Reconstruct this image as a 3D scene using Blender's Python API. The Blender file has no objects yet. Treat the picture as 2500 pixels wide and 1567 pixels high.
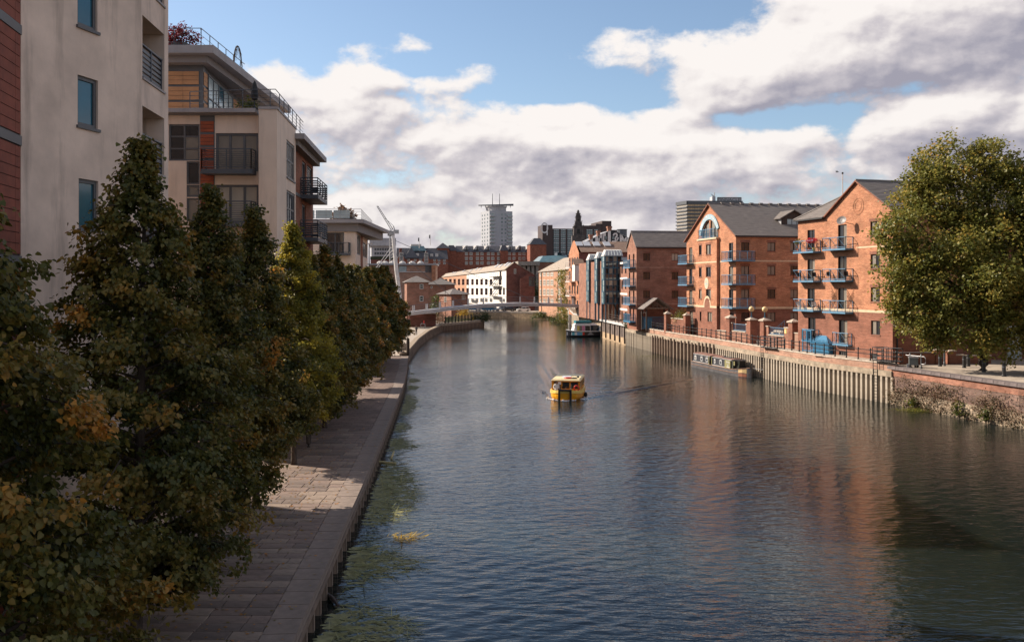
import bpy, math, random
import numpy as np
from mathutils import Vector, Matrix
from mathutils.geometry import tessellate_polygon
R = math.radians
rnd = random.Random(7)
SC = bpy.context.scene
COL = SC.collection
# ------------------------------------------------------------------ camera, sky, sun, exposure
EYE, HOR, FPX = 10.5, 695.0, 2300.0        # eye height (m), horizon row, focal length in photo pixels
cam_d = bpy.data.cameras.new('camera')
cam_d.sensor_width = 36.0
cam_d.lens = 36.0 * FPX / 2500.0
cam_d.shift_y = -(783.5 - HOR) / 2500.0
cam_d.clip_start = 0.1
cam_d.clip_end = 9000
cam = bpy.data.objects.new('camera', cam_d)
COL.objects.link(cam)
cam.location = (0, 0, EYE)
cam.rotation_euler = (R(90), 0, 0)
SC.camera = cam
SUN_EL = R(31.0)
SUN_PLAN = Vector((-0.905, 0.425, 0)).normalized()      # towards the sun, in plan
SUN_DIR = Vector((SUN_PLAN.x * math.cos(SUN_EL), SUN_PLAN.y * math.cos(SUN_EL), math.sin(SUN_EL)))
world = bpy.data.worlds.new('World')
SC.world = world
world.use_nodes = True
def build_world():
 nt = world.node_tree
 N, L = nt.nodes, nt.links
 N.clear()
 def val(x):
  return x
 def math_(op, a, b=None, c=None, clamp=False, tree=nt):
  n = tree.nodes.new('ShaderNodeMath')
  n.operation = op
  n.use_clamp = clamp
  for i, v in enumerate((a, b, c)):
   if v is None:
    continue
   if isinstance(v, (int, float)):
    n.inputs[i].default_value = v
   else:
    tree.links.new(v, n.inputs[i])
  return n.outputs[0]
 def smooth(x, lo, hi, tree=nt):
  n = tree.nodes.new('ShaderNodeMapRange')
  n.interpolation_type = 'SMOOTHSTEP'
  tree.links.new(x, n.inputs[0])
  n.inputs[1].default_value = lo
  n.inputs[2].default_value = hi
  return n.outputs[0]
 # cloud thickness as a function of azimuth U and elevation V (radians)
 g = bpy.data.node_groups.new('cloud_thickness', 'ShaderNodeTree')
 g.interface.new_socket('U', in_out='INPUT', socket_type='NodeSocketFloat')
 g.interface.new_socket('V', in_out='INPUT', socket_type='NodeSocketFloat')
 g.interface.new_socket('T', in_out='OUTPUT', socket_type='NodeSocketFloat')
 g.interface.new_socket('S', in_out='OUTPUT', socket_type='NodeSocketFloat')
 gi = g.nodes.new('NodeGroupInput')
 go = g.nodes.new('NodeGroupOutput')
 U, V = gi.outputs[0], gi.outputs[1]
 M = lambda op, a, b=None, c=None, clamp=False: math_(op, a, b, c, clamp, g)
 def noise(su, sv, detail, rough, w, off=0.0, dist=0.0):
  cx = g.nodes.new('ShaderNodeCombineXYZ')
  g.links.new(M('MULTIPLY_ADD', U, su, off), cx.inputs[0])
  g.links.new(M('MULTIPLY_ADD', V, sv, off * .7), cx.inputs[1])
  cx.inputs[2].default_value = w
  n = g.nodes.new('ShaderNodeTexNoise')
  n.inputs['Scale'].default_value = 1.0
  n.inputs['Detail'].default_value = detail
  n.inputs['Roughness'].default_value = rough
  n.inputs['Distortion'].default_value = dist
  g.links.new(cx.outputs[0], n.inputs['Vector'])
  return n.outputs[0]
 n1 = noise(8.0, 15.0, 10, .55, 1.7, 3.1, .15)
 n2 = noise(25.0, 36.0, 8, .6, 4.2, 1.3, .15)
 n3 = noise(70.0, 90.0, 6, .6, 2.2, .3, .1)
 fine = M('ADD', M('MULTIPLY_ADD', n2, .85, -.425), M('MULTIPLY_ADD', n3, .34, -.17))
 fine = M('ADD', fine, M('MULTIPLY_ADD', n1, 2.5, -1.27))
 s1 = noise(8.0, 15.0, 3.2, .5, 1.7, 3.1, .15)
 s2 = noise(25.0, 36.0, 2.5, .5, 4.2, 1.3, .15)
 soft = M('ADD', M('MULTIPLY_ADD', s1, 2.1, -1.05), M('MULTIPLY_ADD', s2, .55, -.275))
 t = 0.0
 # more cover low in the sky, mostly open higher up
 t = M('ADD', t, M('MULTIPLY_ADD', smooth(V, .245, .15, g), .42, .04))
 t = M('ADD', t, M('MULTIPLY', smooth(V, .10, .035, g), .22))
 def blob(px, py, sx, sy, amp):
  uu = (px - 1250) / FPX
  vv = (HOR - py) / FPX
  a = M('DIVIDE', M('SUBTRACT', U, uu), sx / FPX)
  b = M('DIVIDE', M('SUBTRACT', V, vv), sy / FPX)
  q = M('ADD', M('MULTIPLY', a, a), M('MULTIPLY', b, b))
  e = M('POWER', 2.718, M('MULTIPLY', q, -1.0))
  return M('MULTIPLY', e, amp)
 for b in ((2150, 110, 420, 130, 1.35), (1900, 200, 260, 85, .55), (2350, 20, 330, 120, .6), (1500, 125, 95, 62, .75),
   (690, 200, 150, 70, .55), (900, 210, 170, 70, .5), (1130, 215, 160, 40, .45), (655, 0, 110, 36, 1.0),
   (440, 0, 60, 20, .6), (1330, 260, 260, 26, .35), (1150, 330, 220, 50, .3), (1500, 330, 300, 60, .25),
   (1730, 60, 140, 60, -.5), (1300, 110, 150, 80, -.5), (1000, 60, 380, 75, -.55), (1630, 205, 60, 60, -.25),
   (1780, 312, 190, 26, -.7), (2150, 262, 210, 28, -.5), (2420, 200, 90, 40, -.2), (2030, 345, 45, 40, -.55),
   (1450, 215, 110, 22, -.45), (560, 110, 130, 60, -.4), (2250, 330, 280, 55, .35),
   (1150, 60, 700, 120, -.45), (980, 95, 100, 36, .6), (850, 130, 70, 30, .5), (1340, 130, 120, 38, .5), (1050, 130, 60, 22, .6), (1180, 165, 90, 22, .6),
   (1350, 232, 130, 26, -1.1), (1560, 262, 120, 22, -.7), (1000, 178, 60, 22, -.6), (980, 235, 60, 20, -.5), (1990, 300, 110, 20, -.5), (740, 20, 40, 14, .6), (1150, -600, 1050, 640, -1.2)):
  t = M('ADD', t, blob(*b))
 g.links.new(M('ADD', t, fine), go.inputs[0])
 g.links.new(M('ADD', t, soft), go.inputs[1])
 tc = N.new('ShaderNodeTexCoord')
 sep = N.new('ShaderNodeSeparateXYZ')
 L.new(tc.outputs['Generated'], sep.inputs[0])
 u = math_('ARCTAN2', sep.outputs[0], sep.outputs[1])
 # keep the noise free of a seam: fold the sky behind the camera back
 v = math_('ARCSINE', sep.outputs[2])
 # photo rows are tangents of the elevation: close enough for small angles
 def thick(du, dv):
  gn = N.new('ShaderNodeGroup')
  gn.node_tree = g
  L.new(math_('ADD', u, du), gn.inputs[0])
  L.new(math_('ADD', v, dv), gn.inputs[1])
  return gn.outputs
 full, t0 = thick(0, 0)
 t1 = thick(-.010, .014)[1]
 t2 = thick(-.036, .045)[1]
 t3 = thick(-.004, .005)[0]
 cover = smooth(full, -.10, .32)
 cover = math_('MULTIPLY', cover, smooth(sep.outputs[2], -.01, .01))
 # lit side against shaded side: how much cloud lies towards the sun
 lit = math_('ADD', math_('MULTIPLY', math_('SUBTRACT', t0, t1), .75), math_('MULTIPLY', math_('SUBTRACT', t0, t2), .30))
 lit = math_('ADD', lit, math_('MULTIPLY', math_('SUBTRACT', full, t3), .62))
 sh = math_('ADD', .60, lit)
 sh = math_('SUBTRACT', sh, math_('MULTIPLY', smooth(t0, .5, 1.7), .16))
 # long soft grey bands low in the sky
 cx = N.new('ShaderNodeCombineXYZ')
 L.new(math_('MULTIPLY', u, 5.0), cx.inputs[0])
 L.new(math_('MULTIPLY', v, 12.0), cx.inputs[1])
 nb = N.new('ShaderNodeTexNoise')
 nb.inputs['Scale'].default_value = 1.0
 nb.inputs['Detail'].default_value = 6
 nb.inputs['Roughness'].default_value = .55
 L.new(cx.outputs[0], nb.inputs['Vector'])
 band = math_('MULTIPLY', smooth(nb.outputs[0], .46, .66), smooth(v, .20, .14))
 grey = math_('MULTIPLY', smooth(v, .055, .10), smooth(v, .175, .135))
 band = math_('ADD', band, math_('MULTIPLY', grey, math_('MULTIPLY', smooth(nb.outputs[0], .40, .58), .8)))
 sh = math_('SUBTRACT', sh, math_('MULTIPLY', band, .20))
 sh = math_('MAXIMUM', math_('MINIMUM', sh, 1.0), 0.0)
 ramp = N.new('ShaderNodeValToRGB')
 L.new(sh, ramp.inputs[0])
 e = ramp.color_ramp.elements
 e[0].position, e[0].color = 0.0, (.36, .35, .42, 1)
 e[1].position, e[1].color = 1.0, (.95, .90, .87, 1)
 m = e.new(.45)
 m.color = (.62, .58, .61, 1)
 m = e.new(.72)
 m.color = (.85, .80, .785, 1)
 sky = N.new('ShaderNodeTexSky')
 sky.sky_type = 'NISHITA'
 sky.sun_disc = False
 sky.sun_elevation = SUN_EL
 sky.sun_rotation = math.atan2(SUN_PLAN.x, SUN_PLAN.y)
 sky.altitude = 60
 sky.air_density = 1.0
 sky.dust_density = .6
 sky.ozone_density = 2.4
 sat = N.new('ShaderNodeHueSaturation')
 sat.inputs['Saturation'].default_value = SKY_SAT
 sat.inputs['Value'].default_value = SKY_GAIN
 L.new(sky.outputs[0], sat.inputs['Color'])
 cl = N.new('ShaderNodeMix')
 cl.data_type = 'RGBA'
 cl.blend_type = 'MULTIPLY'
 cl.inputs[0].default_value = 1.0
 L.new(ramp.outputs[0], cl.inputs['A'])
 cl.inputs['B'].default_value = (CLOUD, CLOUD, CLOUD, 1)
 mix = N.new('ShaderNodeMix')
 mix.data_type = 'RGBA'
 L.new(cover, mix.inputs[0])
 L.new(sat.outputs[0], mix.inputs['A'])
 L.new(cl.outputs['Result'], mix.inputs['B'])
 bg = N.new('ShaderNodeBackground')
 bg.inputs[1].default_value = SKY_STRENGTH
 L.new(mix.outputs['Result'], bg.inputs[0])
 out = N.new('ShaderNodeOutputWorld')
 L.new(bg.outputs[0], out.inputs[0])
SKY_STRENGTH = 0.10
SKY_SAT, SKY_GAIN = 0.95, 0.74
CLOUD = 5.3
build_world()
sun_d = bpy.data.lights.new('sun', 'SUN')
sun_d.energy = 4.3
sun_d.angle = R(0.55)
sun_d.color = (1.0, .88, .74)
sun = bpy.data.objects.new('sun', sun_d)
COL.objects.link(sun)
sun.rotation_euler = (-SUN_DIR).to_track_quat('-Z', 'Y').to_euler()
sun.location = (-60, 40, 60)
vs = SC.view_settings
vs.view_transform = 'Standard'
vs.look = 'None'
vs.exposure = 0.95
vs.gamma = 1.0
vs.use_curve_mapping = False
SC.render.engine = 'CYCLES'
cy = SC.cycles
cy.use_denoising = True
cy.max_bounces = 7
cy.diffuse_bounces = 3
cy.glossy_bounces = 3
cy.transmission_bounces = 4
cy.transparent_max_bounces = 6
cy.caustics_reflective = False
cy.caustics_refractive = False
cy.sample_clamp_indirect = 6
# ------------------------------------------------------------------ materials
MATS = {}
def new_mat(name):
 m = bpy.data.materials.new(name)
 m.use_nodes = True
 MATS[name] = m
 return m, m.node_tree, m.node_tree.nodes['Principled BSDF']
def _tex(nt, kind, scale, detail=4, rough=.55, uv=True, stretch=(1, 1, 1)):
 tc = nt.nodes.new('ShaderNodeTexCoord')
 mp = nt.nodes.new('ShaderNodeMapping')
 mp.inputs['Scale'].default_value = stretch
 nt.links.new(tc.outputs['UV' if uv else 'Object'], mp.inputs[0])
 n = nt.nodes.new(kind)
 n.inputs['Scale'].default_value = scale
 if 'Detail' in n.inputs:
  n.inputs['Detail'].default_value = detail
  n.inputs['Roughness'].default_value = rough
 nt.links.new(mp.outputs[0], n.inputs['Vector'])
 return n
def _mix(nt, fac, a, b, mode='MIX'):
 m = nt.nodes.new('ShaderNodeMix')
 m.data_type = 'RGBA'
 m.blend_type = mode
 for sock, x in ((m.inputs[0], fac), (m.inputs['A'], a), (m.inputs['B'], b)):
  if isinstance(x, (int, float)):
   sock.default_value = x
  elif isinstance(x, tuple):
   sock.default_value = tuple(x) + (1,) if len(x) == 3 else x
  else:
   nt.links.new(x, sock)
 return m.outputs['Result']
def _range(nt, x, a, b, c, d):
 m = nt.nodes.new('ShaderNodeMapRange')
 nt.links.new(x, m.inputs[0])
 for i, v in enumerate((a, b, c, d)):
  m.inputs[i + 1].default_value = v
 return m.outputs[0]
def plain(name, col, rough=.6, metal=0.0, var=.12, scale=1.5, spec=.5, stretch=(1, 1, 1), uv=False, bump=0, dirt=0):
 """one colour with a soft uneven tone, optional fine relief and streaks of dirt"""
 m, nt, p = new_mat(name)
 n = _tex(nt, 'ShaderNodeTexNoise', scale, 6, .6, uv, stretch)
 lo = tuple(c * (1 - var * 1.6) for c in col)
 hi = tuple(min(1, c * (1 + var)) for c in col)
 out = _mix(nt, _range(nt, n.outputs[0], .3, .7, 0, 1), lo, hi)
 if dirt:
  d = _tex(nt, 'ShaderNodeTexNoise', 1.0, 5, .65, True, (1.3, .16, 1))
  out = _mix(nt, _range(nt, d.outputs[0], .52, .72, 0, dirt), out, tuple(c * .45 for c in col))
 nt.links.new(out, p.inputs['Base Color'])
 p.inputs['Roughness'].default_value = rough
 p.inputs['Metallic'].default_value = metal
 p.inputs['Specular IOR Level'].default_value = spec
 if bump:
  b = nt.nodes.new('ShaderNodeBump')
  b.inputs['Strength'].default_value = bump
  b.inputs['Distance'].default_value = .02
  n2 = _tex(nt, 'ShaderNodeTexNoise', scale * 14, 4, .6, uv)
  nt.links.new(n2.outputs[0], b.inputs['Height'])
  nt.links.new(b.outputs[0], p.inputs['Normal'])
 return m
def brickm(name, c1, c2, mortar, bw=.225, bh=.075, var=.25, gap=.011, blot=.35, rough=.85, bias=0.0):
 m, nt, p = new_mat(name)
 tc = nt.nodes.new('ShaderNodeTexCoord')
 b = nt.nodes.new('ShaderNodeTexBrick')
 nt.links.new(tc.outputs['UV'], b.inputs['Vector'])
 b.inputs['Color1'].default_value = c1 + (1,)
 b.inputs['Color2'].default_value = c2 + (1,)
 b.inputs['Mortar'].default_value = mortar + (1,)
 b.inputs['Scale'].default_value = 1.0
 b.inputs['Brick Width'].default_value = bw
 b.inputs['Row Height'].default_value = bh
 b.inputs['Mortar Size'].default_value = gap
 b.inputs['Mortar Smooth'].default_value = .2
 b.inputs['Bias'].default_value = bias
 n = _tex(nt, 'ShaderNodeTexNoise', .55, 7, .62, True, (1, 1.6, 1))
 f = _range(nt, n.outputs[0], .32, .7, 1 - blot, 1 + blot * .5)
 cx = nt.nodes.new('ShaderNodeCombineColor')
 for i in range(3):
  nt.links.new(f, cx.inputs[i])
 out = _mix(nt, 1.0, b.outputs['Color'], cx.outputs[0], 'MULTIPLY')
 # runs of darker or paler courses
 n4 = _tex(nt, 'ShaderNodeTexNoise', 1.0, 4, .7, True, (1.1, 6.5, 1))
 cy_ = nt.nodes.new('ShaderNodeCombineColor')
 f4 = _range(nt, n4.outputs[0], .3, .7, .72, 1.25)
 for i in range(3):
  nt.links.new(f4, cy_.inputs[i])
 out = _mix(nt, 1.0, out, cy_.outputs[0], 'MULTIPLY')
 # single bricks darker than the rest
 n3 = _tex(nt, 'ShaderNodeTexNoise', 3.2, 2, .5, True, (1, 2.6, 1))
 out = _mix(nt, _range(nt, n3.outputs[0], .55, .75, 0, var), out, tuple(c * .55 for c in c1))
 d = _tex(nt, 'ShaderNodeTexNoise', 1.0, 5, .65, True, (1.1, .12, 1))
 out = _mix(nt, _range(nt, d.outputs[0], .58, .8, 0, .35), out, tuple(c * .5 for c in c1))
 nt.links.new(out, p.inputs['Base Color'])
 p.inputs['Roughness'].default_value = rough
 p.inputs['Specular IOR Level'].default_value = .25
 bp = nt.nodes.new('ShaderNodeBump')
 bp.inputs['Strength'].default_value = .5
 bp.inputs['Distance'].default_value = .012
 nt.links.new(_range(nt, b.outputs['Fac'], 0, 1, 1, 0), bp.inputs['Height'])
 nt.links.new(bp.outputs[0], p.inputs['Normal'])
 return m
def glassm(name, col, rough=.04, spec=.5, coat=.0, wob=.0):
 """window glass seen from outside: dark room behind a mirror of the sky"""
 m, nt, p = new_mat(name)
 n = _tex(nt, 'ShaderNodeTexNoise', .8, 3, .5, False)
 nt.links.new(_mix(nt, n.outputs[0], tuple(c * .6 for c in col), tuple(min(1, c * 1.4) for c in col)), p.inputs['Base Color'])
 p.inputs['Roughness'].default_value = rough
 p.inputs['IOR'].default_value = 1.6
 p.inputs['Specular IOR Level'].default_value = spec
 return m
def leafm(name, stops, trans=.35, rough=.45):
 m, nt, p = new_mat(name)
 a = nt.nodes.new('ShaderNodeAttribute')
 a.attribute_name = 'tint'
 r = nt.nodes.new('ShaderNodeValToRGB')
 nt.links.new(a.outputs['Fac'], r.inputs[0])
 els = r.color_ramp.elements
 els[0].position, els[0].color = stops[0][0], stops[0][1] + (1,)
 els[1].position, els[1].color = stops[-1][0], stops[-1][1] + (1,)
 for pos, c in stops[1:-1]:
  els.new(pos).color = c + (1,)
 nt.links.new(r.outputs[0], p.inputs['Base Color'])
 p.inputs['Roughness'].default_value = rough
 p.inputs['Specular IOR Level'].default_value = .35
 t = nt.nodes.new('ShaderNodeBsdfTranslucent')
 hs = nt.nodes.new('ShaderNodeHueSaturation')
 hs.inputs['Value'].default_value = 1.5
 hs.inputs['Hue'].default_value = .485
 nt.links.new(r.outputs[0], hs.inputs['Color'])
 nt.links.new(hs.outputs[0], t.inputs[0])
 mx = nt.nodes.new('ShaderNodeMixShader')
 mx.inputs[0].default_value = trans
 nt.links.new(p.outputs[0], mx.inputs[1])
 nt.links.new(t.outputs[0], mx.inputs[2])
 nt.links.new(mx.outputs[0], nt.nodes['Material Output'].inputs[0])
 return m
# walls
brick_o = brickm('brick_orange', (.50, .185, .085), (.37, .105, .045), (.56, .38, .25))
brick_r = brickm('brick_red', (.30, .098, .055), (.245, .078, .045), (.30, .20, .15))
brick_p = brickm('brick_pink', (.42, .21, .14), (.36, .17, .11), (.46, .36, .28), blot=.3)
brick_s = brickm('brick_soft_red', (.33, .125, .075), (.27, .10, .06), (.36, .26, .2))
brick_d = brickm('brick_dark_red', (.20, .062, .045), (.16, .05, .037), (.19, .12, .1))
brick_h = brickm('brick_hotel', (.30, .085, .05), (.26, .072, .043), (.30, .16, .11))
brick_w = brickm('brick_weathered', (.22, .115, .09), (.13, .075, .068), (.33, .26, .2), blot=.65, var=.5)
brick_t = brickm('terracotta_brick', (.35, .125, .07), (.29, .10, .055), (.22, .12, .08))
brick_far = brickm('brick_warm_far', (.50, .24, .135), (.42, .19, .10), (.48, .34, .25))
render_c = plain('render_cream', (.77, .60, .485), .9, var=.13, scale=.6, dirt=.75, bump=.2, uv=True)
render_b = plain('render_pale', (.78, .61, .485), .9, var=.07, scale=.4, dirt=.35, bump=.12, uv=True)
terracotta = plain('terracotta_panel', (.25, .062, .034), .75, var=.16, scale=2.2)
terra_joint = plain('panel_backing', (.045, .03, .028), .8)
orange_panel = plain('orange_panel', (.50, .245, .11), .7, var=.08, scale=2)
tile_red = plain('terracotta_orange', (.34, .075, .028), .7, var=.15, scale=2)
cream_band = plain('cream_band', (.62, .46, .30), .85, var=.1, scale=2)
stone_cop = plain('stone_coping', (.47, .39, .31), .9, var=.22, scale=2.2, bump=.3, dirt=.3)
stone_y = plain('sandstone', (.46, .32, .19), .92, var=.3, scale=1.3, bump=.4, dirt=.4)
stone_g = plain('grey_stone', (.30, .26, .22), .92, var=.3, scale=1.6, bump=.4)
stone_rough = plain('rubble_stone', (.33, .255, .18), .95, var=.45, scale=1.8, bump=.5, dirt=.4)
stone_dark = plain('dark_coping', (.15, .12, .115), .9, var=.25, scale=2)
concrete = plain('concrete', (.40, .335, .26), .92, var=.22, scale=1.1, bump=.35, dirt=.55, uv=True)
concrete_beam = plain('concrete_beam', (.36, .285, .205), .92, var=.35, scale=1.4, bump=.4, dirt=.5, uv=True)
concrete_w = plain('pale_concrete', (.56, .53, .50), .9, var=.15, scale=.8, dirt=.5, uv=True)
soot_stone = plain('sooty_stone', (.10, .085, .08), .9, var=.35, scale=.7)
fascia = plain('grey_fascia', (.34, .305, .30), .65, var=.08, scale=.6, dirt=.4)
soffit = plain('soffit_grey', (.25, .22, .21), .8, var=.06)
white_wall = plain('white_painted_brick', (.76, .72, .66), .8, var=.07, scale=.7, dirt=.25, uv=True)
white_clad = plain('white_cladding', (.38, .39, .415), .5, var=.06, scale=.2)
grey_conc = plain('grey_tower_concrete', (.42, .41, .42), .85, var=.12, scale=.3, dirt=.4)
brown_clad = plain('brown_cladding', (.062, .037, .034), .6, var=.12, scale=.2)
brown_wall = plain('brown_stained_wall', (.155, .115, .095), .9, var=.4, scale=.9, bump=.4, dirt=.8)
# roofs
slate = plain('slate', (.20, .172, .155), .8, var=.28, scale=1.7, stretch=(.5, 3, 1), uv=True, bump=.3)
slate_l = plain('slate_pale', (.25, .22, .2), .85, var=.25, scale=1.2, stretch=(.5, 3, 1), uv=True)
tile_br = plain('brown_roof_tile', (.25, .16, .115), .85, var=.3, scale=1.2, stretch=(.5, 3, 1), uv=True)
tile_pale = plain('pale_roof_tile', (.38, .31, .245), .85, var=.25, scale=1.2, stretch=(.5, 3, 1), uv=True)
mansard = plain('grey_mansard', (.085, .082, .09), .6, var=.15, scale=.6)
lead = plain('lead_grey', (.33, .33, .34), .55, var=.1)
# metal, wood, paint
blue_steel = plain('blue_paint', (.10, .235, .36), .45, var=.14, scale=3)
blue_gate = plain('bright_blue_paint', (.035, .17, .30), .45, var=.12, scale=2)
grey_steel = plain('grey_paint_metal', (.075, .082, .095), .5, var=.1)
frame_grey = plain('grey_window_frame', (.105, .105, .11), .5, var=.08)
frame_brown = plain('brown_window_frame', (.045, .026, .02), .55, var=.15)
frame_white = plain('white_window_frame', (.62, .60, .56), .5, var=.05)
frame_teal = plain('teal_steel', (.032, .095, .14), .45, var=.15)
black_iron = plain('black_iron', (.018, .017, .018), .5, var=.2)
galv = plain('galvanised_steel', (.36, .355, .36), .45, .35, var=.12)
white_steel = plain('white_steel', (.66, .62, .59), .45, var=.1, dirt=.3)
bridge_paint = plain('grey_bridge_paint', (.40, .38, .385), .5, var=.12, dirt=.3)
timber = plain('weathered_timber', (.27, .195, .145), .9, var=.35, scale=1.2, stretch=(6, 6, .6))
timber_d = plain('dark_timber', (.055, .036, .028), .8, var=.3, scale=1.4, stretch=(6, 6, .6))
timber_y = plain('pale_driftwood', (.52, .42, .2), .8, var=.2)
bark = plain('bark', (.075, .052, .038), .95, var=.35, scale=3, bump=.6, stretch=(3, 3, .7))
globe_m = plain('lamp_globe', (.72, .52, .25), .35, var=.08)
yellow_hull = plain('orange_yellow_paint', (.85, .36, .012), .35, var=.06, scale=1.2, dirt=.15)
yellow_cabin = plain('orange_cabin_paint', (.78, .31, .02), .4, var=.07)
cream_roof = plain('cream_boat_roof', (.78, .62, .33), .5, var=.08, scale=2)
red_paint = plain('red_paint', (.55, .035, .02), .5, var=.1)
black_rub = plain('black_rubber', (.014, .014, .015), .7, var=.2)
navy = plain('black_boat_paint', (.022, .021, .026), .42, var=.2)
navy_side = plain('grey_black_hull', (.085, .078, .08), .5, var=.3, scale=1.2, dirt=.4)
rust = plain('rust_brown', (.24, .125, .075), .85, var=.35, scale=2)
boat_red = plain('boat_roof_red', (.23, .12, .09), .6, var=.2, scale=1.5)
olive = plain('olive_yellow_paint', (.24, .215, .085), .55, var=.2)
teal_paint = plain('teal_paint', (.02, .19, .24), .5, var=.1)
boat_white = plain('boat_white', (.74, .72, .69), .4, var=.06)
pink_p = plain('pink_paint', (.62, .22, .36), .5)
aqua_p = plain('aqua_paint', (.12, .44, .50), .5)
blue_p = plain('sky_blue_paint', (.16, .38, .62), .5)
yellow_p = plain('yellow_notice', (.70, .55, .14), .6)
sign_blue = plain('pale_blue_sign', (.30, .44, .50), .6, var=.1)
mural_black = plain('mural_black', (.014, .016, .02), .7)
mural_white = plain('mural_white', (.72, .68, .66), .7)
dish_m = plain('dish_grey', (.20, .175, .165), .5)
skin_m = plain('skin', (.42, .23, .15), .6, var=.05)
cloth_w = plain('white_shirt', (.7, .68, .64), .8, var=.05)
cloth_k = plain('dark_clothes', (.022, .021, .026), .85, var=.2)
cloth_b = plain('denim', (.05, .08, .16), .85, var=.15)
hair_m = plain('dark_hair', (.03, .02, .014), .7)
foam_m = plain('foam', (.72, .72, .72), .6)
car_paints = {}
for nm, c in (('white', (.68, .68, .66)), ('black', (.012, .012, .015)), ('blue', (.02, .13, .24)), ('silver', (.45, .45, .44)), ('dark', (.03, .03, .035))):
 car_paints[nm] = plain('car_' + nm, c, .25, var=.03)
# glass
glass = glassm('window_glass', (.012, .013, .016))
glass_b = glassm('sky_tint_glass', (.02, .11, .16), .08, .6)  # blue of the reflected sky put into the base colour
glass_c = glassm('curtained_glass', (.22, .19, .155), .12, .4)
glass_w = glassm('pale_blind_glass', (.42, .37, .30), .12, .4)
glass_t = glassm('teal_bay_glass', (.012, .03, .042), .03, .7)
glass_g = glassm('office_glass', (.11, .19, .205), .1, .7)
glass_gw = glassm('office_glass_pale', (.36, .44, .45), .15, .6)
glass_y = glassm('amber_glass', (.52, .36, .19), .2, .5)
glass_boat = glassm('boat_window_glass', (.03, .033, .04), .05, .5)
# ground
paving = brickm('paving_far', (.25, .176, .142), (.205, .145, .118), (.12, .085, .07), bw=.9, bh=.55, gap=.02)
slab_m = plain('paving_slab', (.25, .176, .14), .85, var=.3, scale=.9, bump=.3, dirt=.4)
slab_m2 = plain('paving_slab_worn', (.205, .15, .122), .85, var=.35, scale=.7, bump=.3, dirt=.4)
slab_m3 = plain('paving_slab_pale', (.29, .215, .165), .85, var=.25, scale=1.1, bump=.3, dirt=.3)
slab_bed = plain('slab_bedding', (.07, .05, .042), .95)
path_pale = plain('promenade_paving', (.40, .33, .26), .9, var=.2, scale=.8, bump=.2)
asphalt = plain('asphalt', (.07, .066, .064), .9, var=.2)
earth = plain('city_ground', (.16, .14, .115), .95, var=.3, scale=.1)
# foliage
lime_leaf = leafm('lime_leaf', ((0, (.035, .05, .014)), (.33, (.10, .10, .021)), (.58, (.20, .145, .028)), (.8, (.34, .18, .03)), (1, (.58, .25, .035))))
lime_sun_tint = leafm('lime_leaf_sun_tint', ((0, (.05, .07, .015)), (.45, (.20, .19, .03)), (1, (.48, .38, .04))), .5)  # brighter yellow colours paint in sunlight shining through one tree's leaves
plane_leaf = leafm('plane_leaf', ((0, (.06, .08, .018)), (.45, (.16, .165, .032)), (.8, (.28, .235, .05)), (1, (.38, .24, .045))), .38, .5)
dry_leaf = leafm('dry_creeper', ((0, (.045, .05, .018)), (.5, (.13, .085, .048)), (1, (.24, .145, .085))), .2, .7)
red_leaf = leafm('red_maple_leaf', ((0, (.06, .008, .008)), (1, (.22, .03, .022))), .3)
bush_leaf = leafm('bush_leaf', ((0, (.03, .05, .014)), (.6, (.09, .11, .025)), (1, (.26, .22, .03))), .3)
gold_leaf = leafm('golden_bush_leaf', ((0, (.18, .12, .02)), (1, (.50, .34, .03))), .3)
weed_m = leafm('water_weed', ((0, (.13, .15, .055)), (.6, (.30, .30, .12)), (1, (.45, .41, .20))), .15, .6)
flower_m = leafm('flower', ((0, (.40, .02, .02)), (1, (.62, .05, .05))), .2)
def water_material():
 m, nt, p = new_mat('river_water')
 p.inputs['Base Color'].default_value = (.011, .015, .0135, 1)
 p.inputs['Roughness'].default_value = .05
 p.inputs['IOR'].default_value = 1.333
 tc = nt.nodes.new('ShaderNodeTexCoord')
 P = tc.outputs['Object']
 def Mm(op, a, b=None, c=None, clamp=False):
  n = nt.nodes.new('ShaderNodeMath')
  n.operation = op
  n.use_clamp = clamp
  for i, v in enumerate((a, b, c)):
   if v is None:
    continue
   if isinstance(v, (int, float)):
    n.inputs[i].default_value = v
   else:
    nt.links.new(v, n.inputs[i])
  return n.outputs[0]
 def noise(scale, detail, rough, stretch, rot=0, dist=0):
  mp = nt.nodes.new('ShaderNodeMapping')
  mp.inputs['Scale'].default_value = stretch
  mp.inputs['Rotation'].default_value = (0, 0, rot)
  nt.links.new(P, mp.inputs[0])
  n = nt.nodes.new('ShaderNodeTexNoise')
  n.inputs['Scale'].default_value = scale
  n.inputs['Detail'].default_value = detail
  n.inputs['Roughness'].default_value = rough
  n.inputs['Distortion'].default_value = dist
  nt.links.new(mp.outputs[0], n.inputs['Vector'])
  return n.outputs[0]
 a = noise(3.0, 3, .5, (.45, 1.25, 1), R(6), .3)
 b = noise(.75, 2, .5, (.6, 1.1, 1), R(-14), .3)
 c = noise(6.0, 2, .5, (.6, 1.2, 1), R(20), .2)
 h = Mm('ADD', Mm('MULTIPLY', a, .062), Mm('ADD', Mm('MULTIPLY', b, .035), Mm('MULTIPLY', c, .018)))
 patch = noise(.045, 3, .55, (1.5, .7, 1), R(10), .6)
 k = _range(nt, patch, .36, .64, .55, 1.25)
 h = Mm('MULTIPLY', h, k)
 bp = nt.nodes.new('ShaderNodeBump')
 bp.inputs['Strength'].default_value = WAVE
 bp.inputs['Distance'].default_value = 1.0
 nt.links.new(h, bp.inputs['Height'])
 nt.links.new(bp.outputs[0], p.inputs['Normal'])
 return m
WAVE = .6
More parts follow.
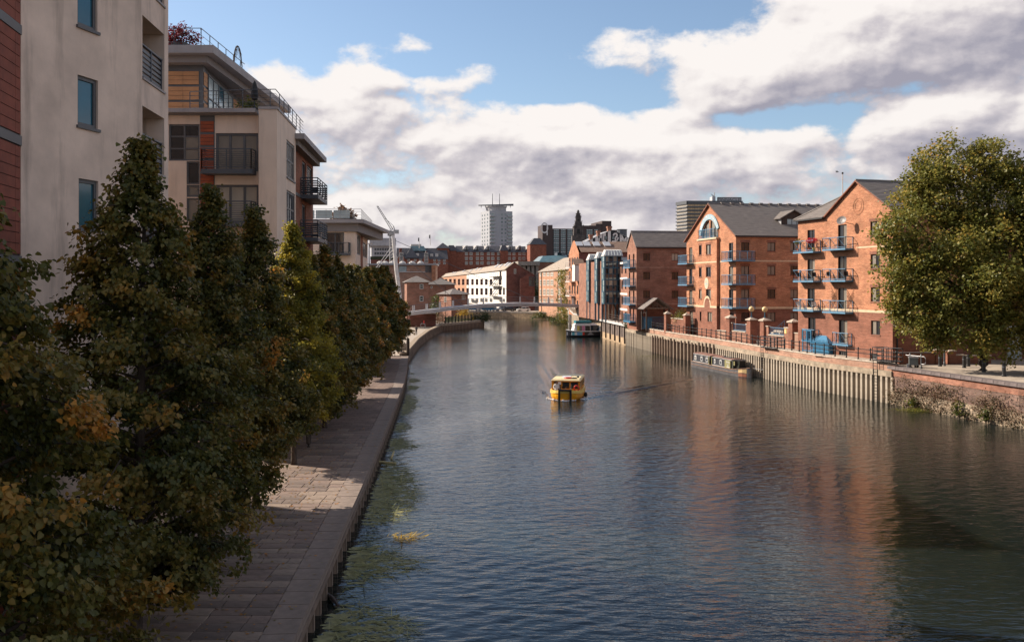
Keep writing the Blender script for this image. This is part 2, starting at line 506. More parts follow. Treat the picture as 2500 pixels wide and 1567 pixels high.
BOAT_BOW = (5.2, 85.0)
BOAT_BACK = (.30, .954)
# ------------------------------------------------------------------ mesh helpers
ORIGIN = {}
def root_of(o):
 while o.parent:
  o = o.parent
 return o
class MB:
 def __init__(s):
  s.v, s.f, s.m = [], [], []
 def face(s, pts, mi=0):
  i = len(s.v)
  s.v.extend([tuple(p) for p in pts])
  s.f.append(tuple(range(i, i + len(pts))))
  s.m.append(mi)
 def hexa(s, p, mi=0, skip=()):
  """p: 8 points, bottom ring 0-3 counter-clockwise seen from above, top ring 4-7"""
  i = len(s.v)
  s.v.extend([tuple(q) for q in p])
  for n, q in enumerate(((3, 2, 1, 0), (4, 5, 6, 7), (0, 1, 5, 4), (1, 2, 6, 5), (2, 3, 7, 6), (3, 0, 4, 7))):
   if n in skip:
    continue
   s.f.append(tuple(i + k for k in q))
   s.m.append(mi)
 def box(s, x0, x1, y0, y1, z0, z1, mi=0):
  s.hexa([(x0, y0, z0), (x1, y0, z0), (x1, y1, z0), (x0, y1, z0), (x0, y0, z1), (x1, y0, z1), (x1, y1, z1), (x0, y1, z1)], mi)
 def fbox(s, fr, u0, u1, z0, z1, w0, w1, mi=0):
  """box in a wall frame: along, up, out (w0 inner < w1 outer)"""
  P = fr.pt
  s.hexa([P(u0, z0, w1), P(u1, z0, w1), P(u1, z0, w0), P(u0, z0, w0), P(u0, z1, w1), P(u1, z1, w1), P(u1, z1, w0), P(u0, z1, w0)], mi)
 def tube(s, pts, rad, n=6, mi=0, cap=True):
  pts = [Vector(p) for p in pts]
  if not isinstance(rad, (list, tuple)):
   rad = [rad] * len(pts)
  base = len(s.v)
  for k, p in enumerate(pts):
   d = (pts[min(k + 1, len(pts) - 1)] - pts[max(k - 1, 0)])
   d = d.normalized() if d.length > 1e-9 else Vector((0, 0, 1))
   a = d.cross(Vector((0, 0, 1)))
   if a.length < 1e-3:
    a = d.cross(Vector((1, 0, 0)))
   a.normalize()
   b = d.cross(a)
   for j in range(n):
    t = 2 * math.pi * j / n
    s.v.append(tuple(p + (a * math.cos(t) + b * math.sin(t)) * rad[k]))
  for k in range(len(pts) - 1):
   for j in range(n):
    q = base + k * n
    s.f.append((q + j, q + (j + 1) % n, q + n + (j + 1) % n, q + n + j))
    s.m.append(mi)
  if cap:
   s.f.append(tuple(base + j for j in reversed(range(n))))
   s.m.append(mi)
   s.f.append(tuple(base + (len(pts) - 1) * n + j for j in range(n)))
   s.m.append(mi)
 def lathe(s, c, prof, n=12, mi=0):
  """prof: (radius, z) from bottom to top about the vertical through c"""
  base = len(s.v)
  for r, z in prof:
   for j in range(n):
    t = 2 * math.pi * j / n
    s.v.append((c[0] + r * math.cos(t), c[1] + r * math.sin(t), c[2] + z))
  for k in range(len(prof) - 1):
   for j in range(n):
    q = base + k * n
    s.f.append((q + j, q + (j + 1) % n, q + n + (j + 1) % n, q + n + j))
    s.m.append(mi)
  s.f.append(tuple(base + j for j in reversed(range(n))))
  s.m.append(mi)
  s.f.append(tuple(base + (len(prof) - 1) * n + j for j in range(n)))
  s.m.append(mi)
 def prism(s, ring, z0, z1, mi=0):
  """upright prism over a plan polygon (counter-clockwise)"""
  n = len(ring)
  i = len(s.v)
  s.v.extend([(p[0], p[1], z0) for p in ring])
  s.v.extend([(p[0], p[1], z1) for p in ring])
  for k in range(n):
   s.f.append((i + k, i + (k + 1) % n, i + n + (k + 1) % n, i + n + k))
   s.m.append(mi)
  s.f.append(tuple(i + n + k for k in range(n)))
  s.m.append(mi)
  s.f.append(tuple(i + k for k in reversed(range(n))))
  s.m.append(mi)
 def sphere(s, c, r, nu=10, nv=6, mi=0, sq=(1, 1, 1)):
  base = len(s.v)
  for i in range(1, nv):
   ph = math.pi * i / nv
   for j in range(nu):
    t = 2 * math.pi * j / nu
    s.v.append((c[0] + r * sq[0] * math.sin(ph) * math.cos(t), c[1] + r * sq[1] * math.sin(ph) * math.sin(t), c[2] - r * sq[2] * math.cos(ph)))
  bot = len(s.v)
  s.v.append((c[0], c[1], c[2] - r * sq[2]))
  s.v.append((c[0], c[1], c[2] + r * sq[2]))
  for i in range(nv - 2):
   for j in range(nu):
    q = base + i * nu
    s.f.append((q + j, q + (j + 1) % nu, q + nu + (j + 1) % nu, q + nu + j))
    s.m.append(mi)
  for j in range(nu):
   s.f.append((bot, base + (j + 1) % nu, base + j))
   s.m.append(mi)
   q = base + (nv - 2) * nu
   s.f.append((bot + 1, q + j, q + (j + 1) % nu))
   s.m.append(mi)
 def wall(s, fr, outline, holes=(), depth=.14, mi=0, w=0.0):
  """plane wall with real openings: outline and holes are (u, z) loops"""
  def clip(poly, ax, lim, keep_low):
   out = []
   for k in range(len(poly)):
    a, c = poly[k], poly[(k + 1) % len(poly)]
    ia = a[ax] <= lim + 1e-9 if keep_low else a[ax] >= lim - 1e-9
    ic = c[ax] <= lim + 1e-9 if keep_low else c[ax] >= lim - 1e-9
    if ia:
     out.append(a)
    if ia != ic:
     t = (lim - a[ax]) / (c[ax] - a[ax])
     out.append((a[0] + (c[0] - a[0]) * t, a[1] + (c[1] - a[1]) * t))
   return out
  def put(poly):
   q = [p for k, p in enumerate(poly) if abs(p[0] - poly[k - 1][0]) + abs(p[1] - poly[k - 1][1]) > 1e-6]
   if len(q) < 3:
    return
   ar = sum(q[k][0] * q[(k + 1) % len(q)][1] - q[(k + 1) % len(q)][0] * q[k][1] for k in range(len(q)))
   if abs(ar) < 1e-6:
    return
   s.face([fr.pt(p[0], p[1], w) for p in (q if ar > 0 else q[::-1])], mi)
  if holes and all(len(h) == 4 and len({round(q[0], 6) for q in h}) == 2 for h in holes):
   box = [(min(q[0] for q in h), max(q[0] for q in h), min(q[1] for q in h), max(q[1] for q in h)) for h in holes]
   us = sorted({round(x, 6) for b_ in box for x in b_[:2]})
   us = [min(q[0] for q in outline) - 1] + us + [max(q[0] for q in outline) + 1]
   for ua, ub in zip(us, us[1:]):
    if ub - ua < 1e-5:
     continue
    st = clip(clip(list(outline), 0, ua, False), 0, ub, True)
    um = (ua + ub) / 2
    for b_ in sorted((b_ for b_ in box if b_[0] < um < b_[1]), key=lambda b_: b_[2]):
     if len(st) < 3:
      break
     put(clip(st, 1, b_[2], True))
     st = clip(st, 1, b_[3], False)
    if len(st) >= 3:
     put(st)
  else:
   loops = [list(outline)] + [list(h) for h in holes]
   flat = [q for lp in loops for q in lp]
   tris = tessellate_polygon([[Vector((q[0], q[1], 0)) for q in lp] for lp in loops])
   for t in tris:
    put([flat[k] for k in t])
  for h in holes:
   n = len(h)
   ar = sum(h[k][0] * h[(k + 1) % n][1] - h[(k + 1) % n][0] * h[k][1] for k in range(n))
   hh = h if ar > 0 else h[::-1]
   for k in range(n):
    a, b = hh[k], hh[(k + 1) % n]
    s.face([fr.pt(b[0], b[1], w), fr.pt(a[0], a[1], w), fr.pt(a[0], a[1], w - depth), fr.pt(b[0], b[1], w - depth)][::-1], mi)
 def slope(s, e0, e1, r1, r0, course=.27, lift=.03, mi=0, thick=.06):
  """roof slope laid in overlapping courses; e0-e1 eave, r0-r1 ridge"""
  e0, e1, r0, r1 = (Vector(q) for q in (e0, e1, r0, r1))
  n = (e1 - e0).cross(r0 - e0) if (r0 - e0).length > .01 else (e1 - e0).cross(r1 - e0)
  n.normalize()
  if n.z < 0:
   n = -n
  ln = max((r0 - e0).length, (r1 - e1).length)
  k = max(2, int(ln / course))
  for i in range(k):
   a, b = i / k, (i + 1) / k
   p0, p1 = e0.lerp(r0, a), e1.lerp(r1, a)
   q0, q1 = e0.lerp(r0, b), e1.lerp(r1, b)
   s.face([p0 + n * (lift + thick), p1 + n * (lift + thick), q1 + n * thick, q0 + n * thick], mi)
   s.face([p0 + n * (thick if i else -.02), p1 + n * (thick if i else -.02), p1 + n * (lift + thick), p0 + n * (lift + thick)], mi)
  # underside and verges
  s.face([e1 - n * .02, e0 - n * .02, r0 - n * .02, r1 - n * .02], mi)
  for a, b in ((e0, r0), (e1, r1)):
   s.face([a - n * .02, b - n * .02, b + n * (thick + lift * .5), a + n * (thick + lift * .5)], mi)
 def build(s, name, mats, parent=None, smooth=False, local=False):
  me = bpy.data.meshes.new(name)
  if not isinstance(mats, (list, tuple)):
   mats = [mats]
  off = Vector((0, 0, 0))
  if parent is not None and not local:
   off = ORIGIN.get(root_of(parent).name, Vector((0, 0, 0)))
  co = np.array(s.v, dtype=np.float64).reshape(-1, 3)
  uv = uv_metres(co, s.f)
  co = co - np.array(off)
  me.from_pydata(co.tolist(), [], s.f)
  for m in mats:
   me.materials.append(m)
  if len(mats) > 1:
   me.polygons.foreach_set('material_index', s.m)
  lay = me.uv_layers.new(name='UVMap')
  lay.data.foreach_set('uv', uv.astype(np.float32).ravel())
  if smooth:
   me.polygons.foreach_set('use_smooth', [True] * len(me.polygons))
  me.update()
  o = bpy.data.objects.new(name, me)
  COL.objects.link(o)
  if parent is not None:
   o.parent = parent
  return o
def uv_metres(co, faces):
 """texture coordinates in metres: along the face's level direction, and up its slope"""
 out = []
 for f in faces:
  p = co[list(f)]
  n = np.zeros(3)
  for k in range(len(f)):
   a, b = p[k], p[(k + 1) % len(f)]
   n += np.array(((a[1] - b[1]) * (a[2] + b[2]), (a[2] - b[2]) * (a[0] + b[0]), (a[0] - b[0]) * (a[1] + b[1])))
  ln = math.sqrt(n @ n) or 1.0
  n /= ln
  t = np.array((-n[1], n[0], 0.0))
  tl = math.hypot(t[0], t[1])
  t = t / tl if tl > .05 else np.array((1.0, 0, 0))
  b = np.array((n[1] * t[2] - n[2] * t[1], n[2] * t[0] - n[0] * t[2], n[0] * t[1] - n[1] * t[0]))
  out.append(np.stack((p @ t, p @ b), 1))
 return np.concatenate(out) if out else np.zeros((0, 2))
class Frame:
 """upright wall plane: u runs left to right seen from outside, w points out of the wall"""
 def __init__(s, x, y, z, ang=None, U=None):
  s.O = Vector((x, y, z))
  if U is None:
   U = (math.cos(R(ang)), math.sin(R(ang)))
  l = math.hypot(*U)
  s.U = Vector((U[0] / l, U[1] / l, 0))
  s.N = Vector((s.U.y, -s.U.x, 0))
 def pt(s, u, z, w=0.0):
  return s.O + s.U * u + s.N * w + Vector((0, 0, z))
 def px(s, px, py, w=0.0):
  """where the photograph's pixel meets this wall: (u, z)"""
  k = (px - 1250) / FPX
  ox, oy = s.O.x + s.N.x * w, s.O.y + s.N.y * w
  u = (k * oy - ox) / (s.U.x - k * s.U.y)
  Y = oy + u * s.U.y
  return u, EYE - (py - HOR) / FPX * Y - s.O.z
 def rect(s, x0, y0, x1, y1, w=0.0):
  xm, ym = (x0 + x1) / 2, (y0 + y1) / 2
  u0, u1 = s.px(x0, ym, w)[0], s.px(x1, ym, w)[0]
  z1, z0 = s.px(xm, y0, w)[1], s.px(xm, y1, w)[1]
  return u0, u1, z0, z1
 def side(s, u):
  """the wall round the right-hand corner at u"""
  p = s.pt(u, 0)
  return Frame(p.x, p.y, p.z, U=(-s.N.x, -s.N.y))
 def sideL(s, u, ln):
  """the wall round the left-hand corner at u, its own u running towards the corner"""
  p = s.pt(u, 0, -ln)
  return Frame(p.x, p.y, p.z, U=(s.N.x, s.N.y))
 @property
 def ang(s):
  return math.atan2(s.U.y, s.U.x)
def at(px, py, Y):
 return Vector(((px - 1250) / FPX * Y, Y, EYE - (py - HOR) / FPX * Y))
def on(px, py, z):
 Y = FPX * (EYE - z) / (py - HOR)
 return Vector(((px - 1250) / FPX * Y, Y, z))
def tag(o, label=None, cat=None, group=None, kind=None):
 if label:
  o['label'] = label
 if cat:
  o['category'] = cat
 if group:
  o['group'] = group
 if kind:
  o['kind'] = kind
 return o
def thing(name, loc, label, cat, group=None, rot=0.0):
 o = bpy.data.objects.new(name, None)
 o.empty_display_size = .3
 COL.objects.link(o)
 o.location = loc
 o.rotation_euler = (0, 0, rot)
 ORIGIN[o.name] = Vector(loc)
 return tag(o, label, cat, group)
def kids(o):
 return [c for c in bpy.data.objects if c.parent == o]
def dup(root, children, loc, rot, label, scale=None):
 """copy of a thing, its parts and their sub-parts; children maps every object to its list of children"""
 r = root.copy()
 COL.objects.link(r)
 r.location = loc
 r.rotation_euler = (0, 0, rot)
 if scale:
  r.scale = (scale,) * 3
 r['label'] = label
 for c in children.get(root, ()):
  d = c.copy()
  COL.objects.link(d)
  d.parent = r
  for e in children.get(c, ()):
   h = e.copy()
   COL.objects.link(h)
   h.parent = d
 return r
def child_map(root):
 out = {root: kids(root)}
 for c in out[root]:
  out[c] = kids(c)
 return out
def linked(name, me, parent, loc, rot=0.0, scale=(1, 1, 1)):
 """one more object on a shared mesh"""
 o = bpy.data.objects.new(name, me)
 COL.objects.link(o)
 o.parent = parent
 off = ORIGIN.get(root_of(parent).name, Vector((0, 0, 0))) if parent else Vector((0, 0, 0))
 o.location = Vector(loc) - off
 o.rotation_euler = (0, 0, rot)
 o.scale = scale
 return o
# ------------------------------------------------------------------ windows
WCACHE = {}
def window_mesh(w, h, cols, rows, mat, th=.06, dp=.09):
 key = ('f', round(w, 2), round(h, 2), cols, rows, mat.name, th)
 if key not in WCACHE:
  b = MB()
  # local: x along the wall, y inwards, z up
  b.box(0, th, 0, dp, 0, h)
  b.box(w - th, w, 0, dp, 0, h)
  b.box(th, w - th, 0, dp, 0, th)
  b.box(th, w - th, 0, dp, h - th, h)
  for i in range(1, cols):
   x = w * i / cols
   b.box(x - th * .5, x + th * .5, .006, dp, th, h - th)
  for j in range(1, rows):
   z = h * j / rows
   b.box(th, w - th, .012, dp, z - th * .4, z + th * .4)
  o = b.build('window', mat)
  WCACHE[key] = o.data
  bpy.data.objects.remove(o)
 return WCACHE[key]
def pane_mesh(w, h, mat):
 key = ('p', round(w, 2), round(h, 2), mat.name)
 if key not in WCACHE:
  b = MB()
  b.box(0, w, 0, .015, 0, h)
  o = b.build('pane', mat)
  WCACHE[key] = o.data
  bpy.data.objects.remove(o)
 return WCACHE[key]
def window(parent, fr, u0, u1, z0, z1, mat=None, cols=2, rows=1, glassmat=None, inset=.10, name='window', sill=None, th=.06):
 """a window as a part, its panes (and sill) as sub-parts"""
 mat = mat or frame_brown
 w, h = u1 - u0, z1 - z0
 me = window_mesh(w, h, cols, rows, mat, th)
 f = linked(name, me, parent, fr.pt(u0, z0, -inset), fr.ang)
 for i in range(cols):
  for j in range(rows):
   gm = glassmat(i, j) if callable(glassmat) else (glassmat or (glass if rnd.random() < .6 else glass_c))
   p = bpy.data.objects.new('pane', pane_mesh(w / cols - th, h / rows - th, gm))
   COL.objects.link(p)
   p.parent = f
   p.location = (w * i / cols + th * .5, .05, h * j / rows + th * .5)
 if sill:
  key = ('s', round(w, 2), sill.name)
  if key not in WCACHE:
   b = MB()
   b.box(-.06, w + .06, -inset - .07, .05, -.09, -.004)
   o = b.build('sill', sill)
   WCACHE[key] = o.data
   bpy.data.objects.remove(o)
  p = bpy.data.objects.new('sill', WCACHE[key])
  COL.objects.link(p)
  p.parent = f
 return f
def farwin(parent, fr, u0, u1, z0, z1, mat=None, gm=None, cols=2, rows=1, proud=.06, th=.09):
 """a far window: frame and glass in one small mesh, set in a raised surround"""
 mat, gm = mat or frame_white, gm or glass
 w, h = u1 - u0, z1 - z0
 key = ('w', round(w, 2), round(h, 2), cols, rows, mat.name, gm.name, th)
 if key not in WCACHE:
  b = MB()
  b.box(0, th, 0, .2, 0, h)
  b.box(w - th, w, 0, .2, 0, h)
  b.box(th, w - th, 0, .2, 0, th)
  b.box(th, w - th, 0, .2, h - th, h)
  for i in range(1, cols):
   b.box(w * i / cols - th * .4, w * i / cols + th * .4, .01, .2, th, h - th)
  for j in range(1, rows):
   b.box(th, w - th, .015, .2, h * j / rows - th * .3, h * j / rows + th * .3)
  b.box(th, w - th, .04, .1, th, h - th, 1)
  o = b.build('window', [mat, gm])
  WCACHE[key] = o.data
  bpy.data.objects.remove(o)
 return linked('window', WCACHE[key], parent, fr.pt(u0, z0, proud), fr.ang)
def rect_hole(r):
 return [(r[0], r[2]), (r[1], r[2]), (r[1], r[3]), (r[0], r[3])]
# ------------------------------------------------------------------ leaves
def leaf_mesh(name, cen, out, size, tint, mat, seed, droop=.5, spread=.9, hi=True, parent=None, aspect=.42, flat=0.0, fold=1.0):
 g = np.random.default_rng(seed)
 n = len(cen)
 a = out * .7 + g.normal(0, spread, (n, 3)) * .6
 a[:, 2] -= droop
 a /= np.linalg.norm(a, axis=1)[:, None] + 1e-9
 up = out * .6 + g.normal(0, .45, (n, 3))
 up[:, 2] += .7 + flat
 s = np.cross(a, up)
 s /= np.linalg.norm(s, axis=1)[:, None] + 1e-9
 nn = np.cross(s, a) * fold
 L = size[:, None]
 if hi:
  v = np.stack((cen,
     cen + a * L * .12 - s * L * aspect * .95 + nn * L * .10,
     cen + a * L * .58 - s * L * aspect * .8 + nn * L * .06,
     cen + a * L - nn * L * .12,
     cen + a * L * .58 + s * L * aspect * .8 + nn * L * .06,
     cen + a * L * .12 + s * L * aspect * .95 + nn * L * .10), 1)
  k, idx = 6, np.array(((0, 1, 2, 3), (0, 3, 4, 5)))
 else:
  v = np.stack((cen, cen + a * L * .42 - s * L * aspect * 1.15 + nn * L * .08, cen + a * L - nn * L * .08, cen + a * L * .42 + s * L * aspect * 1.15 + nn * L * .08), 1)
  k, idx = 4, np.array(((0, 1, 2), (0, 2, 3)))
 v = v.reshape(-1, 3)
 if parent is not None:
  v = v - np.array(ORIGIN.get(root_of(parent).name, (0, 0, 0)))
 loops = (np.arange(n)[:, None, None] * k + idx[None]).reshape(-1)
 m = idx.shape[1]
 nf = n * 2
 me = bpy.data.meshes.new(name)
 me.vertices.add(len(v))
 me.vertices.foreach_set('co', v.astype(np.float32).ravel())
 me.loops.add(len(loops))
 me.loops.foreach_set('vertex_index', loops.astype(np.int32))
 me.polygons.add(nf)
 me.polygons.foreach_set('loop_start', (np.arange(nf) * m).astype(np.int32))
 me.polygons.foreach_set('loop_total', np.full(nf, m, dtype=np.int32))
 at_ = me.attributes.new('tint', 'FLOAT', 'FACE')
 at_.data.foreach_set('value', np.repeat(np.clip(tint, 0, 1), 2).astype(np.float32))
 me.materials.append(mat)
 me.update(calc_edges=True)
 o = bpy.data.objects.new(name, me)
 COL.objects.link(o)
 if parent is not None:
  o.parent = parent
 return o
def clusters(cc, oo, per, sd, seed, tint0, tintsd=.12, size=.13, hang=.0):
 """leaves scattered about cluster centres"""
 g = np.random.default_rng(seed)
 n = len(cc)
 cen = np.repeat(cc, per, 0) + g.normal(0, 1, (n * per, 3)) * np.array((sd, sd, sd * .8))
 out = np.repeat(oo, per, 0) + g.normal(0, .35, (n * per, 3))
 out /= np.linalg.norm(out, axis=1)[:, None] + 1e-9
 t = np.repeat(tint0, per) + g.normal(0, tintsd, n * per)
 sz = size * g.uniform(.65, 1.3, n * per)
 return cen, out, sz, t
def text_mesh(txt, size, ext=.02, sx=1.0):
 cu = bpy.data.curves.new('lettering', 'FONT')
 cu.body = txt
 cu.size = size
 cu.extrude = ext
 cu.align_x = 'CENTER'
 cu.resolution_u = 3
 o = bpy.data.objects.new('lettering', cu)
 COL.objects.link(o)
 dg = bpy.context.evaluated_depsgraph_get()
 me = bpy.data.meshes.new_from_object(o.evaluated_get(dg))
 bpy.data.objects.remove(o)
 vs_ = [(v.co.x * sx, v.co.y, v.co.z) for v in me.vertices]
 fs = [tuple(p.vertices) for p in me.polygons]
 bpy.data.meshes.remove(me)
 return vs_, fs
def put_text(mb, txt, size, fr, u, z, w=.03, ext=.02, rot=0.0, sx=1.0, mi=0):
 vs_, fs = text_mesh(txt, size, ext, sx)
 i = len(mb.v)
 c, s = math.cos(rot), math.sin(rot)
 for x, y, d in vs_:
  mb.v.append(tuple(fr.pt(u + x * c - y * s, z + x * s + y * c, w + d)))
 for f in fs:
  mb.f.append(tuple(i + k for k in f))
  mb.m.append(mi)
# ------------------------------------------------------------------ banks, water, ground
LEFT = [(-2.4, -40), (-4.1, 0), (-5.77, 24.8), (-7.09, 45.4), (-8.55, 66), (-10.25, 89), (-11.7, 105), (-13.2, 119.4), (-14.2, 130), (-15.6, 158), (-16.2, 185), (-15.7, 212)]
SPUR = [(-15.7, 212), (-7.0, 237)]
R_NEAR = [(50, -20), (48, 20), (44, 40), (40.2, 57), (37.1, 69), (33.8, 83.1)]
R_PILE = [(33.8, 83.1), (30.6, 93.2), (28.6, 105), (27.0, 117), (25.0, 130), (23.6, 137), (20.1, 164)]
R_BROWN = [(20.1, 164), (18.1, 189)]
R_FAR = [(18.1, 189), (16.6, 215), (15.0, 254), (16.0, 284)]
QZ, RZ, FZ = 1.1, 3.3, 2.0            # left quay, right promenade, far bank
def resample(pts, step):
 out = []
 acc = 0.0
 P = [Vector((p[0], p[1])) for p in pts]
 for a, b in zip(P, P[1:]):
  L = (b - a).length
  d = (b - a) / L
  while acc <= L:
   out.append((a + d * acc, d))
   acc += step
  acc -= L
 return out
def offset(pts, d):
 """shift a polyline sideways: positive to its left"""
 P = [Vector((p[0], p[1])) for p in pts]
 out = []
 for i, p in enumerate(P):
  t = Vector((0, 0))
  if i:
   t += (p - P[i - 1]).normalized()
  if i < len(P) - 1:
   t += (P[i + 1] - p).normalized()
  t.normalize()
  out.append(p + Vector((-t.y, t.x)) * d)
 return out
def ribbon(mb, pts, z0, z1, d0, d1, mi=0):
 """solid band along a polyline between sideways offsets d0 < d1 (left positive)"""
 a, b = offset(pts, d0), offset(pts, d1)
 for i in range(len(pts) - 1):
  mb.hexa([(b[i].x, b[i].y, z0), (a[i].x, a[i].y, z0), (a[i + 1].x, a[i + 1].y, z0), (b[i + 1].x, b[i + 1].y, z0),
    (b[i].x, b[i].y, z1), (a[i].x, a[i].y, z1), (a[i + 1].x, a[i + 1].y, z1), (b[i + 1].x, b[i + 1].y, z1)], mi)
def dense(pts, step):
 q = [p for p, d in resample(pts, step)]
 q.append(Vector((pts[-1][0], pts[-1][1])))
 return q
def qx(y):
 for (x0, y0), (x1, y1) in zip(LEFT, LEFT[1:]):
  if y0 <= y <= y1:
   return x0 + (x1 - x0) * (y - y0) / (y1 - y0)
 return LEFT[-1][0]
def sheet(name, ring, z, mat, holes=()):
 b = MB()
 loops = [[Vector((p[0], p[1], 0)) for p in ring]]
 tr = tessellate_polygon(loops)
 for t in tr:
  a, c, d = (ring[k] for k in t)
  ar = (c[0] - a[0]) * (d[1] - a[1]) - (d[0] - a[0]) * (c[1] - a[1])
  t = t if ar > 0 else t[::-1]
  b.face([(ring[k][0], ring[k][1], z) for k in t])
 o = b.build(name, mat)
 return tag(o, kind='structure')
water_m = water_material()
def river_surface():
 """one sheet: fine relief of wind waves and the boat's wake in the near reach, flat beyond"""
 g = np.random.default_rng(17)
 Y0, Y1, X0, X1 = 14.0, 150.0, -17.0, 52.0
 ys = [Y0]
 while ys[-1] < Y1:
  ys.append(ys[-1] + max(.065, .0036 * ys[-1]))
 ys = np.array(ys)
 ys[-1] = Y1
 xs = np.linspace(X0, X1, 560)
 X, Y = np.meshgrid(xs, ys)
 Z = np.zeros_like(X)
 dy = np.gradient(ys)[:, None]
 for _ in range(130):
  lam = .25 * (1.35 / .25) ** (g.random() ** 1.5)
  th = g.normal(R(-78), R(34))
  k = 2 * math.pi / lam
  kx, ky = k * math.cos(th), k * math.sin(th)
  amp = .0019 * lam ** .95
  res = np.clip((lam / np.maximum(dy * abs(math.sin(th)) , .124 * abs(math.cos(th))) - 2.6) / 2.5, 0, 1)
  # each wave train comes in groups
  env = .6 + .4 * np.sin(X * g.normal(0, .25) + Y * g.normal(0, .25) + g.random() * 6.3)
  Z += amp * res * env * np.sin(kx * X + ky * Y + g.random() * 6.3)
 patch = .78 + .30 * np.sin(X * .11 + Y * .045 + 1.0) * np.sin(Y * .083 - X * .05) + .18 * np.sin(X * .31 - Y * .16)
 Z *= np.clip(patch, .35, 1.35)
 # wake: arms spreading behind the moving boat
 dx, dyb = X - BOAT_BOW[0], Y - BOAT_BOW[1]
 al = dx * BOAT_BACK[0] + dyb * BOAT_BACK[1]
 la = np.abs(-dx * BOAT_BACK[1] + dyb * BOAT_BACK[0])
 e = la - (.34 * al + 1.1)
 env = np.exp(-((e + .9) / 1.25) ** 2) * np.clip((al + 1.5) / 3, 0, 1) * np.clip((46 - al) / 36, 0, 1)
 Z += .055 * env * np.sin(e * 4.3)
 Z += .03 * np.exp(-((la) / 1.6) ** 2) * np.clip((al - 5) / 3, 0, 1) * np.clip((30 - al) / 20, 0, 1) * np.sin(al * 2.2)
 b0 = np.minimum(np.minimum(X - X0, X1 - X) / 2, np.minimum((Y - Y0) / 1, (Y1 - Y) / 30))
 Z *= np.clip(b0, 0, 1)
 ny_, nx_ = X.shape
 co = np.stack((X, Y, Z), -1).reshape(-1, 3)
 i = (np.arange(ny_ - 1)[:, None] * nx_ + np.arange(nx_ - 1)[None]).reshape(-1)
 q = np.stack((i, i + 1, i + nx_ + 1, i + nx_), 1)
 far_ = np.array([(-3000, -200, 0), (3000, -200, 0), (3000, Y0, 0), (-3000, Y0, 0), (-3000, Y1, 0), (3000, Y1, 0), (3000, 6000, 0), (-3000, 6000, 0), (X0, Y0, 0), (X0, Y1, 0), (X1, Y0, 0), (X1, Y1, 0)], dtype=float)
 n0 = len(co)
 q2 = n0 + np.array([(0, 1, 2, 3), (4, 5, 6, 7), (3, 8, 9, 4), (10, 2, 5, 11)])
 co = np.concatenate((co, far_))
 q = np.concatenate((q, q2))
 me = bpy.data.meshes.new('river')
 me.vertices.add(len(co))
 me.vertices.foreach_set('co', co.astype(np.float32).ravel())
 me.loops.add(q.size)
 me.loops.foreach_set('vertex_index', q.astype(np.int32).ravel())
 me.polygons.add(len(q))
 me.polygons.foreach_set('loop_start', (np.arange(len(q)) * 4).astype(np.int32))
 me.polygons.foreach_set('loop_total', np.full(len(q), 4, dtype=np.int32))
 me.polygons.foreach_set('use_smooth', np.ones(len(q), dtype=bool))
 me.materials.append(water_m)
 me.update(calc_edges=True)
 o = bpy.data.objects.new('river', me)
 COL.objects.link(o)
 return tag(o, kind='structure')
river_surface()
# river bed is never seen: the water is opaque and dark like the real one
sheet('quay_ground', [(-900, -40)] + LEFT + SPUR[1:] + [(-9, 248), (-40, 256), (-900, 262)], QZ - .12, earth)
sheet('promenade', [(x, y) for x, y in R_NEAR + R_PILE[1:] + R_BROWN[1:] + R_FAR[1:]] + [(900, 284), (900, -20)], RZ, path_pale)
sheet('far_ground', [(-2500, 300), (-9, 300), (16, 284), (2500, 284), (2500, 6000), (-2500, 6000)], FZ, earth)
sheet('car_park', [(-40, 301), (-8.6, 301), (15, 286), (15, 316), (-40, 330)], FZ + .006, path_pale)
# ---- the left quay: paving, coping, wall and piles are its pieces
quay = thing('quay', (-8, 30, 0), None, None)
quay['kind'] = 'structure'
b = MB()
ribbon(b, dense(LEFT[:8], 6), -.6, QZ - .06, .35, 6.5)
b.build('quay_bed', slab_bed, quay)
b = MB()
far = [(qx(y), y) for y in (61, 66, 72, 80, 89, 97, 105, 112, 119.4, 124)]
ribbon(b, far, QZ - .05, QZ, .95, 9)
b.build('paving', paving, quay)
b = MB()
ribbon(b, [(qx(y), y) for y in (-6, 0, 10, 22.5)], QZ - .05, QZ, .95, 6.4)
b.build('paving', paving, quay)
ub = MB()
e = .012
ub.hexa([(0, 0, -.05), (1, 0, -.05), (1, 1, -.05), (0, 1, -.05), (e, e, 0), (1 - e, e, 0), (1 - e, 1 - e, 0), (e, 1 - e, 0)])
t_ = ub.build('paving_slab', slab_m)
SLAB = [t_.data]
bpy.data.objects.remove(t_)
me2 = SLAB[0].copy()
me2.materials[0] = slab_m2
SLAB.append(me2)
me3 = SLAB[0].copy()
me3.materials[0] = slab_m3
SLAB.append(me3)
n_slab = 0
y = 22.5
while y < 61 and n_slab < 300:
 step = .62 if y < 40 else (.8 if y < 50 else .95)
 xe = qx(y) - .95
 dirv = (qx(y + 1) - qx(y))
 rot = math.atan2(-dirv, 1) * .0
 x = xe
 width = 4.4 if y < 36 else 3.9
 first = True
 while x > xe - width:
  w_ = rnd.choice((.75, .9, 1.05, 1.2))
  if first:
   w_ *= rnd.uniform(.5, 1)
   first = False
  s = linked('paving_slab', rnd.choice(SLAB), quay, (x - w_ + .012, y, QZ + rnd.uniform(-.006, .006)), 0, (w_ - .022, step - .022, 1))
  n_slab += 1
  x -= w_
 y += step
b = MB()
ribbon(b, [(qx(y), y) for y in (22.5, 30, 40, 50, 61)], QZ - .05, QZ - .004, 4.6, 9)
b.build('paving', paving, quay)
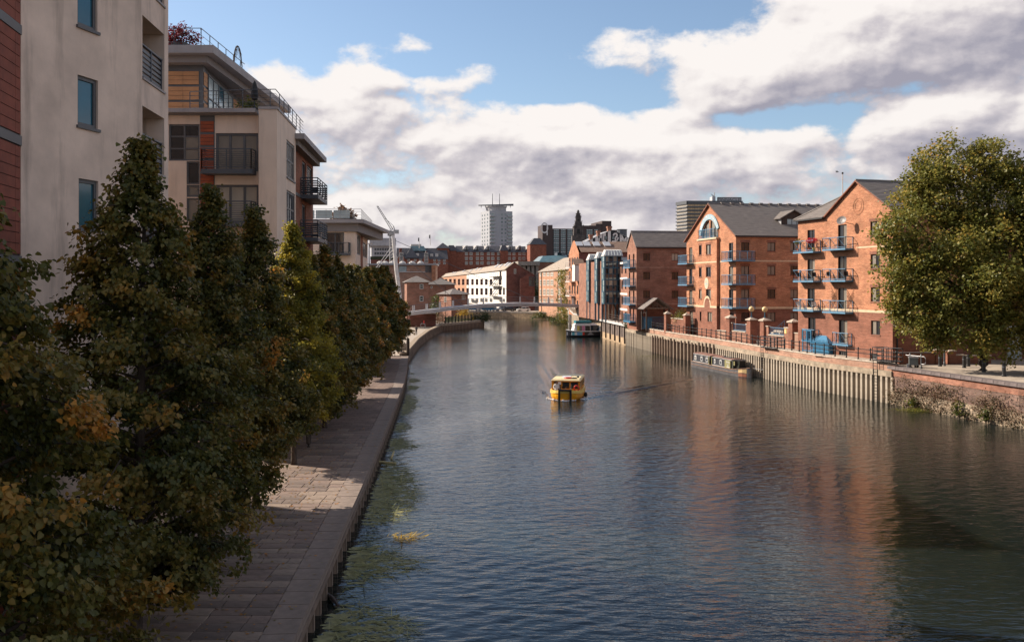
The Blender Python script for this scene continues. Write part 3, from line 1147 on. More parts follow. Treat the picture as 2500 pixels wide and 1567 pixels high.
# coping stones along the edge, and the timber fendered wall below them
ub = MB()
ub.hexa([(0, 0, -.28), (1, 0, -.28), (1, 1, -.28), (0, 1, -.28), (e, e, 0), (1 - e, e, 0), (1 - e, 1 - e, 0), (e, 1 - e, 0)])
t_ = ub.build('coping_stone', stone_g)
cop = t_.data
bpy.data.objects.remove(t_)
cop.materials[0] = plain('quay_coping', (.25, .19, .155), .9, var=.25, scale=1.1, bump=.3)
for p, d in resample([(qx(y), y) for y in (16, 24.8, 45.4, 66, 89)], 1.18):
 ang = math.atan2(d.y, d.x)
 # local x along the edge, local y to the land side
 linked('coping_stone', cop, quay, (p.x, p.y, QZ + .004 + rnd.uniform(-.004, .004)), ang, (1.16, .93, 1))
b = MB()
ribbon(b, [(qx(y), y) for y in (89, 97, 105, 112, 119.4, 124)], QZ - .28, QZ + .005, 0, .95)
b.build('coping', cop.materials[0], quay)
b = MB()
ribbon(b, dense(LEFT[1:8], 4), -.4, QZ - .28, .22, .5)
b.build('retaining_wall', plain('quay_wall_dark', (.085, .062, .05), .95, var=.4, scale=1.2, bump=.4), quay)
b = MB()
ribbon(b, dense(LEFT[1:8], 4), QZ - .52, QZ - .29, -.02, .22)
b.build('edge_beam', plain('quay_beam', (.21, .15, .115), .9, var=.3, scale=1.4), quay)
ub = MB()
ub.box(-.11, .11, -.02, .25, -.7, QZ - .53)
t_ = ub.build('pile', timber)
pile_me = t_.data
bpy.data.objects.remove(t_)
for p, d in resample([(qx(y), y) for y in (17, 24.8, 45.4, 66, 89, 105, 119)], 1.45):
 linked('pile', pile_me, quay, (p.x, p.y, rnd.uniform(-.03, .0)), math.atan2(d.y, d.x))
# ---- rough stone wall at the end of the quay
sw = thing('stone_river_wall', (-15.5, 160, 0), 'brown rough stone river wall curving from the end of the tree row to the footbridge', 'wall')
wall_l = [(-13.9, 124.5), (-14.2, 130), (-15.6, 158), (-16.2, 185), (-15.7, 212)]
b = MB()
ribbon(b, dense(wall_l, 3), -.5, 1.35, 0, .7)
b.build('wall_face', plain('river_stone', (.20, .145, .10), .95, var=.5, scale=1.1, bump=.8), sw)
for p, d in resample(wall_l, 2.4):
 b = MB()
 b.hexa([(0, -.05, 0), (2.36, -.05, 0), (2.36, .8, 0), (0, .8, 0), (.03, 0, .22), (2.33, 0, .22), (2.33, .77, .22), (.03, .77, .22)])
 if 'cap' not in WCACHE:
  t_ = b.build('coping_stone', plain('mossy_coping', (.33, .25, .17), .95, var=.35, scale=1.2))
  WCACHE['cap'] = t_.data
  bpy.data.objects.remove(t_)
 linked('coping_stone', WCACHE['cap'], sw, (p.x, p.y, 1.352), math.atan2(d.y, d.x))
# steps down to the water
st = thing('stone_steps', (-14.6, 131, 0), 'worn stone steps set against the river wall beyond the last tree', 'steps')
for i in range(5):
 b = MB()
 b.box(-15.6, -14.4 + i * .05, 128.4 + i * .55, 129.0 + i * .55, -.2, 1.6 - i * .28 + .9)
 b.build('step', stone_g, st)
# sloping walk behind it
sheet('riverside_path', [(-14.9, 124.5), (-15.2, 130), (-16.6, 158), (-17.2, 185), (-16.7, 212), (-30, 212), (-30, 124.5)], QZ + .02, path_pale)
# ---- timber piled spur with its glass fence
sp = thing('piled_wharf', (-11, 225, 0), 'timber piled wharf projecting into the river below the footbridge', 'wharf')
b = MB()
d = (Vector(SPUR[1]) - Vector(SPUR[0])).normalized()
ribbon(b, SPUR, -.5, 1.2, .25, 6)
b.build('wharf_bed', stone_dark, sp)
b = MB()
ribbon(b, SPUR, 1.2, 1.72, -.05, .7)
b.build('edge_beam', concrete, sp)
ub = MB()
ub.box(-.2, .2, -.12, .25, -.6, 1.2)
t_ = ub.build('pile', timber)
wpile = t_.data
bpy.data.objects.remove(t_)
for p, dd in resample(SPUR, .9):
 linked('pile', wpile, sp, (p.x, p.y, 0), math.atan2(dd.y, dd.x))
gf = thing('glass_fence', (-12.7, 221, 1.7), 'low fence of green glass panels between dark posts on the piled wharf', 'fence')
pts = resample([(-15.2, 214.2), (-9.3, 231.2)], 2.0)
for i, (p, dd) in enumerate(pts):
 b = MB()
 b.box(p.x - .12, p.x + .12, p.y - .12 + .5, p.y + .12 + .5, 1.72, 3.25)
 b.build('post', black_iron, gf)
 if i < len(pts) - 1:
  q = pts[i + 1][0]
  b = MB()
  n = Vector((-dd.y, dd.x)) * .05
  o_ = Vector((0, .5))
  A, B = p + o_ + dd * .2, q + o_ - dd * .2
  b.hexa([(A.x, A.y, 1.85), (B.x, B.y, 1.85), (B.x + n.x, B.y + n.y, 1.85), (A.x + n.x, A.y + n.y, 1.85),
    (A.x, A.y, 3.1), (B.x, B.y, 3.1), (B.x + n.x, B.y + n.y, 3.1), (A.x + n.x, A.y + n.y, 3.1)])
  b.build('glass_panel', glassm('green_fence_glass', (.10, .14, .07), .08) if i == 0 else MATS['green_fence_glass'], gf)
# ---- far bank
fw = thing('far_river_wall', (3, 293, 0), 'yellow sandstone river wall below the parked cars', 'wall')
FW = [(-60, 303.5), (-9, 300), (16, 284)]
b = MB()
ribbon(b, dense(FW, 5), -.5, 1.75, -.5, .3)
b.build('wall_face', stone_y, fw)
b = MB()
ribbon(b, dense(FW, 5), 1.75, 2.15, -.56, .35)
b.build('coping', stone_cop, fw)
# ---- right bank, near part: old brick wall under dry creeper
nw = thing('old_brick_wall', (40, 60, 0), 'old brick and stone river wall overgrown with dry brown creeper under the plane tree', 'wall')
b = MB()
ribbon(b, dense(R_NEAR, 3), -.6, 1.15, -.3, .42)
b.build('stone_plinth', stone_rough, nw)
b = MB()
ribbon(b, dense(R_NEAR, 3), 1.15, 2.45, -.3, .22)
b.build('lower_wall', brick_w, nw)
b = MB()
ribbon(b, dense(R_NEAR, 3), 2.45, 3.05, -.3, .26)
b.build('upper_wall', brickm('brick_cap_band', (.38, .145, .085), (.30, .105, .065), (.36, .26, .2), blot=.5, var=.5), nw)
ub = MB()
ub.hexa([(0, -.45, 0), (1.16, -.45, 0), (1.16, .45, 0), (0, .45, 0), (.02, -.43, .26), (1.14, -.43, .26), (1.14, .43, .26), (.02, .43, .26)])
t_ = ub.build('coping_stone', stone_dark)
cme = t_.data
bpy.data.objects.remove(t_)
for p, dd in resample(R_NEAR[2:], 1.18):
 linked('coping_stone', cme, nw, (p.x - .0, p.y, 3.052), math.atan2(dd.y, dd.x))
g = np.random.default_rng(5)
cc, oo, tt = [], [], []
for p, dd in resample(R_NEAR[2:], .28):
 nrm = np.array((-dd.y, dd.x, 0))
 for _ in range(4):
  z = 2.2 * g.random() ** 1.25 + .12
  dens = .5 + .5 * math.sin(p.y * .9 + 1.2 * math.sin(p.y * .37)) + (.35 if p.y > 77 else 0)
  if g.random() < (dens + .4) * (1.1 if z < 1.6 else .62):
   cc.append((p.x + nrm[0] * .5, p.y + nrm[1] * .5, z))
   oo.append(nrm)
   tt.append(.35 + .35 * g.random() + (.0 if z > .7 else -.15))
cc, oo, tt = np.array(cc), np.array(oo), np.array(tt)
cr = thing('wall_creeper', (38, 65, 1.2), 'dry brown climbing plants hanging over the old river wall', 'creeper')
cr['kind'] = 'stuff'
cen, out, sz, ti = clusters(cc, oo, 34, .24, 3, tt, .2, .115)
leaf_mesh('foliage', cen, out, sz, ti, dry_leaf, 9, .35, .9, False, cr)
# shoots at the waterline
for i, (y0, zz) in enumerate(((79.5, .3), (74.0, .3), (71.2, .3))):
 x0 = 33.8 + (83.1 - y0) * .234 - .75
 sh = thing('water_plant', (x0, y0, 0), ['green leafy shoot growing from the wall foot beside the floating weed', 'green shoot at the waterline midway along the creeper wall', 'leafy shoot at the waterline at the right end of the creeper wall'][i], 'plant', 'shoots at the foot of the creeper wall')
 gg = np.random.default_rng(40 + i)
 cc = np.stack((x0 + gg.normal(0, .2, 14), y0 + gg.normal(0, .3, 14), .25 + gg.random(14) * .9), 1)
 oo = gg.normal(0, 1, (14, 3))
 cen, out, sz, ti = clusters(cc, oo, 16, .14, 50 + i, np.full(14, .55), .2, .16)
 leaf_mesh('foliage', cen, out, sz, ti, bush_leaf, 60 + i, .2, .9, False, sh)
 b = MB()
 for k in range(5):
  b.tube([(x0, y0, -.05), (x0 + gg.normal(0, .2), y0 + gg.normal(0, .2), .8)], .02, 4)
 b.build('stem', bark, sh)
# ---- right bank, concrete sheet piling with a brick parapet
pw = thing('piled_river_wall', (27, 110, 0), 'concrete piled river wall with pink brick parapet in front of the gabled brick flats', 'wall')
pd = dense(R_PILE, 3)
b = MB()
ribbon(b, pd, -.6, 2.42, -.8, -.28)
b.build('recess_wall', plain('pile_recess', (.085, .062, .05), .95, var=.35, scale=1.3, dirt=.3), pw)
seg = resample(R_PILE, .68)
b = MB()
ribbon(b, pd, 2.36, 2.86, -.8, .42)
b.build('capping_beam', concrete_beam, pw)
b = MB()
ribbon(b, pd, 2.86, 3.42, -.32, .06)
b.build('parapet', brick_p, pw)
ub = MB()
for z0, z1, y0, y1, s in ((-.7, 2.36, .0, .40, .135),):
 ub.hexa([(-s, y0, z0), (s, y0, z0), (s, y1, z0), (-s, y1, z0), (-s, y0, z1), (s, y0, z1), (s, y1, z1), (-s, y1, z1)])
ub.box(-.135, .135, -.32, .0, -.7, 2.36)
t_ = ub.build('pile', concrete)
pme = t_.data
bpy.data.objects.remove(t_)
tb = MB()
tb.box(-.11, .11, 0, .42, -.7, 2.9)
t_ = tb.build('timber_fender', timber)
fme = t_.data
bpy.data.objects.remove(t_)
pb = MB()
pb.box(-.55, .55, -.25, .10, -.7, 2.36)
t_ = pb.build('panel', concrete)
pnl = t_.data
bpy.data.objects.remove(t_)
for i, (p, dd) in enumerate(seg):
 a = math.atan2(dd.y, dd.x)
 if 121 < p.y < 147:
  if i % 2 == 0:
   linked('panel', pnl, pw, (p.x, p.y, 0), a)
  if i % 2 == 1:
   linked('timber_fender', fme, pw, (p.x - .2, p.y, -.35 + rnd.uniform(-.1, .35)), a)
 else:
  linked('pile', pme, pw, (p.x, p.y, rnd.uniform(-.02, .0)), a, (rnd.uniform(.94, 1.05), rnd.uniform(.92, 1.05), 1))
ub = MB()
ub.hexa([(0, -.34, 0), (1.46, -.34, 0), (1.46, .12, 0), (0, .12, 0), (.02, -.32, .12), (1.44, -.32, .12), (1.44, .10, .12), (.02, .10, .12)])
t_ = ub.build('coping_stone', stone_cop)
cme2 = t_.data
bpy.data.objects.remove(t_)
for p, dd in resample(R_PILE, 1.48):
 if p.y < 162.5:
  linked('coping_stone', cme2, pw, (p.x, p.y, 3.42 + rnd.uniform(0, .012)), math.atan2(dd.y, dd.x))
# railing on the parapet
ra = thing('riverside_railing', (26, 115, 3.4), 'black post and rail railing along the brick parapet of the piled wall', 'railing')
ub = MB()
ub.lathe((0, 0, 0), [(.09, 0), (.09, .12), (.055, .16), (.055, .55), (.085, .58), (.085, .66), (.052, .7), (.052, 1.0), (.09, 1.04), (.07, 1.12), (.0, 1.18)], 8)
t_ = ub.build('post', black_iron)
post_me = t_.data
bpy.data.objects.remove(t_)
rp = [p for p, d in resample(offset(R_PILE, -.12), 1.72) if p.y < 160]
for p in rp:
 linked('post', post_me, ra, (p.x, p.y, 3.52))
for z in (.62, 1.0):
 b = MB()
 b.tube([(p.x, p.y, 3.52 + z) for p in rp], .036, 5)
 b.build('rail', black_iron, ra)
# ---- brown retaining wall below the glazed flats, with a terrace on top
bw = thing('brown_retaining_wall', (19, 177, 0), 'brown stained retaining wall under the terrace beside the white boat', 'wall')
b = MB()
ribbon(b, R_BROWN, 1.15, 3.25, -.5, .1)
b.build('upper_wall', brown_wall, bw)
b = MB()
ribbon(b, R_BROWN, -.5, 1.15, -.5, .35)
b.build('stone_plinth', stone_y, bw)
b = MB()
ribbon(b, R_BROWN, 3.25, 3.6, -.6, .55)
b.build('terrace_edge', concrete_w, bw)
for p, dd in resample(R_BROWN, 4.6):
 b = MB()
 b.box(p.x - .62, p.x - .36, p.y - .12, p.y + .12, .2, 3.25)
 b.build('fender_post', timber_d, bw)
# slope and white pier under the footbridge's far end
wp = thing('white_pier', (14.6, 251, 0), 'white concrete pier under the right end of the footbridge', 'pier')
b = MB()
p0 = at(1389, 760, 246)
b.hexa([(p0.x, 246, -.6), (p0.x + 1.9, 246, -.6), (p0.x + 1.9, 252, -.6), (p0.x, 252, -.6), (p0.x, 246, 3.9), (p0.x + 2.2, 246, 3.9), (p0.x + 2.2, 252, 3.9), (p0.x, 252, 3.9)])
b.build('pier_shaft', concrete_w, wp)
b = MB()
b.box(p0.x - .2, p0.x + 2.4, 245.8, 252.2, 3.902, 4.25)
b.build('pier_cap', concrete_w, wp)
sb = thing('river_bank', (17, 225, 0), None, None)
sb['kind'] = 'structure'
b = MB()
ribbon(b, dense(R_FAR, 6), -.5, 3.28, -6, -.2)
b.build('bank_wall', stone_rough, sb)
def bush(name, loc, size, label, cat='bush', mat=None, seed=1, n=40, per=26, leaf=.16, group=None, stem=True, tint=.4):
 """a low plant: clumps of leaves filling an uneven dome"""
 t = thing(name, loc, label, cat, group)
 gg = np.random.default_rng(seed)
 d = gg.normal(0, 1, (n, 3))
 d /= np.linalg.norm(d, axis=1)[:, None]
 d[:, 2] = np.abs(d[:, 2])
 r = gg.uniform(.45, 1.0, n)[:, None]
 cc = np.array(loc) + d * r * np.array(size)
 cen, out, sz, ti = clusters(cc, d, per, .17 * max(size), seed + 1, tint + gg.normal(0, .18, n), .15, leaf)
 leaf_mesh('foliage', cen, out, sz, ti, mat or bush_leaf, seed + 2, .15, .9, False, t)
 if stem:
  b = MB()
  for k in range(6):
   q = cc[k]
   b.tube([loc, (loc[0] * .5 + q[0] * .5, loc[1] * .5 + q[1] * .5, loc[2] * .3 + q[2] * .7), tuple(q)], [.05, .035, .015], 4)
  b.build('stems', bark, t)
 return t
bush('bush', (13.2, 262, .2), (3.4, 3, 2.6), 'grey green bush spreading over the water at the far bank by the white pier', seed=11, n=60, leaf=.3, tint=.3)
bush('bush', (8.2, 286, .3), (2.6, 2, 2.0), 'small brown green bush against the sandstone wall', seed=12, n=30, leaf=.3, tint=.4)
bush('bush', (14.0, 249, .6), (1.6, 2, 4.6), 'yellowish ivy bush climbing beside the white pier', seed=13, n=60, leaf=.26, tint=.75)
bush('bush', (17.8, 207, .3), (3.0, 5, 2.6), 'olive bushes on the bank under the gangway behind the white boat', seed=14, n=70, leaf=.26, tint=.5)
bush('bush', (-6.9, 236, 1.6), (1.3, 2.0, 2.2), 'dark bush at the tip of the piled wharf', seed=15, n=40, leaf=.22, tint=.15)
bush('bush', (-9.5, 236.5, 1.6), (3.0, 1.8, 1.5), 'low dark hedge at the outer end of the piled wharf', seed=16, n=60, leaf=.2, tint=.2)
bush('bush', (-12.0, 232, 1.7), (2.3, 2, 3.0), 'bright yellow bush behind the glass fence', mat=gold_leaf, seed=17, n=60, leaf=.2, tint=.5)
bush('bush', (-16.0, 222, 1.6), (2.4, 2, 2.4), 'brown twiggy bush at the left end of the glass fence', seed=18, n=50, leaf=.2, tint=.6, mat=dry_leaf)
bush('bush', (20.7, 163, 3.4), (1.2, 1.6, 2.4), 'green bush on the terrace corner beside the lowest blue balcony', seed=19, n=40, leaf=.18, tint=.5)
# ---- floating weed along the quay
g = np.random.default_rng(21)
cc, tt = [], []
patches = []
for yy in np.arange(17, 112, .55):
 k = .5 + .5 * math.sin(yy * .55 + 2.0 * math.sin(yy * .19))
 wid = (2.7 if yy < 36 else 2.2 if yy < 62 else 1.1) * (.25 + .75 * k)
 patches.append((yy, wid, k))
cen, out, sz, tin = [], [], [], []
for yy, wid, k in patches:
 n = int((105 if yy < 40 else 70 if yy < 65 else 26) * (.12 + k ** 1.6))
 x = qx(yy) + .3 + g.random(n) ** 1.3 * wid
 y_ = yy + g.normal(0, .45, n)
 cen.append(np.stack((x, y_, g.uniform(.006, .03, n)), 1))
 a = np.stack((np.full(n, .75) + g.normal(0, .35, n), g.normal(-.25, .5, n), g.normal(.02, .03, n)), 1)
 out.append(a)
 sz.append(g.uniform(.35, 1.15, n) * (1 if yy < 60 else .8))
 tin.append(.42 + .3 * k + g.normal(0, .16, n) - .25 * (g.random(n) < .2))
cen, out, sz, tin = (np.concatenate(q) for q in (cen, out, sz, tin))
weed = leaf_mesh('water_weed', cen, out, sz, tin, weed_m, 22, 0, .12, False, None, .014, 3.0, .02)
tag(weed, 'olive reeds and weed floating along the left quay', 'weed', kind='stuff')
b = MB()
gg = random.Random(4)
for yy, wid, k in patches:
 for _ in range(int((95 if yy < 62 else 44) * max(0, k - .18) ** 1.2)):
  r1 = gg.random() ** 1.15
  cx_, cy_ = qx(yy) + .35 + r1 * wid * .95, yy + gg.uniform(-.4, .4)
  rr = gg.uniform(.03, .13) * (1.2 - .6 * r1)
  b.face([(cx_ + rr * 2.0 * math.cos(t) * gg.uniform(.5, 1.3), cy_ + rr * math.sin(t) * gg.uniform(.5, 1.3), .003 + .005 * gg.random()) for t in np.linspace(0, 2 * math.pi, 8)[:-1]])
tag(b.build('duckweed', plain('duckweed', (.25, .235, .105), .8, var=.35, scale=3)), 'thin mats of green duckweed between the floating reeds by the quay', 'weed', kind='stuff')
g = np.random.default_rng(88)
n = 900
yy = 18 + 44 * g.random(n) ** 1.2
xx = np.array([qx(v) for v in yy]) - .2 - 3.9 * g.random(n) ** .7
fl = leaf_mesh('leaf_litter', np.stack((xx, yy, np.full(n, QZ + .012)), 1), g.normal(0, 1, (n, 3)) * np.array((1, 1, .02)), g.uniform(.06, .13, n), g.uniform(.5, 1, n), lime_leaf, 89, 0, .1, False, None, .4, 3, .15)
tag(fl, 'fallen lime leaves scattered over the quay paving', 'leaves', kind='stuff')
# the yellow spray of reeds lit by the sun, and the weed mat under the creeper
def weed_patch(c, sx, sy, n, seed, lab, tint, ln=.7):
 gg = np.random.default_rng(seed)
 cen = np.stack((c[0] + gg.normal(0, sx, n), c[1] + gg.normal(0, sy, n), gg.uniform(.01, .06, n)), 1)
 out = np.stack((gg.normal(.6, .5, n), gg.normal(0, .5, n), gg.normal(.05, .05, n)), 1)
 o = leaf_mesh('water_weed', cen, out, gg.uniform(.4, 1.2, n) * ln, np.clip(tint + gg.normal(0, .15, n), 0, 1), gold_leaf if tint > .8 else weed_m if tint < .6 else bush_leaf, seed, 0, .2, False, None, .03, 3, .02)
 tag(o, lab, 'weed', kind='stuff')
p = on(985, 1315, 0)
weed_patch((p.x, p.y), .34, .25, 90, 31, 'pale yellow spray of reeds on the water beside the quay weed', .9, .7)
p = on(2262, 1003, 0)
weed_patch((p.x, p.y), 1.3, .6, 1400, 32, 'yellow green mat of weed floating below the creeper wall', .75, .5)
p = on(1590, 870, 0)
weed_patch((p.x, p.y), 1.6, .35, 160, 33, 'thin yellow weed line on the water near the left end of the piled wall', .75, .5)
# driftwood by the quay
dw = MB()
p, q = on(922, 1127, .05), on(966, 1131, .05)
dw.tube([p, q], [.085, .075], 7)
o = dw.build('plank', timber_y)
tag(o, 'pale yellow plank floating square to the quay edge', 'plank')
dw = MB()
p, q = on(955, 1120, .05), on(961, 1103, .3)
dw.tube([p, q], [.07, .06], 7)
tag(dw.build('plank', timber_y), 'short pale post sticking out of the weed beside the floating plank', 'plank')
dw = MB()
p, q = on(800, 1450, .08), on(826, 1478, .1)
dw.tube([p, (p + q) / 2 + Vector((0, 0, .06)), q], [.06, .07, .05], 6)
tag(dw.build('log', timber_d), 'dark broken branch lying in the weed near the bottom of the quay', 'branch')
# ------------------------------------------------------------------ trees
def lime_tree(x, y, base, top, Rm, seed, label, n_lat=95, per=26, leaf=.125, hi=True, tint=.42, mat=None, low=.9, autumn=.10):
 t = thing('lime_tree', (x, y, base), label, 'tree', 'lime trees in a row along the quay')
 g = np.random.default_rng(seed)
 H = top - base
 lean = g.normal(0, .01, 2)
 prof_t = np.array((0, .05, .13, .25, .38, .55, .70, .83, .93, 1.0))
 prof_r = np.array((.45, .78, .97, 1.0, .92, .74, .54, .33, .13, .03)) * (1 + g.normal(0, .05, 10))
 cc, oo, tt = [], [], []
 br = MB()
 tips = 0
 for i in range(n_lat):
  f = (i + g.random()) / n_lat
  f = f ** 1.12
  z = base + low + (H - low) * f
  r = np.interp(f, prof_t, prof_r) * Rm * g.uniform(.82, 1.16)
  a = i * 2.399 + g.normal(0, .35)
  d = np.array((math.cos(a), math.sin(a), 0))
  zs = z - r * .28 * g.uniform(.6, 1.3)              # limb leaves the trunk lower down
  p0 = np.array((x + lean[0] * (zs - base), y + lean[1] * (zs - base), max(zs, base + 1.4)))
  p2 = np.array((x, y, 0)) + d * r + np.array((0, 0, z - .10 * r))
  p1 = p0 * .45 + p2 * .55 + np.array((0, 0, .16 * r))
  if f < .9:
   br.tube([p0, p1, p2], [.045 * (1 - f) + .018, .025, .008], 4, cap=False)
  m = max(3, int(3 + r * 4.6))
  bias = tint + g.normal(0, .10)
  gold = g.random() < autumn
  for k in range(m):
   s = .30 + .74 * (k + g.random()) / m
   q = (1 - s) ** 2 * p0 + 2 * s * (1 - s) * p1 + s * s * p2
   side = np.array((-d[1], d[0], 0)) * g.normal(0, .22 * min(1, .4 + s) * min(1.3, r))
   c = q + side + np.array((0, 0, g.normal(-.05, .12)))
   c[2] = max(c[2], base + low * .8)
   cc.append(c)
   o = d * .8 + np.array((0, 0, .25)) + g.normal(0, .25, 3)
   oo.append(o)
   tt.append(bias + .36 * (s - .66) + (.30 if gold and s > .84 else 0) + g.normal(0, .07))
 for k in range(12):
  cc.append(np.array((x + lean[0] * H + g.normal(0, .08), y + lean[1] * H + g.normal(0, .08), top - .05 - g.random() * 1.0)))
  oo.append(np.array((g.normal(0, .5), g.normal(0, .5), .8)))
  tt.append(tint + .12)
 cc, oo, tt = np.array(cc), np.array(oo), np.array(tt)
 cen, out, sz, ti = clusters(cc, oo, per, .13, seed + 7, tt, .09, leaf)
 cr = leaf_mesh('crown', cen, out, sz, ti, mat or lime_leaf, seed + 9, .75, .8, hi, t, .46)
 b = MB()
 b.tube([(x, y, base - .1), (x, y, base + .25), (x + lean[0] * H * .4, y + lean[1] * H * .4, base + H * .4), (x + lean[0] * H, y + lean[1] * H, top - .3)],
  [.20, .155, .12, .02], 9)
 b.build('trunk', bark, t, smooth=True)
 br.build('limbs', bark, t)
 return t
def tx(y):
 return qx(y) - 4.05
LIME = [
 # y, top, radius, laterals, leaves per cluster, leaf size, detailed, tint, label
 (15.6, 12.9, 3.05, 130, 52, .105, True, .34, 'nearest lime tree, its big orange tipped leaves filling the bottom left corner'),
 (24.6, 14.25, 2.95, 135, 42, .112, True, .35, 'tallest lime tree, rising in front of the cream wall and its small blue window'),
 (32.2, 13.8, 2.6, 125, 38, .115, True, .31, 'lime tree whose top reaches the terracotta strip of the balcony building'),
 (39.7, 13.7, 2.3, 120, 36, .118, True, .29, 'lime tree whose bare trunk stands on the sunlit strip of quay'),
 (49.3, 13.6, 2.35, 115, 34, .12, True, .46, 'lime tree with a bright yellow sunlit top before the building corner'),
 (54.6, 12.2, 2.7, 110, 28, .15, False, .33, 'lime tree between the yellow topped one and the broad dark one'),
 (62.0, 12.9, 2.75, 110, 26, .15, False, .36, 'broad lime tree under the low balcony of the third cream building'),
 (69.8, 12.4, 2.7, 100, 24, .17, False, .34, 'dark lime tree just right of the broad one below the third building'),
 (77.6, 12.1, 2.7, 100, 22, .18, False, .30, 'lime tree whose lower leaves hang by the second sunlit patch of quay'),
 (85.5, 12.2, 2.7, 90, 22, .19, False, .34, 'lime tree right behind the one at the second sunlit patch'),
 (94.0, 12.2, 2.7, 90, 20, .20, False, .37, 'lime tree under the right edge of the third cream building'),
 (102.5, 12.4, 3.0, 90, 20, .21, False, .33, 'lime tree third from the far end of the quay row'),
 (111.0, 12.6, 3.0, 90, 20, .22, False, .42, 'yellowish lime tree next to the last of the quay row'),
 (119.5, 12.75, 3.2, 100, 20, .23, False, .28, 'last dark lime tree of the row, beside the seated person'),
]
for i, (y, top, rm, nl, per, lf, hi, ti, lab) in enumerate(LIME):
 x = tx(y) + (0 if y < 90 else (y - 90) * .042)
 lime_tree(x, y, QZ, top, rm, 100 + i * 13, lab, nl, per, lf, hi, ti, lime_sun_tint if i == 4 else lime_leaf, (.6, 1.3, 2.1, 2.5, 2.5)[i] if i < 5 else 2.1, .10 if i < 2 else .05 if i < 5 else .08)
def plane_tree(x, y, base, lobes, trunk_h, seed, label, n=1500, per=30, leaf=.2, tr=.42):
 t = thing('plane_tree', (x, y, base), label, 'tree')
 g = np.random.default_rng(seed)
 big = list(lobes)
 for l in big:                                   # boughs that break the outline
  for _ in range(2):
   v = g.normal(0, 1, 3)
   v /= np.linalg.norm(v)
   lobes = lobes + [tuple(np.array(l[:3]) + v * l[3] * 1.02) + (l[3] * g.uniform(.25, .42),)]
 lobes = [l for l in lobes if l[2] > 1.8]
 w = np.array([l[3] ** 1.8 for l in lobes])
 pick = g.choice(len(lobes), n, p=w / w.sum())
 L = np.array([l[:3] for l in lobes])[pick]
 rad = np.array([l[3] for l in lobes])[pick]
 d = g.normal(0, 1, (n, 3))
 d /= np.linalg.norm(d, axis=1)[:, None]
 r = rad * (1 - .5 * g.random(n) ** 2.2) * g.uniform(.78, 1.12, n) * (1 + .22 * np.sin(d[:, 0] * 5 + rad * 3) * np.sin(d[:, 2] * 6 + rad * 7))
 cc = np.array((x, y, base)) + L + d * r[:, None] * np.array((1, 1, .95))
 oo = d + np.array((0, 0, .2))
 tt = .52 + g.normal(0, .16, n)
 cen, out, sz, ti = clusters(cc, oo, per, .34, seed + 3, tt, .13, leaf)
 leaf_mesh('crown', cen, out, sz, ti, plane_leaf, seed + 4, .3, 1.0, False, t, .5)
 b = MB()
 b.tube([(x, y, base - .1), (x, y, base + .5), (x + .1, y, base + trunk_h * .6), (x, y + .1, base + trunk_h)], [tr * 1.35, tr, tr * .85, tr * .8], 10)
 b.build('trunk', bark, t, smooth=True)
 b = MB()
 for l in big:
  q = Vector((x, y, base)) + Vector(l[:3])
  s = Vector((x, y, base + trunk_h * .9))
  b.tube([s, s.lerp(q, .5) + Vector((0, 0, .5)), q], [tr * .5, tr * .3, .05], 6)
  for k in range(4):
   v = Vector(g.normal(0, 1, 3)).normalized() * l[3] * .8
   b.tube([s.lerp(q, .7), q + v], [.09, .02], 4)
 b.build('limbs', bark, t)
 return t
plane_tree(39.5, 79.0, RZ, [(-3.0, -.5, 7.4, 4.3), (-4.4, .5, 11.4, 3.7), (-2.2, 0, 15.2, 3.4), (1.2, .5, 13.6, 4.2), (2.6, -1, 9.2, 4.2), (-.2, -2.6, 10.0, 4.0), (-5.0, .5, 4.9, 2.7),
       (3.2, -2.0, 15.6, 2.6), (-3.0, 0.5, 17.6, 2.1), (1.4, -2.0, 5.2, 3.0), (4.8, -1.4, 12.4, 3.2), (-6.6, 0, 8.4, 2.0), (.2, -1, 17.3, 2.0), (-6.9, .3, 6.0, 1.3), (-4.6, 0, 14.6, 2.0),
       (-2.4, -2.2, 3.7, 1.9), (.2, -3.0, 3.2, 2.0), (3.4, -3.2, 3.6, 2.4), (6.4, -2.4, 7.6, 3.6), (6.0, -1.0, 15.2, 2.6), (-7.4, 0, 10.6, 1.2), (-5.4, 0, 16.2, 1.2), (6.2, -1.2, 12.2, 3.2), (-4.6, -1.2, 3.2, 1.5)], 5.5, 501,
  'big leafy plane tree hiding the right end of the gabled brick flats', 3500, 30, .21)
plane_tree(46.0, 74.0, RZ, [(-2.9, -3.0, 4.4, 2.2), (-2.9, -3.6, 8.0, 3.0), (-1.6, -1.5, 12.6, 3.4), (1, 0, 9, 4.5), (-2.9, -2.2, 14.8, 2.0)], 6, 540,
  'yellowing plane tree cut off by the right edge of the picture', 700, 28, .22)
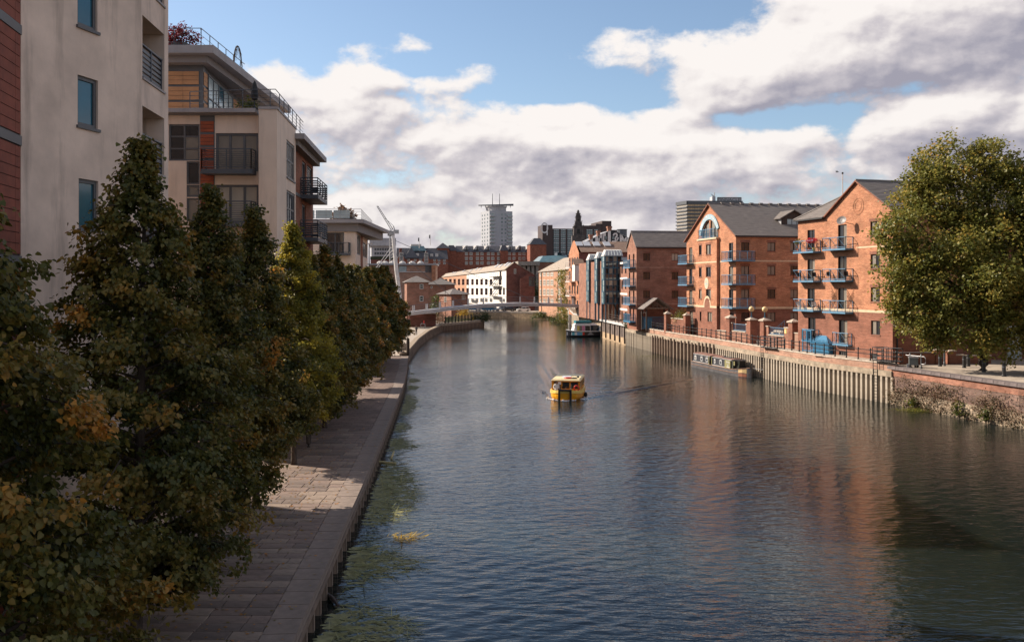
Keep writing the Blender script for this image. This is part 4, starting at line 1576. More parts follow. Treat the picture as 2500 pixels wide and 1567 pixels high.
# ------------------------------------------------------------------ left bank buildings
def balcony(parent, fr, u0, u1, z, d, mat, rail=1.1, slab=.16, bars='h', nbar=5, posts=3, name='balcony', slab_mat=None, brace=False):
 """projecting balcony: floor as the part, railing as its sub-part"""
 b = MB()
 b.fbox(fr, u0, u1, z - slab, z, .002, d)
 fl = b.build(name, slab_mat or mat, parent)
 b = MB()
 P = fr.pt
 cor = [(u0 + .03, .04), (u0 + .03, d - .03), (u1 - .03, d - .03), (u1 - .03, .04)]
 segs = list(zip(cor, cor[1:]))
 for (a, wa), (c, wc) in segs:
  n = posts if abs(a - c) > .5 else 1
  for k in range(n + 1):
   t = k / n
   q = P(a + (c - a) * t, z, wa + (wc - wa) * t)
   b.box(q.x - .025, q.x + .025, q.y - .025, q.y + .025, q.z, q.z + rail)
  b.tube([P(a, z + rail, wa), P(c, z + rail, wc)], .035, 5)
  b.tube([P(a, z + .12, wa), P(c, z + .12, wc)], .025, 5)
  if bars == 'h':
   for k in range(nbar):
    zz = z + .12 + (rail - .2) * (k + 1) / (nbar + .6)
    b.tube([P(a, zz, wa), P(c, zz, wc)], .014, 4)
  elif bars == 'v':
   L = math.hypot(c - a, wc - wa)
   m = int(L / .13)
   for k in range(1, m):
    t = k / m
    b.tube([P(a + (c - a) * t, z + .12, wa + (wc - wa) * t), P(a + (c - a) * t, z + rail, wa + (wc - wa) * t)], .012, 4)
  elif bars == 'slat':
   for k in range(6):
    zz = z + .18 + .15 * k
    q = [P(a, zz, wa), P(c, zz, wc)]
    b.tube(q, .045, 4)
  elif bars == 'x':
   for k in range(n):
    t0, t1 = k / n, (k + 1) / n
    A = P(a + (c - a) * t0, z + .12, wa + (wc - wa) * t0)
    B = P(a + (c - a) * t1, z + .12, wa + (wc - wa) * t1)
    up = Vector((0, 0, rail - .12))
    b.tube([A, B + up], .011, 4)
    b.tube([B, A + up], .011, 4)
 rl = b.build('railing', mat, fl)
 rl.parent = fl
 if brace:
  for u in (u0 + .2, u1 - .2):
   b = MB()
   b.tube([P(u, z - slab - .55, .03), P(u, z - slab, d * .75)], .04, 5)
   b.build('bracket', mat, fl)
 return fl
def panel_courses(parent, fr, u0, u1, z0, z1, hgt, mat, name='cladding_panel', w=.03, splits=(), gap=.02):
 """rainscreen panels hung in courses, every one a piece"""
 us = [u0] + list(splits) + [u1]
 z = z0
 i = 0
 while z < z1 - .03:
  zz = min(z1, z + hgt)
  for a, c in zip(us, us[1:]):
   b = MB()
   b.fbox(fr, a + gap * .4, c - gap * .4, z + gap, zz, .004, w)
   b.build(name, mat, parent)
  z = zz
# ---- A: cream rendered block at the left edge
A = thing('cream_apartment_block', (-15, 31, QZ), 'tall cream rendered block with recessed balconies filling the top left corner', 'building')
C0 = Vector((-12.2, 31.0, QZ))
frA2 = Frame(C0.x, C0.y, QZ, U=(.0 - .077, .997))       # recessed balcony side: u runs away from the camera
frA2 = Frame(C0.x, C0.y, QZ, U=(-.077, .997))
frA1 = Frame(C0.x - .233 * 5.35, C0.y - .973 * 5.35, QZ, U=(.233, .973))
A1L, A2L = 5.35, 3.1
HA = 23.5
# windows of the main face
holes = []
wins = []
for (x0, y0, x1, y1) in ((189.5, 190, 239, 311), (189, -60, 238, 70), (192, 439, 240, 560)):
 r = frA1.rect(x0, y0, x1, y1)
 wins.append(r)
 holes.append(rect_hole(r))
b = MB()
b.wall(frA1, [(0, 0), (A1L, 0), (A1L, HA), (0, HA)], holes, .16)
wa = b.build('wall', render_c, A)
for r in wins:
 window(A, frA1, *r, mat=frame_grey, cols=1, rows=1, glassmat=glass_b, inset=.07, sill=frame_grey, th=.11)
# balcony openings
op = []
for (yt0, yt1, yb0, yb1) in ((33, 86, 186, 227), (255, 291, 407, 431), (480, 497, 600, 610), (-190, -110, -40, 18)):
 u0, zt0 = frA2.px(344, yt0)
 u1, zt1 = frA2.px(401, yt1)
 _, zb0 = frA2.px(344, yb0)
 _, zb1 = frA2.px(403, yb1)
 op.append((max(.12, u0 + .1), min(u1, A2L - .2), (zb0 + zb1) / 2, (zt0 + zt1) / 2))
b = MB()
b.wall(frA2, [(0, 0), (A2L, 0), (A2L, HA), (0, HA)], [rect_hole(o) for o in op], 1.7)
b.build('balcony_wall', render_c, A)
for o in op:
 b = MB()
 b.fbox(frA2, o[0] - .1, o[1] + .1, o[2] - .1, o[3] + .1, -1.95, -1.7)
 b.build('loggia_back_wall', render_c, A)
 window(A, Frame(*frA2.pt(0, 0, -1.6), U=frA2.U.xy), o[0] + .5, o[1] - .4, o[2] + .02, o[3] - .35, frame_grey, 2, 1, glass, .0)
 # slatted railing across the opening
 b = MB()
 for k in range(3):
  u = o[0] + (o[1] - o[0]) * k / 2
  u = min(max(u, o[0] + .04), o[1] - .04)
  b.fbox(frA2, u - .03, u + .03, o[2], o[2] + 1.15, -.14, -.07)
 b.fbox(frA2, o[0], o[1], o[2] + 1.12, o[2] + 1.17, -.16, -.06)
 rl = b.build('railing', grey_steel, A)
 for k in range(6):
  b = MB()
  zz = o[2] + .1 + k * .165
  b.fbox(frA2, o[0] + .05, o[1] - .05, zz, zz + .10, -.13, -.09)
  s = b.build('slat', grey_steel, rl)
 b = MB()
 b.fbox(frA2, o[0] - .02, o[1] + .05, o[2] - .07, o[2] - .003, -.3, .05)
 b.build('sill', fascia, A)
pE = frA2.pt(A2L, 0)
p0 = frA1.pt(0, 0)
b = MB()
ring = [(p0.x, p0.y), (-34, 24), (-34, 51.2), (-20.4, 44.6), (pE.x, pE.y)]
for (x0, y0), (x1, y1) in zip(ring, ring[1:]):
 b.face([(x1, y1, QZ), (x0, y0, QZ), (x0, y0, QZ + HA), (x1, y1, QZ + HA)])
b.face([(q[0], q[1], QZ + HA) for q in ((p0.x, p0.y), (C0.x, C0.y), (pE.x, pE.y), (-20.4, 44.6), (-34, 51.2), (-34, 24))])
b.build('rear_wall', render_c, A)
# terracotta wing in the corner
T = thing('terracotta_wing', (-13.6, 25.6, QZ), 'red terracotta panelled wing at the left picture edge', 'building')
q0 = frA1.pt(.02, 0, -.05)
frT = Frame(q0.x + .17 * 4.2, q0.y - .985 * 4.2, QZ, U=(-.17, .985))
b = MB()
b.wall(frT, [(0, 0), (4.2, 0), (4.2, HA), (0, HA)], [], .1)
b.fbox(frT, 0, 4.2, 0, HA, -9, -.2)
b.build('wall', terra_joint, T)
for (za, zb) in ((frT.px(25, 320)[1], frT.px(25, 70)[1]), (frT.px(25, 620)[1], frT.px(25, 350)[1]), (frT.px(25, 44)[1], frT.px(25, -140)[1]), (0.2, frT.px(25, 650)[1])):
 panel_courses(T, frT, 1.0, 4.17, za, zb, (zb - za) / max(1, round((zb - za) / .30)), terracotta, splits=(2.6, 3.75))
for yy in (335, 57, 635):
 z = frT.px(25, yy)[1]
 b = MB()
 b.fbox(frT, 0, 4.18, z - .13, z + .13, .0, .06)
 b.build('metal_band', frame_grey, T)
 b = MB()
# ---- B: cream building with the grey slab roofs
B = thing('balcony_apartment_building', (-16, 55, QZ), 'cream apartment building with grey slab roofs, terracotta strip and roof terrace', 'building')
YB = 53.5
fB = Frame(-20.2, YB, QZ, ang=0)
rB = lambda x0, y0, x1, y1: fB.rect(x0, y0, x1, y1)
zc = lambda x, y: (400 + x / 5.815, 300 + y / 5.815)
def rZ(x0, y0, x1, y1):
 a, c = zc(x0, y0), zc(x1, y1)
 return fB.rect(a[0], a[1], c[0], c[1])
zt = fB.px(560, 282)[1]                # underside of the terrace slab
uR = fB.px(631, 400)[0]
w_tl = rZ(82, 20, 508, 540)
w_tl = (w_tl[0] - .05, w_tl[1], w_tl[2], w_tl[3])
w_m1 = rZ(322, 548, 508, 875)
w_m2 = rZ(322, 880, 508, 1055)
w_m3 = rZ(322, 1066, 508, 1400)
d1 = rZ(735, 148, 1340, 690)
d2 = rZ(735, 880, 1345, 1420)
dh = d1[2] - d2[2]
d3 = (d2[0], d2[1], d2[2] - dh, d2[3] - dh)
strip = rZ(515, 0, 722, 400)
b = MB()
hl = [rect_hole(r) for r in (w_tl, w_m1, w_m2, w_m3, d1, d2, d3)]
b.wall(fB, [(0, 0), (uR, 0), (uR, zt), (0, zt)], hl, .12)
b.build('wall', render_b, B)
window(B, fB, *w_tl, frame_grey, 2, 3, lambda i, j: glass if i == 0 else glass_c if j < 2 else glass, .06, th=.10)
window(B, fB, *w_m1, frame_grey, 1, 1, glass, .06, th=.09)
window(B, fB, *w_m2, frame_grey, 1, 1, glass_c, .06, th=.12)
window(B, fB, *w_m3, frame_grey, 1, 1, glass_c, .06, th=.09)
for k, r in enumerate((d1, d2, d3)):
 window(B, fB, *r, frame_grey, 3, 1, (lambda i, j: glass_c) if k == 0 else glass_w, .08, name='balcony_door', th=.13)
# terracotta strip, three panels between each pair of metal bands
z = zt
b = MB()
b.fbox(fB, strip[0], strip[1], 0, zt - .02, .002, .03)
b.build('panel_backing', frame_grey, B)
zz = zt - .35
while zz > 2:
 panel_courses(B, fB, strip[0] + .03, strip[1] - .03, zz - .62, zz, .207, tile_red, w=.07, gap=.022)
 zz -= .745
# terrace slab and soffit
b = MB()
zs0, zs1 = fB.px(560, 279)[1], fB.px(560, 269)[1]
b.fbox(fB, 0, uR - .02, zs0, zs1, -4, .62)
b.build('terrace_slab', fascia, B)
b = MB()
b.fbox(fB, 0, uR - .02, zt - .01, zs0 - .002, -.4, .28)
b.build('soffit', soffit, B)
# corner column and river side
uc0, uc1 = uR, fB.px(676, 400)[0]
frc = Frame(fB.pt(0, 0).x, YB - .7, QZ, ang=0)
uc0, uc1 = frc.px(631.5, 400)[0], frc.px(676, 400)[0]
ztop = frc.px(655, 267)[1]
pc = frc.pt(uc1, 0)
fS = Frame(pc.x, pc.y, QZ, U=(-.076, .997))
S1L = fS.px(722, 400)[0]
S2L = fS.px(776, 400)[0]
z6 = lambda x, y: (600 + x / 3.877, 250 + y / 3.877)
def rS(fr, x0, y0, x1, y1):
 a, c = z6(x0, y0), z6(x1, y1)
 return fr.rect(a[0], a[1], c[0], c[1])
sw1 = rS(fS, 386, 385, 462, 730)
sw2 = rS(fS, 387, 850, 466, 1178)
sdz = sw1[2] - sw2[2]
sw3 = (sw2[0], sw2[1], sw2[2] - sdz, sw2[3] - sdz)
b = MB()
b.wall(frc, [(uc0, 0), (uc1, 0), (uc1, ztop), (uc0, ztop)], [], .1)
b.wall(fS, [(0, 0), (S1L, 0), (S1L, ztop), (0, ztop)], [rect_hole(r) for r in (sw1, sw2, sw3)], .1)
b.wall(frc.sideL(uc0, .7), [(0, 0), (.7, 0), (.7, ztop), (0, ztop)], [], .1)
b.face([frc.pt(uc0, ztop), frc.pt(uc1, ztop), fS.pt(S1L, ztop), fS.pt(S1L, ztop, -6), frc.pt(uc0, ztop, -6)])
b.build('corner_wall', render_b, B)
b = MB()
b.fbox(frc, uc0 - .02, uc1 + .05, ztop + .002, ztop + .14, -.35, .05)
b.fbox(fS, -.02, S1L, ztop + .002, ztop + .14, -.35, .049)
b.build('parapet_cap', fascia, B)
for r in (sw1, sw2, sw3):
 window(B, fS, *r, frame_grey, 4, 2, glass_c if r is sw1 else glass, .05, sill=frame_grey, th=.13)
# brick part of the river side, set back, under its own roof slab
q = fS.pt(S1L, 0, -.35)
fBk = Frame(q.x, q.y, QZ, U=(-.076, .997))
BL = S2L - S1L
zbt = fBk.px(740, 340)[1]
zbt = ztop - 1.0
bd1 = (5.2, 7.0, sw1[2] - .3, sw1[3] - .1)
bd2 = (5.2, 7.0, sw2[2] - .3, sw2[3] - .1)
bd3 = (5.2, 7.0, sw3[2] - .3, sw3[3] - .1)
bw1 = (7.6, 10.4, bd1[2] + .1, bd1[3])
b = MB()
b.wall(fBk, [(0, 0), (BL, 0), (BL, zbt), (0, zbt)], [rect_hole(r) for r in (bd1, bd2, bd3, bw1)], .12)
b.wall(fBk.side(BL), [(0, 0), (9, 0), (9, zbt), (0, zbt)], [], .1)
b.build('brick_wall', brick_t, B)
for r in (bd1, bd2, bd3):
 window(B, fBk, *r, frame_grey, 2, 1, glass, .08, name='balcony_door', th=.12)
window(B, fBk, *bw1, frame_grey, 2, 2, glass_c, .08, th=.12)
for r in (bd1, bd2):
 b = MB()
 b.fbox(fBk, 0, 5.2, r[2] - .25, r[2] - .05, .002, .05)
 b.build('metal_band', frame_grey, B)
b = MB()
b.fbox(fBk, -.4, BL + .4, zbt + .35, zbt + .7, -8, .95)
b.build('roof_slab', fascia, B)
b = MB()
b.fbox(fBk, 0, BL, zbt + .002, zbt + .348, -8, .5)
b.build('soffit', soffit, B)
for r in (bd1, bd2, bd3):
 balcony(B, fBk, r[0] - .9, r[1] + 2.6, r[2] - .02, 1.2, grey_steel, 1.15, .26, 'slat', posts=4)
for r in (d1, d2, d3):
 balcony(B, fB, rZ(622, 400, 1300, 600)[0] - .05, uR - .12, r[2] + .02, 1.0, grey_steel, 1.12, .26, 'h', 7, posts=2)
# recessed lower cream wall beyond the brick part
b = MB()
fX = Frame(*fBk.pt(BL + .2, 0, -1.2), U=(-.076, .997))
b.wall(fX, [(0, 0), (7, 0), (7, bd1[2] - .4), (0, bd1[2] - .4)], [], .1)
b.wall(Frame(*fX.pt(0, 0, -5), U=(fX.N.x, fX.N.y)), [(0, 0), (5, 0), (5, bd1[2] - .4), (0, bd1[2] - .4)], [], .1)
b.build('lower_wall', render_b, B)
# body that closes the block behind
b = MB()
b.prism([(-20.2, YB + .2), (-14.0, YB + .2), (-15.4, 72.4), (-24, 72.4)], QZ, QZ + zt - .1)
b.build('rear_body', render_b, B)
# penthouse
zfl = zs1
fP = Frame(-21.4, 56.2, QZ, ang=0)
uP = fP.px(496, 200)[0]
zP1 = fP.px(450, 172)[1]
b = MB()
b.fbox(fP, 0, uP - .02, zfl, zP1 + .3, -.5, -.03)
b.build('penthouse_wall', frame_grey, B)
zP0 = zfl + .12
hh = (zP1 - zP0)
for k in range(3):
 za = zP0 + hh * k / 3 + .05
 zb = zP0 + hh * (k + 1) / 3 - .07
 panel_courses(B, fP, .3, uP - .25, za, zb, (zb - za) / 3, orange_panel, w=.03, splits=(uP - 1.2,), gap=.02)
pP = fP.pt(uP, 0)
fPs = Frame(pP.x, pP.y, QZ, U=(-.076, .997))
for k in range(3):
 za = zP0 + hh * k / 3 + .05
 zb = zP0 + hh * (k + 1) / 3 - .07
 panel_courses(B, fPs, .12, .95, za, zb, (zb - za) / 3, orange_panel, w=.03, gap=.02)
 panel_courses(B, fPs, 8.2, 11.5, za, zb, (zb - za) / 3, orange_panel, w=.03, gap=.02)
b = MB()
b.fbox(fPs, .3, 14, zfl, zP1 + .3, -3, -.05)
b.build('penthouse_side_wall', frame_grey, B)
window(B, fPs, 1.1, 8.0, zfl + .05, zP1, frame_grey, 5, 2, lambda i, j: glass_gw if (i + j) % 3 else glass_b, -.06, th=.10)
b = MB()
b.fbox(fP, 0, uP + 1.0, zP1 + .72, zP1 + 1.18, -18, 1.3)
b.build('roof_slab', fascia, B)
b = MB()
b.fbox(fP, 0, uP + .45, zP1 + .302, zP1 + .718, -17.5, .7)
b.build('soffit', soffit, B)
# terrace railings
def railing(parent, pts, h, mat, bars=4, name='railing', step=1.6, rad=.024):
 b = MB()
 for p, d in resample([(p[0], p[1]) for p in pts], step):
  b.box(p.x - .02, p.x + .02, p.y - .02, p.y + .02, pts[0][2], pts[0][2] + h)
 for k in range(bars + 1):
  zz = pts[0][2] + h * (1 - k / (bars + .6))
  b.tube([(p[0], p[1], zz) for p in pts], rad if k == 0 else rad * .5, 5)
 return b.build(name, mat, parent)
rl0 = frc.pt(uc1 - .1, ztop + .14, -.1)
railing(B, [tuple(fP.pt(uP + .1, zfl, 2.6)), tuple(fB.pt(uR - .1, zfl, .55))[:2] + (0,), tuple(rl0)[:2] + (0,), tuple(fS.pt(S1L + 4, 0, -.1))[:2] + (0,)], 1.05, grey_steel)
railing(B, [tuple(fP.pt(0, zP1 + 1.18, 1.0)), tuple(fP.pt(uP + .2, 0, 1.0))[:2] + (0,), tuple(fP.pt(uP + .2, 0, -8))[:2] + (0,)], 1.05, grey_steel, 2)
# things on the roof terraces
q = fP.pt(uP - 1.3, zP1 + 1.18, .2)
rm = thing('red_maple', tuple(q), 'red leaved maple in a planter on the top roof terrace', 'shrub')
gg = np.random.default_rng(77)
d_ = gg.normal(0, 1, (60, 3))
d_ /= np.linalg.norm(d_, axis=1)[:, None]
cc = np.array(q) + np.array((0, 0, .75)) + d_ * np.array((1.15, .8, .62)) * gg.uniform(.4, 1.05, 60)[:, None]
cen, out, sz, ti = clusters(cc, d_, 26, .16, 78, np.full(60, .5), .25, .12)
leaf_mesh('foliage', cen, out, sz, ti, red_leaf, 79, .6, .8, False, rm)
b = MB()
b.tube([q, q + Vector((.05, 0, .6)), q + Vector((.4, 0, 1.2))], [.06, .05, .02], 5)
b.tube([q + Vector((0, 0, .4)), q + Vector((-.5, 0, 1.1))], [.04, .02], 5)
b.build('stems', bark, rm)
b = MB()
b.box(q.x - .45, q.x + .45, q.y - .3, q.y + .3, q.z + .002, q.z + .38)
tag(b.build('planter', frame_grey), 'grey planter box under the red maple on the top roof', 'planter')
q = fP.pt(uP + .35, zP1 + 1.18, -5.2)
wt = thing('weeping_tree', tuple(q), 'bare arched weeping tree on the edge of the top roof', 'tree')
b = MB()
arc = [q + Vector((0, (1 - math.cos(t)) * .95 - .2, math.sin(t) * 1.65 + .1)) for t in np.linspace(0, math.pi * .98, 12)]
b.tube(arc, [.055] * 5 + [.045] * 4 + [.03] * 3, 6)
b.build('trunk', bark, wt)
b = MB()
gg = random.Random(3)
for p in arc[2:10]:
 for _ in range(4):
  o = Vector((gg.uniform(-.15, .15), gg.uniform(-.2, .2), 0))
  b.tube([p, p + o + Vector((0, 0, -gg.uniform(.3, .9)))], [.012, .005], 3)
b.build('twigs', bark, wt)
q = fB.pt(fB.px(624, 260)[0], zfl, .2)
pa = thing('closed_parasol', tuple(q), 'dark closed parasol standing at the terrace corner rail', 'parasol')
b = MB()
b.lathe(tuple(q), [(.03, 0), (.03, .5), (.16, .55), (.22, .75), (.17, 1.15), (.1, 1.45), (.02, 1.62)], 10)
b.build('canopy', black_rub, pa)
b = MB()
b.lathe(tuple(q), [(.25, 0), (.25, .06), (.04, .08), (.03, .5)], 10)
b.build('base', black_iron, pa)
bush('potted_shrub', tuple(fB.pt(fB.px(596, 265)[0], zfl, -.6)), (.8, .5, .8), 'brown green shrubs along the wall of the roof terrace', seed=81, n=24, leaf=.12, tint=.6, stem=False)
# ---- third cream building, lower, further along the quay
Tt = thing('low_cream_apartment_building', (-17.2, 102, QZ), 'lower cream building with glass balustrade beyond the balcony building', 'building')
f3 = Frame(-28, 102, QZ, ang=0)
u3 = f3.px(868, 600)[0]
z3t = f3.px(830, 566)[1]
z2 = lambda x, y: (750 + x / 3.78, 450 + y / 3.78)
def r3(fr, x0, y0, x1, y1):
 a, c = z2(x0, y0), z2(x1, y1)
 return fr.rect(a[0], a[1], c[0], c[1])
w3 = r3(f3, 173, 445, 340, 640)
w3b = (w3[0], w3[1], w3[2] - 4, w3[3] - 4)
b = MB()
b.wall(f3, [(0, 0), (u3, 0), (u3, z3t), (0, z3t)], [rect_hole(w3), rect_hole(w3b)], .12)
p3 = f3.pt(u3, 0)
f3s = Frame(p3.x, p3.y, QZ, U=(-.085, .996))
L3 = f3s.px(898, 600)[0]
s3 = [(2.2, 7.0, w3[2], w3[3]), (10.5, L3 - 1.5, w3[2], w3[3] - .5)]
b.wall(f3s, [(0, 0), (L3, 0), (L3, z3t), (0, z3t)], [rect_hole(r) for r in s3], .12)
b.wall(f3s.side(L3), [(0, 0), (11, 0), (11, z3t), (0, z3t)], [], .12)
b.build('wall', render_b, Tt)
b = MB()
b.fbox(f3s, 7.2, 10.3, 0, z3t - .05, .002, .05)
b.build('brick_panel', brick_t, Tt)
window(Tt, f3, *w3, frame_grey, 2, 1, glass, .08, th=.10)
window(Tt, f3, *w3b, frame_grey, 2, 1, glass, .08, th=.10)
for r in s3:
 window(Tt, f3s, *r, frame_grey, 2, 1, glass_c, .08, th=.14)
b = MB()
b.fbox(f3, 0, u3 + 1.0, z3t + .9, z3t + 1.3, -20, 1.1)
b.build('roof_slab', fascia, Tt)
b = MB()
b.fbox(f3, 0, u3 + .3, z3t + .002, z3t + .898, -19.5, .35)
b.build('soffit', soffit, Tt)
b = MB()
b.prism([(-28, 102.3), (-17.4, 102.3), (-18.8, 121), (-28, 121)], QZ, QZ + z3t - .1)
b.build('rear_body', render_b, Tt)
balcony(Tt, f3, w3[0] - .5, w3[1] + .7, w3[2] + .05, 1.1, grey_steel, 1.1, .25, 'v', posts=3)
zz = QZ + z3t + 1.3
railing(Tt, [(-27.5, 101.3, zz), (f3.pt(u3 + .7, 0).x, 101.3, 0), (f3.pt(u3 + .7, 0).x - 1.6, 120, 0)], 1.1, galv, 3, step=1.5)
for k in range(5):
 b = MB()
 x0 = -26.8 + k * 1.9
 b.box(x0, x0 + 1.75, 101.32, 101.36, zz + .1, zz + .98)
 b.build('glass_panel', glass_gw, Tt)
bush('roof_palm', (-18.6, 103.5, zz - .1), (1.3, 1.2, 1.5), 'feathery ochre plant on the roof terrace of the lower cream building', 'plant', mat=dry_leaf, seed=90, n=30, leaf=.3, tint=.85)
# ------------------------------------------------------------------ right bank: gabled brick flats
def zz5(x, y):
 return 1880 + x / 3.024, 400 + y / 3.024
def zz4(x, y):
 return 1480 + x / 3.781, 440 + y / 3.781
def rr(fr, zf, x0, y0, x1, y1):
 a, c = zf(x0, y0), zf(x1, y1)
 return fr.rect(a[0], a[1], c[0], c[1])
def dentils(parent, fr, pts, step=.34, size=.13, mat=None):
 """row of projecting brick ends under an eave or verge"""
 b = MB()
 for (u0, z0), (u1, z1) in zip(pts, pts[1:]):
  L = math.hypot(u1 - u0, z1 - z0)
  n = max(2, int(L / step))
  for i in range(n):
   t = (i + .25) / n
   u, z = u0 + (u1 - u0) * t, z0 + (z1 - z0) * t
   b.fbox(fr, u - size / 2, u + size / 2, z - size, z, .002, .07)
 o = b.build('dentil_course', mat or brick_r, parent)
 return o
def lintel(parent, fr, r, mat=None):
 b = MB()
 b.fbox(fr, r[0] - .12, r[1] + .12, r[3] + .01, r[3] + .3, .002, .022)
 b.build('brick_lintel', mat or brick_r, parent)
 b = MB()
 b.fbox(fr, r[0] - .05, r[1] + .05, r[2] - .12, r[2] - .01, .002, .05)
 b.build('brick_sill', mat or brick_r, parent)
# ---- D
D = thing('gabled_brick_flats', (33, 96, RZ), 'gabled orange brick flats with seven blue balconies facing the river left of the plane tree', 'building')
fD = Frame(35.0, 91.5, RZ, U=(.272, -.962))
UL, UR, UG = -12.8, 2.98, -7.65
ZE, ZP, PK = 14.35, 17.4, -2.35
zband1 = fD.px(*zz5(760, 1099))[1]
zband2 = fD.px(*zz5(750, 617))[1]
wins = [rr(fD, zz5, 740, 425, 808, 530), rr(fD, zz5, 742, 668, 810, 773), rr(fD, zz5, 743, 913, 811, 1018), rr(fD, zz5, 745, 1158, 812, 1262)]
fl_r = [fD.px(*zz5(615, y))[1] for y in (622, 858, 1095)]
fl_l = [fD.px(*zz5(375, y))[1] for y in (644, 862, 1080)]
doors = []
for (x0, x1, tops, fls) in ((276, 330, (488, 705, 920), fl_l), (502, 566, (449, 682, 917), fl_r)):
 u0, u1 = fD.px(*zz5(x0, 700))[0], fD.px(*zz5(x1, 700))[0]
 for t_, f_ in zip(tops, fls):
  doors.append((u0, u1, f_ + .02, fD.px(*zz5((x0 + x1) / 2, t_))[1]))
gd1 = rr(fD, zz5, 281, 1135, 336, 1300)
gd2 = rr(fD, zz5, 508, 1153, 570, 1330)
base1 = rr(fD, zz5, 507, 1384, 571, 1434)
base2 = rr(fD, zz5, 745, 1398, 790, 1442)
lowh = [r for r in (wins[3], gd1, gd2, base1, base2)]
uph = wins[:3] + doors
b = MB()
b.wall(fD, [(UL, 0), (UR, 0), (UR, zband1), (UL, zband1)], [rect_hole(r) for r in lowh], .13)
b.wall(fD.side(UR), [(0, 0), (26, 0), (26, zband1), (0, zband1)], [], .1)
b.wall(fD.sideL(UL, 20), [(0, 0), (20, 0), (20, zband1), (0, zband1)], [], .1)
b.build('lower_wall', brick_r, D)
z1 = zband1 + .26
b = MB()
b.wall(fD, [(UL, z1), (UR, z1), (UR, ZE), (PK, ZP), (UG, ZE), (UL, ZE)], [rect_hole(r) for r in uph], .13)
b.wall(fD.side(UR), [(0, z1), (26, z1), (26, ZE), (0, ZE)], [], .1)
b.wall(fD.sideL(UL, 20), [(0, z1), (20, z1), (20, ZE), (0, ZE)], [], .1)
b.build('wall', brick_o, D)
b = MB()
b.fbox(fD, UL - .02, UR + .02, zband1 + .001, z1 - .001, -.15, .03)
fs = fD.side(UR)
b.fbox(fs, .0, 26, zband1 + .001, z1 - .001, -.15, .03)
b.build('cream_band', cream_band, D)
b = MB()
b.fbox(fD, fD.px(*zz5(640, 620))[0], UR + .01, zband2 - .02, zband2 + .14, .002, .02)
b.build('cream_band', cream_band, D)
for r in wins:
 window(D, fD, *r, frame_brown, 2, 1, lambda i, j: glass_c if i == 0 else glass)
 lintel(D, fD, r)
for k, r in enumerate(doors + [gd1, gd2]):
 window(D, fD, *r, frame_brown, 2, 1, (lambda i, j: glass if i == 0 else glass_c) if k % 2 else glass, name='balcony_door')
for r in (base1, base2):
 window(D, fD, *r, frame_grey, 4, 1, glass, name='basement_window')
dentils(D, fD, [(UR + .05, ZE - .0), (PK, ZP - .05)][::-1])
dentils(D, fD, [(PK, ZP - .05), (UG, ZE + .0)])
dentils(D, fD, [(UG, ZE - .25), (UL, ZE - .25)], .3)
# recessed round motif in the gable
b = MB()
uc, zc_ = fD.px(*zz5(650, 311))
for k in range(20):
 a0, a1 = 2 * math.pi * k / 20, 2 * math.pi * (k + .88) / 20
 for rr0, rr1 in ((.72, .9), (.45, .55)):
  b.face([fD.pt(uc + rr0 * math.cos(a0), zc_ + rr0 * math.sin(a0), .035), fD.pt(uc + rr1 * math.cos(a0), zc_ + rr1 * math.sin(a0), .035),
    fD.pt(uc + rr1 * math.cos(a1), zc_ + rr1 * math.sin(a1), .035), fD.pt(uc + rr0 * math.cos(a1), zc_ + rr0 * math.sin(a1), .035)])
b.build('brick_roundel', brick_o, D)
# roofs
b = MB()
ov = .22
P = fD.pt
dep = 26
b.slope(P(UR + .35, ZE - .2, ov), P(UR + .35, ZE - .2, -dep), P(PK, ZP + .1, -dep), P(PK, ZP + .1, ov), .30)
b.slope(P(UG - .1, ZE - .06, -dep), P(UG - .1, ZE - .06, ov), P(PK, ZP + .1, ov), P(PK, ZP + .1, -dep), .30)
# hipped wing on the left
zr = ZE + 3.1
b.slope(P(UL - .3, ZE - .12, .35), P(UG - .05, ZE - .12, .35), P(UG + 3.2, zr, -4.6), P(UL + 4.4, zr, -4.6), .30)
b.slope(P(UL - .3, ZE - .12, -12), P(UL - .3, ZE - .12, .35), P(UL + 4.4, zr, -4.6), P(UL + 4.4, zr, -9), .30)
b.build('roof', slate, D)
b = MB()
b.tube([P(PK, ZP + .2, ov), P(PK, ZP + .2, -dep)], .11, 5)
b.tube([P(UL - .3, ZE - .02, .38), P(UL + 4.4, zr + .1, -4.6), P(UG + 3.2, zr + .1, -4.6)], .10, 5)
b.build('ridge_tiles', slate_l, D)
b = MB()
b.fbox(fD, UL - .3, UG - .06, ZE - .22, ZE - .1, .05, .42)
b.fbox(fs, 0, 26, ZE - .3, ZE - .14, .05, .36)
b.build('gutter', black_iron, D)
b = MB()
for a, c in (((UR + .36, ZE - .2), (PK, ZP + .16)), ((PK, ZP + .16), (UG - .1, ZE - .05))):
 b.hexa([P(a[0], a[1] - .12, ov + .06), P(c[0], c[1] - .12, ov + .06), P(c[0], c[1] - .12, .0), P(a[0], a[1] - .12, .0),
   P(a[0], a[1] + .02, ov + .06), P(c[0], c[1] + .02, ov + .06), P(c[0], c[1] + .02, .0), P(a[0], a[1] + .02, .0)])
b.build('verge', brick_r, D)
# drainpipe on the shaded side, and side windows
b = MB()
b.tube([fs.pt(.45, 0, .08), fs.pt(.45, ZE - .2, .08)], .07, 6)
b.build('drainpipe', black_iron, D)
for u in (5, 11, 17, 22):
 for z in (1.3, 4.3, 7.3, 10.3):
  window(D, fs, u, u + 1.5, z, z + 1.3, frame_brown, 2, 1, glass, -.03)
